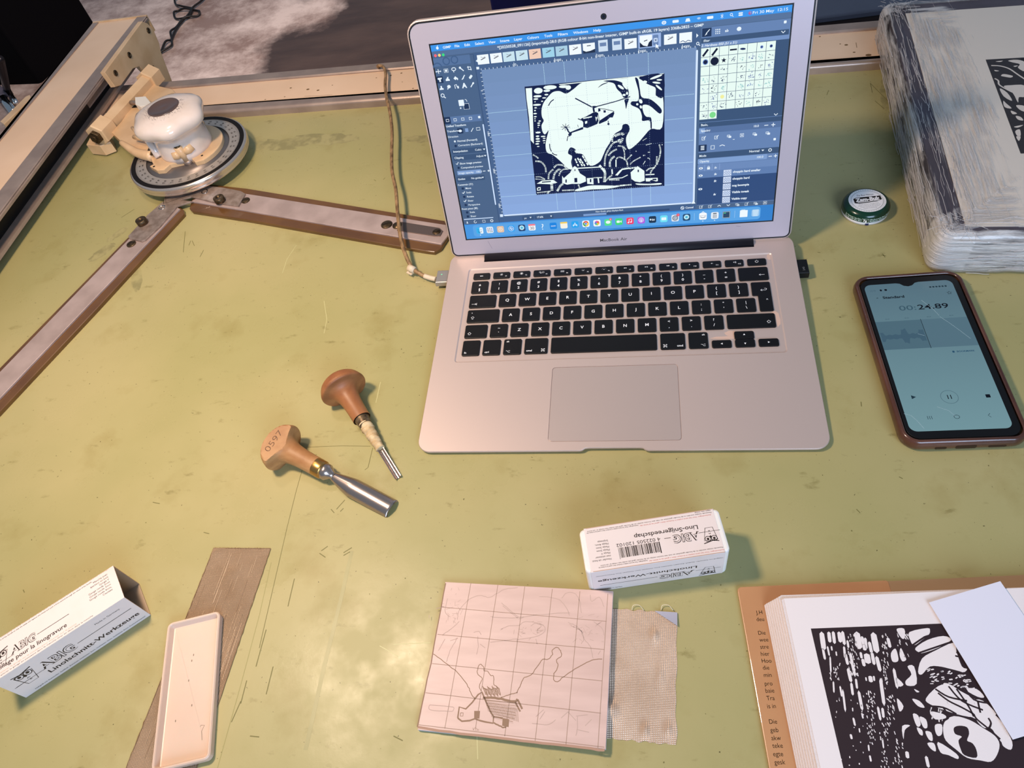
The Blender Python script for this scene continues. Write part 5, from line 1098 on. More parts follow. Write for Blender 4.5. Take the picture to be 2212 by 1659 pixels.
def box_right():
    a = radians(10.43); ex = Vector((cos(a), sin(a), 0)); ey = Vector((-sin(a), cos(a), 0)); c = Vector((28.3, -90.7, 0)); L, W, H = 97.3, 32.8, 35.0
    o = c-ex*L/2-ey*W/2; t = thing('tool_box', 'small closed white lino tool box with barcode, printed upside down, behind the sketched lino square', 'box', c, 'white lino tool boxes')
    fr = Fr(o, ex, ey); M = fr.M(); mb = MB()
    sl = 3.6; mb.box((L/2, W/2, H/2), (L-2*sl, W, H-.6), M_card, M=M, bev=.5)
    # printed faces: read from the far side, so the frames are turned round
    ft = Fr(fr.P(L, 0, H-.28), -ex, -ey); ff = Fr(fr.P(L, -0.02, 0.3), -ex, (0, 0, -1))
    t1 = 'Aanbevelingen: Voor het eerst snijden in linoleum dient u goed op te letten dat'; t2 = 'Passende mesjes worden in de houder gestoken en met een houten stokje uit de houder gedrukt zodat het mesje er uit komt'
    for y_, m_, w_, x_, s_ in ((-2.4, M_red, 50, 4, t1), (-3.0, M_print, 33, 55, t1), (-4.3, M_print, 82, 4.5, t2), (-28.6, M_red, 49, 6, t1), (-29.2, M_print, 36, 56, t1), (-30.4, M_print, 86, 5.5, t2), (-31.9, M_print, 11, 5.5, 'tegen het mesje')): fine(mb, ft, m_, s_, x_, y_, .85, width=w_)
    text(mb, ft, M_print, 'Lino-Snijgereedschap', 17, -22.3, 3.0, .04, bold=.01, width=43.5)
    owl(mb, ft, 10.2, -14.2, 1.0); hollow(mb, ft, M_print, M_card, 'ABIG', 17.2, -17.4, 5.6, .04, width=18)
    stroke(mb, ft, M_print, [(36.5, -16.2), (40.8, -16.2)], .35, .04)
    text(mb, ft, M_print, '4 022505 120102', 43.5, -17.6, 2.4, .04, width=30)
    rnd = random.Random(9); x = 44.5
    while x < 73:
        w = rnd.choice([.25, .3, .5, .75]); stroke(mb, ft, M_print, [(x+w/2, -14.6), (x+w/2, -7.2 if 45.5 < x < 72 else -6.4)], w, .04); x += w+rnd.choice([.25, .35, .55])
    for i, s_ in enumerate(('Houder uit hout', 'met uitstoter', 'Mesje V', 'Mesje 2mm', 'Mesje 3mm', 'Mesje 4mm,', 'Snijmesje')): fine(mb, ft, M_print, s_, 78.5, -8.3-i*2.25, 1.35)
    fine(mb, ff, M_print, 'Heftgriff mit Auswerfer, Geißfuß, Ziereisen, Hohleisen 2mm, Hohleisen 3mm, Hohleisen 4mm, Konturenmesser', 5, -27, 1.0, width=86)
    text(mb, ff, M_print, 'Linolschnitt-Werkzeuge', 22, -19.4, 3.4, .04, bold=.012, width=68)
    owl(mb, ff, 13.5, -8.6, 1.15); hollow(mb, ff, M_print, M_card, 'ABIG', 23.5, -12.4, 6.4, .04, width=24)
    stroke(mb, ff, M_print, [(49, -10.4), (89, -10.4)], .4, .04); fine(mb, ff, M_print, 'Made in Germany', 74, -3.4, 1.3, width=16)
    for p in ([(4, -.4), (92, -.5)], [(4, -32.4), (92, -32.4)]): stroke(mb, ft, M_scuff, p, .5, .03)
    lab(link('sleeve', mb, t), 'printed card sleeve')
    mb = MB(); Mw = mat('white_plastic', '#f0eae2', .35, sss=.1)
    mb.prism(rrect(.2, .4, L-.2, W-.4, 3.5), .3, H-.4, Mw, 1.6, M=M); link('inner_tray', mb, t)
box_right()
def box_left():
    A0 = Vector((-372.4, -116.3, 36.5)); B0 = Vector((-352.4, -141.3, 36.1)); C0 = Vector((-352.2, -142.6, 1.0)); ph = 0.7
    ph = radians(40.4); ax = Vector((cos(ph), sin(ph), 0)); pr_ = Vector((-sin(ph), cos(ph), 0))
    L = 98.8; W, H = 32.1, 34.8
    Cc = C0.copy(); Cc.z = 0.3; o = Cc-ax*L
    t = thing('tool_box', 'open-ended white lino tool box sleeve lettered in French and German at the left edge', 'box', o+ax*L/2+pr_*W/2, 'white lino tool boxes')
    fr = Fr(o, ax, pr_); M = fr.M(); mb = MB(); th = .6
    dx = -1.6   # sleeve leans a little: the top is shifted back
    sec = [(0, 0), (W, 0), (W+dx*-0.3, H), (dx*-0.6, H)]; sin_ = [(th, th), (W-th, th), (W-th, H-th), (th+.9, H-th)]
    vs = [(x, y, z) for x in (0, L) for y, z in sec]+[(x, y, z) for x in (0, L) for y, z in sin_]
    fo = [(i, (i+1) % 4, 4+(i+1) % 4, 4+i) for i in range(4)]
    for q in range(4): pass
    mb.add(vs[:8], [(0, 4, 5, 1), (1, 5, 6, 2), (2, 6, 7, 3), (3, 7, 4, 0)], M_card, M=M)
    mb.add(vs[8:], [(0, 1, 5, 4), (1, 2, 6, 5), (2, 3, 7, 6), (3, 0, 4, 7)], M_cardin, M=M)
    for e in (0, 4):
        ring = [vs[e+i] for i in range(4)]+[vs[8+e+i] for i in range(4)]
        mb.add(ring, [(i, (i+1) % 4, 4+(i+1) % 4, 4+i) if e else (i, 4+i, 4+(i+1) % 4, (i+1) % 4) for i in range(4)], M_scuff, M=M)
    p3 = M @ Vector(vs[3]); p0 = M @ Vector(vs[0]); p2 = M @ Vector(vs[2])
    ff = Fr(p3, ax, p3-p0); ft = Fr(p3+Vector((0, 0, .0)), ax, p2-p3)
    ff = Fr(p3-ff.n*0+ff.n*.0, ax, p3-p0)
    # front face (German); v runs down from the fold
    text(mb, ff, M_print, 'Linolschnitt-Werkzeuge', 25, -26.2, 4.0, .05, bold=.02, width=70)
    hollow(mb, ff, M_print, M_card, 'ABIG', 24, -18.6, 8.0, .05, width=27); owl(mb, ff, 14.5, -15.5, 1.45); stroke(mb, ff, M_print, [(53, -14.8), (95, -14.8)], .5, .05)
    stroke(mb, ff, M_print, [(3, -19), (20, -18.6)], .4, .05)
    fine(mb, ff, M_print, 'Made in Germany', 71, -8.6, 1.7, width=19)
    fine(mb, ff, M_print, 'Heftgriff mit Auswerfer, Geißfuß, Ziereisen, Hohleisen 2mm, Hohleisen 3mm, Hohleisen 4mm, Konturenmesser', 9, -32.6, 1.15, width=87, bold=.01)
    # top face (French)
    text(mb, ft, M_print, 'Outillage pour la linogravure', -1+.5, 6.6, 3.3, .05, bold=.012, width=57)
    hollow(mb, ft, M_print, M_card, 'ABIG', 16, 12.2, 6.0, .05, width=19, shear=.1); owl(mb, ft, 8.5, 14, 1.2); stroke(mb, ft, M_print, [(36, 15.2), (60, 15.2)], .4, .05)
    for i, s_ in enumerate(('Manche avec', 'éjecteur en bois', 'Gouge V', 'Gouge ronde 2mm', 'Gouge ronde 3mm', 'Gouge ronde 4mm,', 'Couteau')): text(mb, ft, M_print, s_, 93, 27.0-2.5*i, 1.5, .05, align='R')
    fine(mb, ft, M_print, 'Remplacement of the handle so that the blade will replace the wheel and push it from behind through the wheel of the handle', 3, 29, 1.0, width=78, bold=.01)
    fine(mb, ft, M_scuff, 'For easy changing of the blades hold the tool of your hand and press it from behind through', 3, 31, .9, width=92)
    fine(mb, ft, M_print, "Remplacer la gouge en poussant dans le manche; tirer en deux dans le manche", 3, 1.4, 1.0, width=72)
    fine(mb, ft, M_scuff, 'Remplacer la gouge ou le couteau pour tourner sur la pointe', 3, 3.4, 1.0, width=60)
    tag_ = link('sleeve', mb, t); lab(tag_, 'folded card sleeve with one open end')
box_left()
# ------------------------------------------------------------------ shallow white tray, tapes
def tray():
    a = radians(15.77); ex = Vector((cos(a), sin(a), 0)); ey = Vector((-sin(a), cos(a), 0)); c = Vector((-297.5, -194.2, 0.55)); W, L = 40.2, 102.1
    fr = Fr(c, ex, ey); M = fr.M(); Mw = mat('cream_plastic_tray', '#dfc3ae', .38, sss=.1, var='#d7baa4', vscale=10)
    o = rrect(-W/2, -L/2, W/2, L/2, 4, 5); n = len(o); rings = [(0, 0), (-0.3, 5.2), (0.4, 6.0), (1.3, 6.0), (1.8, 5.4), (3.2, 1.4), (4.0, 1.2)]; vs = []; fs = []
    for ins, z in rings: vs += [(x, y, z) for x, y in inset(o, ins)]
    for r in range(len(rings)-1):
        for i in range(n): j = (i+1) % n; fs.append((r*n+i, r*n+j, (r+1)*n+j, (r+1)*n+i))
    fs += [tuple(reversed(range(n))), tuple((len(rings)-1)*n+i for i in range(n))]
    mb = MB(); mb.add(vs, fs, Mw, False, M)
    f = Fr(c+Vector((0, 0, 1.22)), ex, ey); dk = mat('pencil_mark', '#8a7460', .7)
    stroke(mb, f, dk, [(9.5, -28), (10, -27), (12.5, -27.5), (10.8, -31), (11.5, -37)], .35, .02)
    for x, y in ((-2, 6), (-1, 20), (0, 24), (2, -12), (-9, -20)): ink(mb, f, dk, ellipse(x, y, .4, .9, 8), .02)
    tag(link('plastic_tray', mb), 'long shallow cream plastic tray lying over the strip of tape', 'tray')
tray()
def tape_mat(name, c, v, sc):
    m = mat(name, c, .36, metal=.35, var=v, vscale=30); nt = m.node_tree; b = nt.nodes['Principled BSDF']
    tc = nt.nodes.new('ShaderNodeTexCoord'); w1 = nt.nodes.new('ShaderNodeTexWave'); w2 = nt.nodes.new('ShaderNodeTexWave')
    w1.bands_direction = 'X'; w2.bands_direction = 'Y'; w1.inputs['Scale'].default_value = sc; w2.inputs['Scale'].default_value = sc*1.3
    w1.inputs['Distortion'].default_value = .4; w2.inputs['Distortion'].default_value = .4
    ad = nt.nodes.new('ShaderNodeMath'); ad.operation = 'ADD'
    for w, i in ((w1, 0), (w2, 1)): nt.links.new(tc.outputs['Object'], w.inputs['Vector']); nt.links.new(w.outputs['Fac'], ad.inputs[i])
    bp = nt.nodes.new('ShaderNodeBump'); bp.inputs['Strength'].default_value = .5; bp.inputs['Distance'].default_value = .0006
    nt.links.new(ad.outputs[0], bp.inputs['Height']); nt.links.new(bp.outputs['Normal'], b.inputs['Normal']); return m
M_duct = tape_mat('silver_cloth_tape', '#d8bba2', '#c8aa90', 230)
M_duct2 = tape_mat('old_cloth_tape', '#b89a7c', '#a8896a', 260)
def sheet_grid(P, nu, nv, zf, m, th=0.25, back=None):
    """bilinear patch through 4 world corners with a height function, given thickness"""
    a, b, c, d = [Vector(p) for p in P]; top = []; bot = []
    for j in range(nv+1):
        for i in range(nu+1):
            u, v = i/nu, j/nv; p = (a*(1-u)+b*u)*(1-v)+(d*(1-u)+c*u)*v; e = zf(u, v)
            if isinstance(e, tuple): p = p+Vector((e[1], e[2], 0)); e = e[0]
            top.append((p.x, p.y, e)); bot.append((p.x, p.y, max(.02, e-th)))
    mb = MB(); n = nu+1; fs = []
    for j in range(nv):
        for i in range(nu): q = j*n+i; fs.append((q, q+n, q+n+1, q+1))
    mb.add(top, fs, m, True); mb.add(bot, [tuple(reversed(f)) for f in fs], m)
    ed = [i for i in range(n)]+[j*n+nu for j in range(1, nv+1)]+[nv*n+i for i in range(nu-1, -1, -1)]+[j*n for j in range(nv-1, 0, -1)]
    k = len(ed); mb.add([top[i] for i in ed]+[bot[i] for i in ed], [(i, (i+1) % k, k+(i+1) % k, k+i) for i in range(k)], m)
    return mb
def tapes():
    P = [U(462, 1184, .3), U(585, 1185, .3), U(405, 1720, .3), U(256, 1700, .3)]
    def zf(u, v):
        z = .3+.25*max(0, noise.noise((u*6, v*14, 3)))
        d = ((u-.5)/.12)**2+((v-.12)/.03)**2; z += .9*math.exp(-d)+.8*math.exp(-((u-.1)/.15)**2-((v-.015)/.02)**2)
        if v > .2: z = min(z, .5)
        ed = .5*noise.noise((v*60, 0 if u < .5 else 9, 1)) if u in (0, 1) else 0
        return (z, ed*1.2, 0)
    mb = sheet_grid(P, 24, 60, zf, M_duct2)
    ed = mat('tape_edge_grime', '#7a5c3c', .7); wf = WF(0)
    for a, b in (((462, 1184), (256, 1700)), ((585, 1185), (405, 1720)), ((462, 1184), (585, 1185))):
        p, q = U(*a, .3), U(*b, .3); n_ = 60; stroke(mb, wf, ed, [(p.x+(q.x-p.x)*i/n_+.5*noise.noise((i*.9, a[0], 1)), p.y+(q.y-p.y)*i/n_+.5*noise.noise((i*.9, a[0], 5))) for i in range(n_+1)], .7, .62, wf=lambda t: .5+.9*abs(noise.noise((t*40, 2, 2)))*2)
    rn = random.Random(6); sk = mat('tape_streak', '#cbb092', .4, metal=.3); sk2 = mat('tape_streak_dark', '#97795b', .5, metal=.2)
    a0, b0, c0, d0 = U(462, 1184, .3), U(585, 1185, .3), U(405, 1720, .3), U(256, 1700, .3)
    for _ in range(70):
        u_ = rn.uniform(.04, .97); v0 = rn.uniform(0, .8); v1 = v0+rn.uniform(.05, .25); P_ = []
        for i in range(8):
            v_ = min(.99, v0+(v1-v0)*i/7); p = (a0*(1-u_)+b0*u_)*(1-v_)+(d0*(1-u_)+c0*u_)*v_; P_.append((p.x, p.y))
        stroke(mb, wf, rn.choice([sk, sk2]), P_, rn.uniform(.12, .3), .64)
    tag(link('tape_strip', mb), 'long strip of old brown-grey cloth tape stuck on the board beneath the cream tray', 'tape', 'strips of cloth tape')
    P = [U(1302, 1312, 1), U(1463, 1323, 1), U(1460, 1609, 1), U(1290, 1592, 1)]
    P[0] = P[0]+Vector((-4, 0, 0)); P[3] = P[3]+Vector((-1, 0, 0))
    def zf2(u, v):
        z = .35+.5*max(0, noise.noise((u*5, v*7, 8)))*(1-u)
        z += 3.9*max(0, min(1, 1-(u-.0)/.16))**1.3*(.9)
        for cu, cv, ru, rv, h in ((.17, .80, .10, .07, 3.2), (.72, .20, .05, .05, 1.6), (.62, .92, .05, .05, 1.5), (.9, .9, .05, .05, 1.2), (.8, .5, .05, .1, .8)): z += h*math.exp(-((u-cu)/ru)**2-((v-cv)/rv)**2)
        dx = dy = 0
        if v == 0 or v == 1: dy = 1.2*noise.noise((u*12, v*3, 4))
        if u > .98: dx = 1.6*noise.noise((v*6, 3, 4))
        return (z, dx, dy)
    mb = sheet_grid(P, 60, 60, zf2, M_duct)
    # corner folded back on itself shows the bright backing
    a, b, c = U(1414, 1320, 2), U(1463, 1322, 2), U(1463, 1352, 2)
    Mb = mat('tape_backing', '#c9c4cf', .3, metal=.4)
    z = 2.4; vs = [(a.x, a.y, z), (b.x, b.y, z-1.2), (c.x, c.y, z+.2)]; mb.add(vs+[(x, y, q-.25) for x, y, q in vs], [(2, 1, 0), (3, 4, 5), (0, 1, 4, 3), (1, 2, 5, 4), (2, 0, 3, 5)], Mb)
    Mt = mat('loose_thread', '#d6c7a6', .7)
    for x in (1365, 1428): 
        p = U(x, 1318, 1); mb.tube(catmull([p, p+Vector((1, 3, 1)), p+Vector((5, 3.2, 1.2)), p+Vector((8, 0, .6))], 5), .25, Mt, 6)
    tag(link('duct_tape', mb), 'square piece of wrinkled silver-brown cloth tape with a lifted corner beside the sketched lino square', 'tape', 'strips of cloth tape')
tapes()
# ------------------------------------------------------------------ lino block with a pencilled grid and sketch
def lino():
    a = radians(-2.23); ex = Vector((cos(a), sin(a), 0)); ey = Vector((-sin(a), cos(a), 0)); c = Vector((-62.7, -164.0, 0)); W, L = 122.4, 100.4
    t = thing('lino_block', 'square of pale pink lino with brown grid lines and a landscape sketch', 'lino block', c)
    tilt = radians(1.6); o = c-ex*W/2-ey*L/2; ex3 = Vector((ex.x*cos(tilt), ex.y*cos(tilt), sin(tilt))); T = 3.0
    o = Vector((o.x, o.y, 0.05)); fr = Fr(o+Vector((0, 0, T)), ex3, ey)
    ML = mat('pale_lino', '#d5b6ab', .45, var='#ccada2', vscale=24, stretch=(1, 6, 1)); MB_ = mat('hessian_edge', '#c4cfe0', .6)
    mb = MB(); mb.prism([(0, 0), (W, 0), (W, L), (0, L)], -T+.05, -T+1.4, MB_, M=fr.M()); link('lino_backing', mb, t)
    mb = MB(); mb.prism([(0, 0), (W, 0), (W, L), (0, L)], -T+1.4, 0, ML, .15, M=fr.M())
    br = mat('brown_pencil', '#94755d', .7); lt = mat('light_pencil', '#bfa396', .7); rl = mat('grid_pencil', '#a78a78', .7)
    cb = lambda x, y: fr.px(880+x/3.568, 1240+y/3.568)
    def S(p, w=.35, m=lt, cat=True):
        q = [cb(*a_) for a_ in p]
        if cat and len(q) > 2:
            q = [tuple(b_) for b_ in catmull([Vector(z) for z in q], 5)]
            q = [(x+.5*noise.noise((x*.7, y*.7, 1)), y+.5*noise.noise((x*.7, y*.7, 7))) for x, y in q]
        stroke(mb, fr, m, q, w, .03)
    for p in (((490, 68), (288, 1192)), ((698, 82), (525, 1190)), ((905, 97), (750, 1250)), ((1117, 115), (985, 1285)), ((1330, 133), (1222, 1318)), ((1545, 152), (1468, 1345)), ((262, 255), (1535, 365)), ((232, 465), (1517, 582)), ((190, 690), (1502, 824)), ((140, 915), (1492, 1073)), ((88, 1162), (1518, 1335))): S(p, .42, rl)
    S([(200, 615), (300, 690), (375, 750), (460, 850), (490, 920), (520, 960)], .5, br); S([(1500, 655), (1420, 665), (1330, 710), (1240, 765), (1165, 825), (1130, 820), (1128, 775), (1150, 740), (1160, 700), (1150, 660), (1185, 635), (1180, 590), (1150, 565), (1115, 590), (1120, 620), (1085, 655), (1040, 660), (1000, 715), (950, 780), (895, 805), (865, 870), (845, 915)], .5, br)
    S([(570, 900), (555, 860), (575, 800), (540, 770), (545, 720), (565, 695), (588, 715), (590, 745), (620, 750), (640, 780), (665, 790), (665, 850), (700, 870)], .45, br)
    S([(720, 950), (790, 930), (850, 910)], .5, br)
    S([(388, 1110), (400, 1025), (450, 1040), (500, 990), (545, 930), (575, 910), (600, 970), (640, 1060), (665, 1100), (660, 1150), (600, 1140), (560, 1130), (520, 1115), (480, 1130), (420, 1135), (388, 1110)], 1.0, br, False)
    for p in ([(515, 1055), (560, 1055), (555, 1115), (515, 1110)], [(735, 1110), (785, 1120), (780, 1180), (730, 1170)]): ink(mb, fr, br, [cb(*q) for q in p], .035)
    S([(410, 1070), (430, 1070), (428, 1095), (408, 1095), (410, 1070)], .4, br, False); S([(665, 1100), (735, 1110)], .8, br); S([(665, 1145), (720, 1175), (760, 1182)], .9, br)
    S([(580, 950), (700, 960), (820, 985), (850, 965)], 1.5, br); S([(850, 968), (885, 1040)], 1.2, br); S([(830, 985), (870, 1060)], 1.0, br)
    for i in range(14): x = 600+i*2; y = 975+i*10; S([(x+i*2, y), (850-i*3+(i % 3)*6, y+20+i*2)], .3, lt if i % 2 else br)
    for i in range(26): S([(600+i*10, 975+i*2.4), (625+i*9.2, 1060+i*3.2)], .2, br)
    for i in range(14): x = 580+i*9; S([(x, 865+(i % 4)*8), (x+10, 890), (x+22, 930+(i % 3)*8)], .5, br)
    for p in ([(385, 350), (400, 280), (470, 200), (560, 165), (630, 180), (690, 150), (760, 115), (850, 105)], [(725, 220), (790, 280), (860, 335)], [(735, 245), (850, 340)], [(860, 345), (1000, 315), (1250, 298)], [(640, 330), (800, 340), (900, 330)], [(1015, 175), (1100, 180), (1180, 205), (1230, 270), (1250, 320)], [(1190, 185), (1230, 145), (1290, 150), (1330, 210), (1340, 300)], [(1240, 375), (1300, 400), (1340, 440), (1360, 500), (1410, 560), (1430, 650)], [(1260, 400), (1330, 430), (1360, 490), (1340, 540)], [(720, 430), (780, 400), (860, 395), (900, 370), (980, 370), (1060, 410), (1040, 460), (960, 490), (860, 505), (840, 515)], [(640, 525), (740, 515), (850, 500)], [(950, 400), (990, 380), (1030, 400), (1000, 430)], [(990, 500), (1000, 540)], [(510, 450), (550, 440), (570, 470)], [(540, 480), (545, 560), (535, 620)], [(560, 540), (600, 570)], [(385, 490), (330, 590), (300, 680)], [(330, 515), (390, 495)], [(310, 190), (290, 290), (330, 330)], [(400, 365), (340, 420), (270, 470)], [(290, 500), (240, 590)], [(175, 1010), (350, 1025), (350, 1060)], [(175, 1010), (178, 1048), (345, 1058)], [(1050, 1045), (990, 1100)], [(1060, 1060), (1020, 1120)], [(960, 1150), (1080, 1160), (1145, 1125)], [(1240, 1060), (1185, 1110)], [(1240, 1065), (1300, 1130)], [(1310, 1100), (1310, 1190), (1300, 1245)], [(1310, 1200), (1400, 1220)], [(1300, 1095), (1390, 1085)], [(1370, 1170), (1420, 1120)], [(1440, 370), (1500, 420), (1520, 470)], [(1410, 160), (1420, 210), (1480, 180), (1515, 250)], [(1470, 620), (1490, 590)]): S(p, .45, lt)
    rnd = random.Random(2)
    for _ in range(70):
        x, y = rnd.choice([(rnd.gauss(930, 90), rnd.gauss(430, 45)), (rnd.gauss(340, 60), rnd.gauss(250, 90)), (rnd.gauss(1400, 70), rnd.gauss(420, 60))]); S([(x, y), (x+rnd.gauss(0, 30), y+rnd.gauss(0, 18))], .3, lt)
    S([(80, 1180), (400, 1226), (800, 1275), (1200, 1320), (1518, 1358)], 1.5, mat('worn_lino_edge', '#b08a74', .7)); S([(295, 70), (180, 690), (75, 1180)], .8, br)
    text(mb, fr, br, 'VTin', *cb(500, 1205), 1.6, .03)
    link('lino_top', mb, t)
lino()
# ------------------------------------------------------------------ phone
def phone():
    a = radians(1.85); ex = Vector((cos(a), sin(a), 0)); ey = Vector((-sin(a), cos(a), 0)); c = Vector((252, 86.7, 0))
    t = thing('smartphone', 'smartphone in a scratched brown see-through case showing a running recorder time', 'phone', c)
    f0 = Fr(c, ex, ey); M = f0.M()
    Mc = mat('amber_case', '#6e4433', .25, trans=.25, coat=.3, var='#4a2a1e', vscale=16); Mc2 = mat('case_worn', '#c79a86', .45)
    o = rrect(-43, -86, 43, 86, 12, 7); n = len(o)
    rings = [(2.2, .1), (.4, 1.0), (-.6, 3), (-.8, 6), (-.3, 8.5), (.7, 10.2), (1.8, 10.9), (3.0, 10.6), (3.4, 9.6)]; vs = []; fs = []
    for i_, z in rings: vs += [(x, y, z) for x, y in inset(o, i_)]
    for r in range(len(rings)-1):
        for i in range(n): j = (i+1) % n; fs.append((r*n+i, r*n+j, (r+1)*n+j, (r+1)*n+i))
    fs.append(tuple(reversed(range(n))))
    mb = MB(); mb.add(vs, fs, Mc, True, M)
    mb.prism(rrect(-38, -81, 38, 81, 8), 1.0, 1.4, M_dark, M=M)
    for x0, x1, z0, z1 in ((-21, -13, 2.6, 5.2), (-7, 7, 2.6, 6.4), (15, 27, 3, 5.4)):
        fb = Fr(f0.P(0, -86.85, 0), ex, (0, 0, 1)); ink(mb, fb, mat('port_hole', '#2a120c', .4), rrect(x0, z0, x1, z1, 1.1), .1)
    link('phone_case', mb, t)
    mb = MB(); mb.prism(rrect(-38.9, -81.8, 38.9, 81.8, 9.5, 6), 1.5, 9.6, M_dark, .5, M=M); body = link('phone_body', mb, t)
    fs_ = Fr(f0.P(-1.2, 0, 9.62), ex, ey); mb = MB()
    sw, sh = 35, 75.3
    scr = mat('phone_display', '#10181c', .12); nt = scr.node_tree; b = nt.nodes['Principled BSDF']; b.inputs['Base Color'].default_value = (.02, .03, .035, 1)
    tc = nt.nodes.new('ShaderNodeTexCoord'); sp = nt.nodes.new('ShaderNodeSeparateXYZ'); mr = nt.nodes.new('ShaderNodeMapRange'); rp = nt.nodes.new('ShaderNodeValToRGB')
    nt.links.new(tc.outputs['Object'], sp.inputs[0]); nt.links.new(sp.outputs['Y'], mr.inputs[0]); mr.inputs[1].default_value = -.08; mr.inputs[2].default_value = .08
    e = rp.color_ramp.elements; e[0].color = (*lin('#86b0b8'), 1); e[1].color = (*lin('#5c7c8c'), 1); nt.links.new(mr.outputs[0], rp.inputs['Fac']); nt.links.new(rp.outputs['Color'], b.inputs['Emission Color']); b.inputs['Emission Strength'].default_value = .62
    o2 = rrect(-sw, -sh, sw, sh, 5.5, 6)
    # teardrop notch cut from the top edge
    i0 = 21; notch = [(9, sh), (6, sh-.8), (3.4, sh-3.4), (0, sh-4.4), (-3.4, sh-3.4), (-6, sh-.8), (-9, sh)]
    o2 = o2[:21]+notch+o2[21:]
    ink(mb, fs_, scr, o2, .02)
    dk = em('#24404e', .6); dk2 = em('#0a1420', .5); md = em('#4c7082', .55)
    T = lambda s, u, v, h, m=dk2, **k: text(mb, fs_, m, s, u, v, h, .05, **k)
    T('12:15', -31, 67.5, 1.5, md); ink(mb, fs_, dk2, ellipse(-22.5, 68.3, .9, 1.1, 10), .05); ink(mb, fs_, dk2, rrect(-19.6, 67.4, -17.6, 69.4, .5), .05)
    T('<', -28, 58.5, 2.2); T('Standard', -23, 58.4, 2.6, bold=.03, width=17)
    st = [(29.5+(1.9 if i % 2 == 0 else .9)*sin(pi*i/5), 60.5+(1.9 if i % 2 == 0 else .9)*cos(pi*i/5)) for i in range(10)]; stroke(mb, fs_, dk2, st, .35, .05, closed=True)
    for i in range(6): ink(mb, fs_, dk, rrect(16+i*2.4, 67.6, 17.6+i*2.4, 69.2, .3), .05)
    T('00:', -13.2, 44, 5.2, md, width=13, bold=.005); T('24.89', 1.2, 44, 5.2, width=23.5, bold=.01)
    ink(mb, fs_, em('#678b9c', .6), [(-sw, 3), (sw, 3), (sw, 33), (-sw, 33)], .035); ink(mb, fs_, em('#5f8394', .6), [(-sw, 3), (0, 3), (0, 33), (-sw, 33)], .04)
    for x in (-25, -10, 7, 24): T('00:20', x, 35, 1.0, md, align='C')
    rnd = random.Random(4); up = []; dn = []
    for i in range(31):
        u = -sw+1+i*(sw-2)/30; am = 2+3*abs(noise.noise((i*.25, 3, 1)))+(5 if 14 < i < 19 else 0)+(4 if i > 26 else 0)+(3 if i < 3 else 0); up.append((u, 16+am)); dn.append((u, 16-am*.9))
    ink(mb, fs_, em('#507388', .6), dn+list(reversed(up)), .05); stroke(mb, fs_, dk2, [(0, 2.5), (0, 33.5)], .35, .06)
    T('BOOKMARK', 17.5, -3, 1.5, em('#2f5f80', .6), bold=.02, width=13); ink(mb, fs_, em('#2f5f80', .6), rrect(14.2, -3.2, 15.8, -1.4, .3), .05)
    ink(mb, fs_, dk, [(-26.5+.0, -46), (-26.5, -42.4), (-23.2, -44.2)], .05); stroke(mb, fs_, md, ellipse(0, -45.5, 6, 6, 30), .25, .05, closed=True)
    for x in (-1.1, 1.1): stroke(mb, fs_, dk2, [(x, -47.4), (x, -43.6)], .6, .05)
    ink(mb, fs_, dk2, rrect(25, -47.6, 28.2, -44.6, .3), .05)
    for x in (-20, -18.6, -17.2): stroke(mb, fs_, dk, [(x, -65), (x, -62)], .35, .05)
    stroke(mb, fs_, dk, ellipse(0, -63.7, 1.9, 1.6, 14), .35, .05, closed=True); stroke(mb, fs_, dk, [(23, -61.8), (21.4, -63.5), (23, -65.2)], .35, .05)
    cr = mat('glass_crack', '#9fb6ba', .2)
    fg = Fr(fs_.P(0, 0, .1), ex, ey)
    for p in ([(15, 35), (20, 28), (25, 20), (31, 10)], [(6, 54), (12, 44), (15, 36)], [(-11, -54), (-4, -58), (-1, -63)], [(-6, 18), (-3, 16.5), (-1.5, 15.6)], [(-35.5, -59), (-31, -61), (-28, -66), (-25, -73)]): stroke(mb, fg, cr, p, .28, .03)
    link('phone_screen', mb, t)
phone()
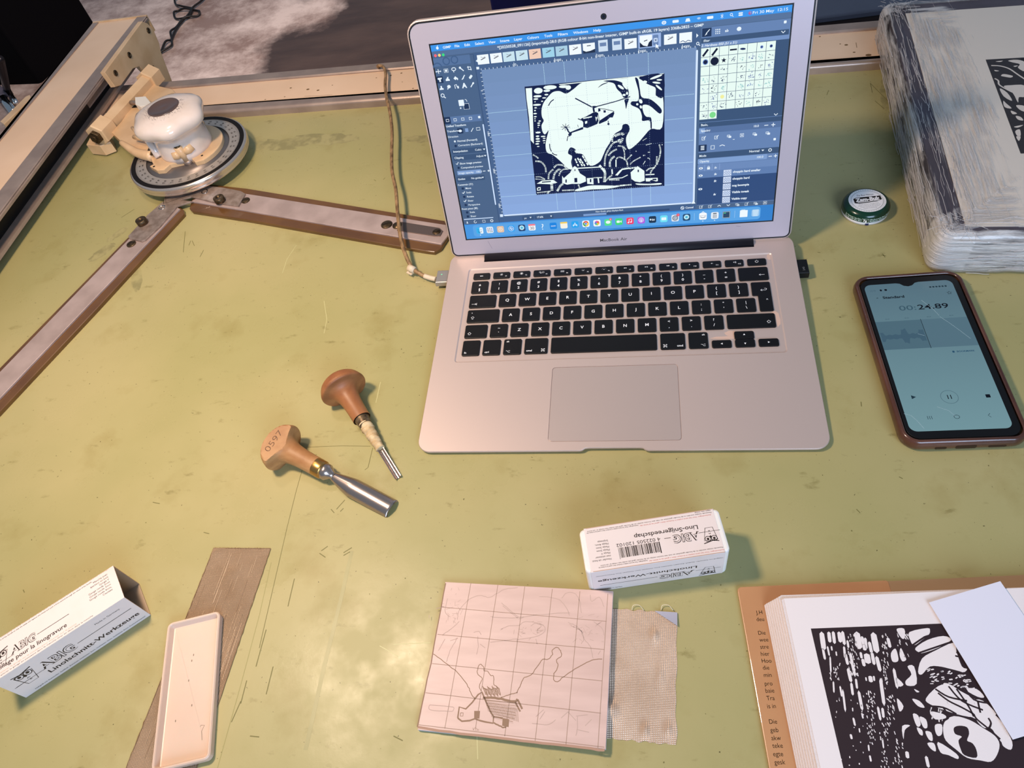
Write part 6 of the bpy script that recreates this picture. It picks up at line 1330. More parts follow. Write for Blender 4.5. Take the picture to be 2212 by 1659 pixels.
# ------------------------------------------------------------------ round tin
def tin():
    c = U(1870, 445, 6); c.z = 0; T = Matrix.Translation(c)
    t = thing('balm_tin', 'small round dark green and white ointment tin beside the wrapped frame', 'tin', c)
    Mw = mat('tin_white', '#e6e2e2', .3); Mg = mat('tin_green', '#06301e', .22, coat=.3); Mt = mat('tin_lettering', '#b9cfc4', .5)
    mb = MB(); mb.lathe([(19, .05), (20.6, .4), (20.9, 3.2), (20.4, 3.6)], Mw, T, 64)
    vs = []; 
    fb = Fr(c+Vector((-2, -20.95, 0)), (1, 0, 0), (0, 0, 1)); ink(mb, fb, mat('navy_print', '#1a2350', .4), [(-1.5, .6), (1.5, .6), (1.5, 2.8), (-1.5, 2.8)], .12); link('tin_base', mb, t)
    mb = MB(); prof = [(20.9, 3.6), (21.2, 4), (21.2, 8), (20.7, 9.6), (19.4, 11.2), (17.6, 12.3), (16.6, 12.6), (.01, 12.6)]
    mb.lathe(prof, Mg, T, 72)
    def ring(s_, z, h, a0, a1, sh=1):
        n = len(s_)
        for i, ch in enumerate(s_):
            if ch == ' ': continue
            a = radians(a0+(a1-a0)*(i+.5)/n); n_ = Vector((cos(a), sin(a), 0)); f = Fr(c+n_*21.22+Vector((0, 0, z)), (-sin(a), cos(a), 0), (0, 0, 1)); text(mb, f, Mt, ch, 0, 0, h, .05, align='C', bold=.02)
    ring('Manufactured by Bayer (Pty) Ltd.', 6.6, 1.5, 270, 330); ring('Randjespark, Midrand, South Africa', 4.6, 1.5, 270, 330); ring('For External Use Only', 6.6, 1.5, 205, 248); ring('Reg. No. G 707 (Act 101)', 4.6, 1.5, 205, 248)
    a = radians(258); n_ = Vector((cos(a), sin(a), 0)); f = Fr(c+n_*21.24+Vector((0, 0, 4.6)), (-sin(a), cos(a), 0), (0, 0, 1)); stroke(mb, f, Mt, [(-3, -.6), (3, -.6), (3, 3.6), (-3, 3.6)], .4, .06, closed=True); text(mb, f, M_white, '7g', 0, .2, 2.5, .06, align='C', bold=.04)
    tl = link('tin_lid', mb, t)
    f = Fr(c+Vector((0, 0, 12.62)), Vector((cos(radians(4)), sin(radians(4)), 0)), Vector((-sin(radians(4)), cos(radians(4)), 0))); mb = MB()
    ink(mb, f, Mw, ellipse(0, 0, 16.4, 16.4, 60), .02); stroke(mb, f, mat('tin_ring', '#3a4f46', .5), ellipse(0, 0, 14, 14, 60), .3, .04, closed=True)
    for i in range(44): a = 2*pi*i/44; ink(mb, f, M_black, ellipse(15.2*cos(a), 15.2*sin(a), .35, .25, 6), .04)
    text(mb, f, M_black, 'The Real Makoya', 0, 7, 2.2, .04, align='C', shear=.35, width=15)
    ink(mb, f, M_black, [(-11.6, -2), (-11.6, 4), (-9, 5.4), (12.8, 5.0), (13, -.4), (8, -2.6), (-8, -3.4)], .04)
    text(mb, f, Mw, 'Zam-Buk', 0.6, -.4, 4.6, .08, align='C', bold=.05, shear=.1, width=22); stroke(mb, f, Mw, [(-9, -1.8), (10, -1.2)], .8, .08)
    for i, w_ in enumerate((18, 20, 17, 12)): text(mb, f, M_black, 'Antiseptic ointment for the relief of minor skin ailments'[:int(w_*2.4)], 0, -5.4-1.9*i, .95, .04, align='C', width=w_)
    link('tin_label', mb, tl)
tin()
# ------------------------------------------------------------------ open book with a woodcut print, loose white sheet
def blobs(mb, fr, m, items, h=.04):
    for it in items:
        x, y, rx, ry, rt = it; ink(mb, fr, m, [(x+rx*cos(a)*cos(rt)-ry*sin(a)*sin(rt), y+rx*cos(a)*sin(rt)+ry*sin(a)*cos(rt)) for a in (2*pi*i/12 for i in range(12))], h)
def book():
    Z = 13.0
    o = U(1693, 1293, Z); p2 = U(2110, 1275, Z); dn = U(1718, 1659, Z); ex = (p2-o).normalized(); f = Fr(o, ex, (o-dn))       # v runs up the page
    t = thing('open_book', 'open book with tan jacket flap and a black linocut tree print on its page', 'book', (o.x+80, o.y-60, 0))
    Mp = mat('page_paper', '#ece0dc', .65, bump=.05, bscale=900); Me = mat('page_edges', '#dccbc4', .7, var='#e9dcd6', vscale=2500, stretch=(1, 1, .05))
    Mj = mat('tan_jacket', '#c48f62', .3, coat=.5, var='#ba8458', vscale=14); Mjt = mat('jacket_text', '#4d3020', .6); Mw = mat('jacket_edge', '#e8d6c4', .3)
    fj = Fr(U(1592, 1268, 2.2), ex, U(1592, 1268, 2.2)-U(1648, 1700, 2.2)); mb = MB(); H = 250; W = 300
    MJ = Fr(fj.P(0, 0, -2.15), fj.ex, fj.ey).M()
    mb.prism(rrect(0, -H, 98, 0, (2, 2, 2, 3)), .1, 2.2, Mj, .5, M=MJ); 
    for s_, px_, py_ in (('J.H', 187, 305), ('deu', 192, 357), ('Die', 205, 460), ('wee', 213, 512), ('stre', 220, 566), ('hier', 225, 619), ('Hoo', 232, 672), ('die ', 240, 724), ('min', 247, 779), ('pro', 254, 844), ('baie', 260, 898), ('Tra', 268, 955), ('is in', 273, 1015), ('Die', 288, 1133), ('geb', 296, 1196), ('akw', 304, 1257), ('teke', 312, 1315), ('egte', 318, 1378), ('gesk', 327, 1440)):
        text(mb, fj, Mjt, s_, *fj.px(1580+px_/3.5, 1240+py_/3.5), 2.6, .05, sx=.92)
    link('jacket_flap', mb, t)
    mb = MB(); mb.prism([(x, -y) for x, y in [(1.5, .5), (W, .5), (W, H), (1.5, H)]], .1, 2.0, mat('book_board', '#a98763', .5), .4, M=Fr(fj.P(92, 0, -2.15), fj.ex, fj.ey).M()); link('book_cover', mb, t)
    # page block: every few leaves step back a little at the left edge
    fb = Fr(U(1652, 1305, 7), ex, o-dn); b0 = fb.px(*[1652, 1305]); 
    mb = MB(); nl = 9
    for i in range(nl):
        z0 = 2.3+i*(Z-2.4)/nl; z1 = 2.3+(i+1)*(Z-2.4)/nl-.04; sh = 11*(i/nl)**1.1
        q = U(1651, 1304, 4); off = (q-o); u0 = off.dot(f.ex)+sh; v0 = off.dot(f.ey)+2.6*(i/nl)**1.4 if i < nl-1 else -.2
        mb.prism([(u0, v0-H), (W-70, v0-H), (W-70, min(v0+1, 0)), (u0+2.0, v0+.6), (u0, v0-.8)], z0-Z, z1-Z, Me, M=f.M())
    link('page_block', mb, t)
    mb = MB(); top = []; nu = 40
    W2 = W-65
    def zc(u): return .12+1.6*(u/W2)**2
    vs = [(u, v, zc(u)-dz) for dz in (0, .12) for v in (0, -H) for u in [W2*i/nu for i in range(nu+1)]]; n = nu+1
    mb.add(vs, [(n+i, n+i+1, i+1, i) for i in range(nu)]+[(2*n+i, 2*n+i+1, 3*n+i+1, 3*n+i) for i in range(nu)]+[(i, i+1, 2*n+i+1, 2*n+i) for i in range(nu)]+[(0, 2*n, 3*n, n), (nu, n+nu, 3*n+nu, 2*n+nu)], Mp, False, M=f.M())
    # the print: generic woodcut of tree trunks and branches
    K = mat('woodcut_ink', '#2b1a1e', .55)
    class G:   # ink that follows the slightly lifted page
        def __init__(s, f): s.f = f
        def P(s, u, v, h=0): return s.f.P(u, v, zc(max(0, u))+h)
    g = G(f); Cx = lambda x, y: f.px(1580+x/3.5, 1240+y/3.5)
    def gi(pts, m, h, sub=False):
        pts = [tuple(p)[:2] for p in pts]; ink(mb, g, m, pts, h)
    tl = Cx(600, 413); tr = Cx(1583, 378); bl = Cx(770, 1466)
    dx = (tr[0]-tl[0])/14; 
    for i in range(22):   # black field as narrow strips so that it follows the page
        u0 = tl[0]+i*dx; u1 = u0+dx+.01; gi([(u0, tl[1]-150), (u1, tl[1]-150), (u1, tl[1]), (u0, tl[1])], K, .03)
    def Wb(p, h=.06, cm=True):
        q = [Cx(*a) for a in p]
        if cm: q = [tuple(v) for v in catmull([Vector(z) for z in q], 3, True)]
        gi(q, Mp, h)
    def gash(x, y, x2, y2, w, h=.06):
        a = Vector(Cx(x, y)); b = Vector(Cx(x2, y2)); d = (b-a); n_ = Vector((-d.y, d.x)).normalized()*(w/3.5/2.9/2)
        gi([a, a+d*.12+n_, a+d*.5+n_*1.1, a+d*.88+n_, b, a+d*.88-n_, a+d*.5-n_*1.1, a+d*.12-n_], Mp, h)
    for q in ((680, 435, 700, 580, 28), (690, 560, 708, 650, 14), (735, 435, 745, 520, 20), (768, 432, 780, 530, 18), (812, 435, 825, 520, 22), (838, 430, 855, 540, 18), (725, 545, 740, 620, 10), (755, 545, 760, 580, 9), (790, 585, 795, 620, 8), (745, 620, 752, 750, 9), (770, 810, 775, 900, 9), (850, 545, 860, 640, 13), (875, 500, 885, 560, 12), (860, 600, 880, 690, 16), (895, 590, 935, 780, 16), (880, 710, 905, 820, 18), (905, 820, 918, 920, 14), (940, 790, 950, 870, 12), (960, 880, 990, 1035, 16), (820, 845, 835, 930, 10), (840, 870, 862, 1045, 11), (985, 1050, 995, 1095, 9), (920, 1085, 935, 1150, 11), (900, 1210, 910, 1250, 12), (945, 435, 970, 570, 34), (985, 470, 1000, 540, 16), (1010, 480, 1020, 570, 16), (1040, 510, 1060, 600, 18), (1070, 440, 1100, 600, 34), (1000, 530, 1010, 580, 20), (1020, 600, 1035, 680, 34), (1060, 590, 1080, 690, 18), (1095, 620, 1125, 740, 20), (975, 590, 985, 640, 14), (990, 640, 1005, 700, 18), (1048, 770, 1055, 820, 22), (1075, 770, 1080, 810, 10), (1015, 780, 1020, 810, 8), (1125, 785, 1155, 1000, 18), (1105, 1000, 1128, 1110, 13), (1140, 1010, 1150, 1090, 14), (1225, 710, 1255, 870, 16), (1180, 480, 1200, 560, 18), (1035, 1290, 1040, 1340, 8), (1045, 1370, 1055, 1420, 10), (1140, 1240, 1150, 1320, 8), (965, 1165, 970, 1200, 7), (1470, 1375, 1490, 1466, 16), (1155, 1190, 1160, 1215, 8), (1325, 1340, 1332, 1395, 18), (915, 1010, 917, 1040, 6), (1035, 880, 1037, 920, 6)): gash(*q)
    rnd = random.Random(21)
    for (x0, y0, x1, y1, n_, ang, ln) in ((880, 440, 960, 760, 60, -.3, 18), (1130, 440, 1180, 860, 46, -.4, 20), (1020, 860, 1085, 1280, 60, -.3, 16), (1170, 900, 1230, 1130, 26, -.5, 22), (1120, 1110, 1190, 1460, 30, -.2, 16), (740, 640, 830, 800, 16, .1, 22), (1220, 1180, 1290, 1460, 24, -.5, 24), (760, 900, 1000, 1450, 22, .05, 14), (1250, 430, 1330, 640, 18, -.6, 22), (1500, 1000, 1600, 1100, 14, .6, 26)):
        for _ in range(n_):
            x = rnd.uniform(x0, x1); y = rnd.uniform(y0, y1); l = ln*rnd.uniform(.5, 1.3); gash(x, y, x+l*.6*sin(ang+rnd.gauss(0, .25))*-1+2, y+l, rnd.uniform(3, 6))
    for p in ([(1250, 415), (1305, 415), (1310, 480), (1290, 490), (1260, 450)], [(1345, 440), (1480, 410), (1500, 430), (1490, 460), (1440, 500), (1380, 540), (1350, 500)], [(1390, 560), (1480, 500), (1600, 470), (1660, 500), (1560, 560), (1440, 600), (1410, 590)], [(1205, 600), (1240, 565), (1262, 640), (1250, 665), (1215, 660)], [(1280, 560), (1310, 620), (1320, 650), (1290, 660), (1270, 610)], [(1440, 640), (1540, 580), (1680, 520), (1700, 590), (1740, 700), (1780, 720), (1740, 745), (1600, 705), (1500, 700), (1440, 760), (1410, 740)],
              [(1330, 700), (1380, 700), (1400, 830), (1330, 845), (1315, 810), (1360, 760)], [(1240, 780), (1300, 835), (1260, 850)], [(1250, 940), (1300, 1000), (1270, 1040)], [(1365, 945), (1420, 960), (1460, 1010), (1410, 1000)], [(1600, 830), (1660, 840), (1800, 940), (1840, 985), (1780, 960), (1640, 900)], [(1480, 960), (1600, 950), (1740, 1010), (1820, 1080), (1700, 1060), (1560, 1010)], [(1760, 870), (1850, 870), (1910, 930), (1860, 930)], [(1830, 960), (1900, 960), (2000, 1060), (1930, 1080), (1870, 1040)], [(1800, 1000), (1880, 1040), (1800, 1045)], [(1850, 1080), (1880, 1060), (1940, 1100), (1945, 1150), (1910, 1165), (1860, 1120)], [(1970, 1110), (2040, 1150), (2100, 1250), (2060, 1290), (2000, 1220), (1965, 1160)],
              [(1370, 1060), (1410, 1070), (1430, 1140), (1400, 1150)], [(1420, 1080), (1470, 1100), (1480, 1160), (1450, 1160)], [(1540, 1140), (1590, 1140), (1590, 1210), (1560, 1225), (1540, 1190)], [(1400, 1160), (1440, 1180), (1445, 1220), (1420, 1210)], [(1465, 1190), (1510, 1200), (1520, 1260), (1490, 1250)], [(1480, 1280), (1530, 1280), (1545, 1340), (1510, 1325)], [(1290, 1150), (1350, 1145), (1310, 1180), (1300, 1250)], [(1560, 1270), (1700, 1360), (1710, 1400), (1640, 1370), (1580, 1350)], [(1500, 1040), (1600, 1060), (1620, 1090), (1540, 1100)], [(1380, 870), (1420, 890), (1400, 895)]): Wb(p)
    Wb([(1560, 850), (1640, 835), (1700, 870), (1860, 960), (2010, 1085), (2065, 1160), (2120, 1270), (2110, 1330), (2050, 1300), (2030, 1240), (1950, 1160), (1820, 1085), (1640, 1040), (1500, 985), (1470, 940)], .055)
    Wb([(1610, 1120), (1680, 1075), (1800, 1105), (1900, 1165), (1990, 1225), (2025, 1290), (2005, 1370), (1960, 1420), (1880, 1410), (1780, 1390), (1700, 1330), (1620, 1260), (1600, 1190)], .06)
    def Kb(p, h=.09): gi([tuple(v) for v in catmull([Vector(Cx(*a)) for a in p], 3, True)], K, h)
    Kb([(1680, 1165), (1720, 1148), (1780, 1160), (1795, 1210), (1780, 1260), (1820, 1280), (1850, 1330), (1850, 1390), (1760, 1370), (1730, 1320), (1715, 1260), (1740, 1230), (1690, 1210)])
    Kb([(1450, 780), (1480, 720), (1560, 700), (1640, 715), (1760, 750), (1820, 800), (1860, 850), (1760, 830), (1680, 800), (1600, 810), (1520, 830), (1460, 830)], .08)
    for _ in range(46): x = rnd.uniform(1470, 1820); y = rnd.uniform(720, 830)+(x-1470)*.12; gash(x, y, x+rnd.uniform(14, 34), y+rnd.uniform(-14, 4), rnd.uniform(4, 8), .1)
    for p in ([(1830, 1060), (1855, 1100), (1940, 1170), (2030, 1250)], [(1940, 1090), (1960, 1130), (1940, 1180)], [(1600, 1010), (1640, 1080), (1600, 1110)], [(1700, 870), (1790, 1000), (1830, 1080)], [(1860, 960), (1880, 1050)], [(1560, 900), (1640, 960), (1740, 1010), (1830, 1060)], [(1640, 850), (1740, 960), (1900, 1030)], [(1540, 870), (1640, 930), (1780, 960)], [(1480, 1000), (1600, 1010), (1700, 1060)], [(1750, 840), (1830, 950), (1960, 980)], [(1360, 545), (1440, 490), (1480, 470), (1600, 440)], [(1410, 600), (1660, 515)], [(1700, 590), (1725, 625), (1690, 620)]):
        q = [tuple(v) for v in catmull([Vector(Cx(*a)) for a in p], 4)]; stroke(mb, g, K, q, 1.0, .09)
    link('printed_page', mb, t)
    # loose sheet of white paper lying over the page
    mb = MB(); Ms = mat('white_sheet', '#e4dfe8', .6)
    z = Z+4; a = U(2007, 1301, z-1.5); b = U(2163, 1253, z); c = U(2214, 1316, z); d = U(2189, 1597, z-1)
    e1 = (b-a).normalized(); wd = 148; rt = a+e1*wd; dn_ = (d-a); dn_ = dn_-e1*dn_.dot(e1)*0; low = d; 
    pts = [a, b, b+(d-a), d]
    nz_ = [(p.x, p.y, Z+2.2+i*.0) for i, p in enumerate(pts)]; n = len(nz_)
    mb.add(nz_+[(x, y, q-.2) for x, y, q in nz_], [tuple(reversed(range(n))), tuple(n+i for i in range(n))]+[(i, (i+1) % n, n+(i+1) % n, n+i) for i in range(n)], Ms)
    tag(link('paper_sheet', mb), 'blank white paper sheet lying slanted across the open book page', 'paper')
book()
# ------------------------------------------------------------------ plastic-wrapped frame
def wrap_mat():
    m = bpy.data.materials.new('stretch_film'); m.use_nodes = True; nt = m.node_tree; L = nt.links.new; out = nt.nodes['Material Output']; b = nt.nodes['Principled BSDF']
    b.inputs['Base Color'].default_value = (*lin('#e0d8d3'), 1); b.inputs['Roughness'].default_value = .16; b.inputs['Specular IOR Level'].default_value = 1.0; b.inputs['Coat Weight'].default_value = .6
    tr = nt.nodes.new('ShaderNodeBsdfTransparent'); mx = nt.nodes.new('ShaderNodeMixShader')
    uvn = nt.nodes.new('ShaderNodeUVMap'); uvn.uv_map = 'along'
    def nz(st, sc, det):
        mp = nt.nodes.new('ShaderNodeMapping'); mp.inputs['Scale'].default_value = st; L(uvn.outputs['UV'], mp.inputs['Vector'])
        n = nt.nodes.new('ShaderNodeTexNoise'); n.inputs['Scale'].default_value = sc; n.inputs['Detail'].default_value = det; n.inputs['Roughness'].default_value = .65; n.inputs['Distortion'].default_value = .6; L(mp.outputs['Vector'], n.inputs['Vector']); return n.outputs['Fac']
    n1 = nz((.05, 1, 1), 320, 6); n2 = nz((.18, 1, 1), 90, 5)
    ad = nt.nodes.new('ShaderNodeMath'); ad.operation = 'MULTIPLY_ADD'; L(n1, ad.inputs[0]); ad.inputs[1].default_value = .65
    h = nt.nodes.new('ShaderNodeMath'); h.operation = 'MULTIPLY'; L(n2, h.inputs[0]); h.inputs[1].default_value = .5; L(h.outputs[0], ad.inputs[2])
    at = nt.nodes.new('ShaderNodeAttribute'); at.attribute_name = 'layers'
    sm = nt.nodes.new('ShaderNodeMath'); sm.operation = 'ADD'; L(ad.outputs[0], sm.inputs[0]); L(at.outputs['Fac'], sm.inputs[1])
    mr = nt.nodes.new('ShaderNodeMapRange'); L(sm.outputs[0], mr.inputs[0]); mr.inputs[1].default_value = .52; mr.inputs[2].default_value = .72; mr.inputs[3].default_value = .03; mr.inputs[4].default_value = .92
    L(mr.outputs[0], mx.inputs[0]); L(tr.outputs[0], mx.inputs[1]); L(b.outputs[0], mx.inputs[2]); L(mx.outputs[0], out.inputs['Surface'])
    bp = nt.nodes.new('ShaderNodeBump'); bp.inputs['Strength'].default_value = 1.0; bp.inputs['Distance'].default_value = .004; L(ad.outputs[0], bp.inputs['Height']); L(bp.outputs['Normal'], b.inputs['Normal']); return m
def wrapped():
    an = radians(-4.6); ex = Vector((cos(an), sin(an), 0)); ey = Vector((-sin(an), cos(an), 0)); o = Vector((269, 180, 0)); W, Dp, H = 330, 392, 44
    t = thing('wrapped_frame', 'framed print bundled in wrinkled clear stretch film at the right of the board', 'wrapped frame', o+ex*W/2+ey*Dp/2)
    fr = Fr(o, ex, ey); M = fr.M(); Mf = mat('dark_frame_wood', '#3b343c', .5, var='#4c4450', vscale=20)
    e = 6.5; fw = 19
    def loc(px, py, z): p = U(px, py, z)-o; return (p.dot(ex), p.dot(ey))
    mb = MB()
    for a in ((e, e, W-e, e+fw), (e, Dp-e-fw, W-e, Dp-e), (e, e+fw, e+fw, Dp-e-fw), (W-e-fw, e+fw, W-e, Dp-e-fw)): mb.prism([(a[0], a[1]), (a[2], a[1]), (a[2], a[3]), (a[0], a[3])], 2, 41, Mf, 1.5, M=M)
    link('frame_moulding', mb, t)
    mb = MB(); zb = 40.4; q = loc(1968, 40, zb); x0 = loc(2020, 260, zb)[0]; y0 = loc(2150, 491, zb)[1]; y1 = loc(2060, 24, zb)[1]
    mb.prism([(x0, y0), (W-24, y0), (W-24, y1), (x0, y1)], 36, zb+1.2, mat('mount_board', '#ddd0c2', .6), M=M)
    fp = Fr(fr.P(0, 0, zb+1.2), ex, ey); cw = lambda x, y: fp.px(1790+x/5.185, y/5.185)
    a = cw(1758, 668); b = cw(2150, 1720)
    K = mat('print_black', '#211a1e', .55); PW = mat('print_paper', '#d9ccc0', .6)
    w_ = 190; c1 = fp.px(2212, 125); vdn = (Vector(fp.px(2212, 340))-Vector(a)).normalized()
    x2 = a[0]+200
    ink(mb, fp, K, [a, (b[0], b[1]), (b[0]+200, b[1]-5), (x2, a[1]+.5)], .05)
    def Wp(p, h=.1): ink(mb, fp, PW, [tuple(v) for v in catmull([Vector(cw(*z)) for z in p], 3, True)], h)
    def St(p, w=1.2, h=.12): stroke(mb, fp, PW, [tuple(v) for v in catmull([Vector(cw(*z)) for z in p], 4)], w, h)
    St([(1820, 735), (1920, 740), (2020, 770), (2110, 830), (2200, 890)], 1.6); St([(1860, 880), (1900, 905), (1910, 950), (1990, 1000), (2070, 1040)], 1.5)
    for p in ([(1870, 690), (1950, 680), (1920, 695)], [(2010, 680), (2110, 670), (2200, 700), (2200, 800), (2120, 760), (2140, 720), (2060, 700)], [(2070, 740), (2120, 735), (2090, 750)], [(1930, 850), (1960, 830), (2060, 850), (2040, 870), (1970, 860)], [(1960, 970), (2040, 955), (2200, 960), (2200, 1080), (2130, 1090), (2120, 1150), (2060, 1040)], [(1915, 990), (2000, 1040), (2055, 1130), (1960, 1080)], [(1955, 1130), (1990, 1160), (2050, 1215), (1970, 1200)], [(2040, 1240), (2110, 1270), (2060, 1280)], [(2095, 1300), (2150, 1310), (2180, 1350), (2120, 1340)], [(2075, 1420), (2180, 1400), (2120, 1430)], [(2090, 1470), (2140, 1450), (2150, 1520), (2110, 1520)], [(2100, 1530), (2150, 1530), (2130, 1580)], [(1855, 785), (1910, 795), (1870, 800)], [(2100, 1180), (2200, 1190), (2200, 1250), (2140, 1230)]): Wp(p)
    lab(link('mounted_print', mb, t), 'pale mount board with a black tree linocut')
    # film shell
    Mw = wrap_mat(); mb = MB(); mb.slot(Mw); nx, seg = 0, 0
    # closed profile swept as grid: rounded box by superellipse rings around the border
    out = rrect(0, 0, W, Dp, 13, 8); 
    # densify
    P = []
    for i in range(len(out)):
        a_ = Vector(out[i]); b_ = Vector(out[(i+1) % len(out)]); k = max(1, int((b_-a_).length/4))
        for j in range(k): P.append(a_+(b_-a_)*(j/k))
    n = len(P); pin = [tuple(p) for p in P]
    sec = [(6, .15), (1.5, 1.5), (0, 6), (-.5, 14), (-.3, 24), (0.2, 34), (1.5, 39.5), (4.5, 43), (9, 44.4), (16, 44.6), (24, 43.8), (30, 43.4), (37, 43.2), (45, 43.1), (53, 43.0), (61, 42.95), (70, 42.9), (80, 42.9), (95, 42.85), (120, 42.85)]
    vs = []; lay = []; uvs = []; cum = 0
    offs = [inset(pin, 0)]; s_len = [0]
    for i in range(n): s_len.append(s_len[-1]+(P[(i+1) % n]-P[i]).length)
    nrm = []
    for i in range(n):
        tq = (P[(i+1) % n]-P[i-1]).normalized(); nrm.append(Vector((-tq.y, tq.x)))
    cen = Vector((W/2, Dp/2))
    for r, (ins, z) in enumerate(sec):
        for i in range(n):
            if ins <= 9: q = P[i]+nrm[i]*ins
            else:
                k = (ins-9)/150.0; base = P[i]+nrm[i]*9; sq = Vector((cen.x+(base.x-cen.x)*(1-2*(ins-9)/W), cen.y+(base.y-cen.y)*(1-2*(ins-9)/Dp))); q = sq
            j = noise.noise((P[i].x*.035, P[i].y*.035, z*.09))*1.6+noise.noise((P[i].x*.14, P[i].y*.14, z*.3+ins*.1))*.7
            amp = 1 if ins < 30 else .25
            if 1 < z < 44 and ins < 5: q = q+nrm[i]*(j*.8)
            zz = z+(j*.55*amp if z > 20 and ins < 30 else 0)
            vs.append((q.x, q.y, max(.1, zz)))
            left = P[i].x < 3; fro = P[i].y < 3
            l = .07 if ins <= 3 else (.02 if ins < 8 else (-.12 if ins < 26 else (-.02 if ins < 60 else -.12)))
            if fro: l += .07 if ins < 9 else -.02
            if P[i].x < 26 and P[i].y < 26 or (P[i].x < 26 and P[i].y > Dp-26): l += .14
            if ins > 22:
                tx = (q.x-62-10*noise.noise((q.y*.02, 1, 1)))/22; ty = (34-q.y)/12
                l = -.26+.27*max(0, min(1, 1-tx)); l = max(l, -.26+.2*max(0, min(1, ty)))
                if q.x < 26: l = -.10
            lay.append(l)
    R_ = len(sec); fs = []
    for r in range(R_-1):
        for i in range(n): j = (i+1) % n; fs.append((r*n+i, r*n+j, (r+1)*n+j, (r+1)*n+i))
    mb.add(vs, fs, Mw, True, M)
    # centre of the sheet
    ob = link('stretch_film', mb, t); me = ob.data
    at = me.attributes.new('layers', 'FLOAT', 'POINT')
    for i, l in enumerate(lay): at.data[i].value = l
    ul = me.uv_layers.new(name='along'); vacc = [0]
    for r in range(1, R_): vacc.append(vacc[-1]+sqrt((sec[r][0]-sec[r-1][0])**2+(sec[r][1]-sec[r-1][1])**2))
    for poly in me.polygons:
        k = poly.index; r, i = divmod(k, n)
        for li, (rr, ii) in zip(poly.loop_indices, ((r, i), (r, i+1), (r+1, i+1), (r+1, i))): ul.data[li].uv = (s_len[ii]*.001, vacc[rr]*.001)
    # stretched creases standing on the film: thin glossy ridges
    Mr = mat('film_crease', '#ddd5d2', .2, spec=.9, alpha=.5); mb = MB(); rnd = random.Random(8)
    def ridge(side):
        s0 = rnd.uniform(0, 1); ln = rnd.uniform(.03, .22); k = 9; zz = rnd.uniform(3, 42); dz = rnd.gauss(0, 3); ins0 = 0; pts = []
        on = rnd.random() < (.62 if side != 'F' else .8)
        w0 = rnd.uniform(4, 30); dw = rnd.gauss(0, 2.2)
        for i in range(k+1):
            s = s0+ln*i/k; wob = noise.noise((s*30, zz, 4))*1.2
            if s > 1: break
            if on: y = zz+dz*i/k+wob; y = max(1.5, min(42, y)); x = -.9; h = y
            else: x = w0+dw*i/k+wob; h = 45.2 if x > 8 else 44.4
            if side == 'L': pts.append((x, 14+s*(Dp-28), h))
            else: pts.append((14+s*(W-28), x, h))
        if len(pts) > 3: mb.tube([M @ Vector(p) for p in pts], rnd.uniform(.12, .34), Mr, 5)
    for _ in range(230): ridge('L')
    for _ in range(170): ridge('F')
    for _ in range(60):      # long streaks stretched over the mount at the left
        x = rnd.uniform(24, 74); y = rnd.uniform(10, 330); l = rnd.uniform(20, 110); mb.tube([M @ Vector((x+rnd.gauss(0, .6)+ (l*k_/4)*-.06, y+l*k_/4, 44.2 if x < 30 else 43.6)) for k_ in range(5)], rnd.uniform(.08, .2), Mr, 4)
    for _ in range(160):     # crumpled corners
        cx, cy = rnd.choice([(12, 12), (12, 12), (14, Dp-14)]); a_ = rnd.uniform(0, 2*pi); p = Vector((cx+rnd.gauss(0, 10), cy+rnd.gauss(0, 10), 44.8))
        p.x = max(2, p.x); p.y = max(2, min(Dp-2, p.y)); mb.tube([M @ p, M @ (p+Vector((rnd.gauss(0, 5), rnd.gauss(0, 5), rnd.uniform(0, .8))))], rnd.uniform(.1, .25), Mr, 4)
    r_ = link('film_creases', mb, ob); r_['kind'] = 'stuff'
wrapped()
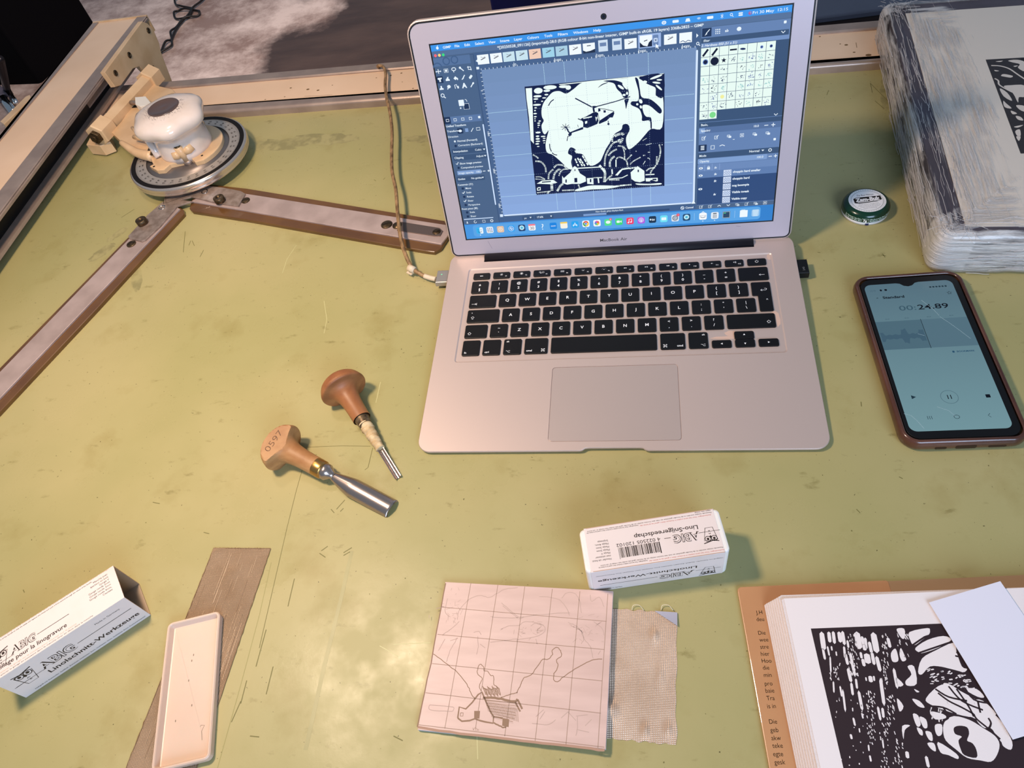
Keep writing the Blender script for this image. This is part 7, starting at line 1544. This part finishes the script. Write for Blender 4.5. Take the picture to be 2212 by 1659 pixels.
# ------------------------------------------------------------------ things on the floor behind the table
def behind():
    M_cord = mat('black_cord', '#17120f', .5)
    z = FZ+6; c = lambda x, y: U(300+x/5.53, y/5.53, z)
    pts = [(262, 630), (330, 520), (390, 470), (390, 400), (450, 320), (560, 230), (700, 190), (735, 160), (690, 125), (560, 125), (470, 130), (430, 170), (440, 220), (540, 240), (600, 200), (650, 120), (620, 95), (500, 90), (440, 50), (440, 10), (480, -30)]
    pts2 = [(262, 635), (340, 590), (400, 545), (400, 470), (470, 330), (600, 180), (650, 100), (740, 30), (790, -20), (830, -70)]
    k = thing('power_cord', 'tangled black power cord lying on the patchy concrete floor', 'cord', c(560, 230))
    mb = MB(); mb.tube(catmull([c(*p)+Vector((0, 0, 8*(i % 2))) for i, p in enumerate(pts)], 6), 4.2, M_cord, 8); link('cord_loop', mb, k)
    mb = MB(); mb.tube(catmull([c(*p)+Vector((0, 0, 4)) for p in pts2], 6), 4.2, M_cord, 8); link('cord_tail', mb, k)
    # large black case at the left
    Mk = mat('black_vinyl', '#040305', .7, spec=.08); zt = -120
    a = U(207, 50, FZ); 
    bl = U(48, 222, FZ); br = U(122, 150, FZ); 
    t = thing('black_case', 'large black case standing on the floor at the far left corner', 'case', (br.x-400, br.y+350, FZ))
    d = Vector((br.x-bl.x, br.y-bl.y, 0)).normalized(); nn = Vector((-d.y, d.x, 0))
    r0 = Vector((br.x, br.y, FZ)); 
    # right-hand vertical edge is seen at pixel (180,0)-(207,50)
    e = UP(192, 25, r0, nn); rx = (e-r0).dot(d)
    LL = (br-bl).length-130; f = Fr(r0-d*LL, d, nn); mb = MB(); mb.prism(rrect(0, 2, LL+rx, 700, 18), 2, 560, Mk, 12, M=f.M()); link('case_body', mb, t)
    mb = MB(); mb.prism(rrect(-4, -4, LL+4+rx, 704, 18), 560, 600, Mk, 10, M=f.M()); link('case_lid', mb, t)
    # chrome trolley foot and grey pad beside it
    Mg = mat('grey_blue_pad', '#5f5a66', .5)
    h = thing('trolley_foot', 'chrome trolley leg with bracket standing before the black case', 'trolley', U(20, 225, FZ))
    mb = MB(); mb.tube([U(0, 128, FZ+300), U(14, 190, FZ+40), U(22, 205, FZ+14)], 13, mat('dark_tube', '#2a2628', .3, metal=.7), 12); link('leg', mb, h)
    mb = MB(); mb.tube([U(8, 212, FZ+22), U(14, 222, FZ+14), U(30, 243, FZ+12)], 16, M_chrome, 10); mb.tube([U(26, 208, FZ+20), U(36, 224, FZ+10)], 10, M_chrome, 10); link('bracket', mb, h)
    mb = MB(); p = [U(-30, 196, FZ+20), U(6, 190, FZ+20), U(18, 206, FZ+20), U(8, 212, FZ+20), U(-30, 216, FZ+20)]; mb.prism([(q.x, q.y) for q in p], FZ+2, FZ+34, Mg, 4); link('foot_pad', mb, h)
    # navy crate behind the laptop
    a = U(1071, 30, FZ+260); b = U(1262, 10, FZ+260); 
    Mn = mat('navy_plastic', '#070c38', .4, var='#0a1044', vscale=8); mb = MB()
    y0 = U(1071, 60, FZ).y-150; ll = U(1068, 30, FZ+150); rr = U(1262, 10, FZ+150)
    mb.prism(rrect(0, 0, (rr-ll).length, 380, 10), FZ+3, FZ+300, Mn, 6, M=Fr((ll.x, ll.y-40, 0), (rr-ll), (0, 1, 0)).M()); tag(link('storage_crate', mb), 'dark navy crate on the floor behind the top of the laptop screen', 'crate')
    # dark slate topped case at the right
    zt = -330; q0 = U(1770, 37, zt); q1 = U(1900, 20, zt); pass
    t = thing('equipment_case', 'low slate grey topped case behind the back rail, right of the laptop', 'case', (q0.x+200, q0.y+200, FZ))
    d = (q1-q0).normalized(); nn = Vector((-d.y, d.x, 0)); f = Fr((q0.x-d.x*180, q0.y-d.y*180, 0), d, nn)
    mb = MB(); mb.prism(rrect(0, 0, 900, 600, 12), zt-12, zt, mat('slate_top', '#4d5568', .4, var='#454a5c', vscale=6), 4, M=f.M()); link('case_top', mb, t)
    mb = MB(); mb.prism(rrect(6, 8, 894, 592, 12), FZ+2, zt-12, mat('brown_black_side', '#241c1e', .6), M=f.M()); link('case_side', mb, t)
behind()
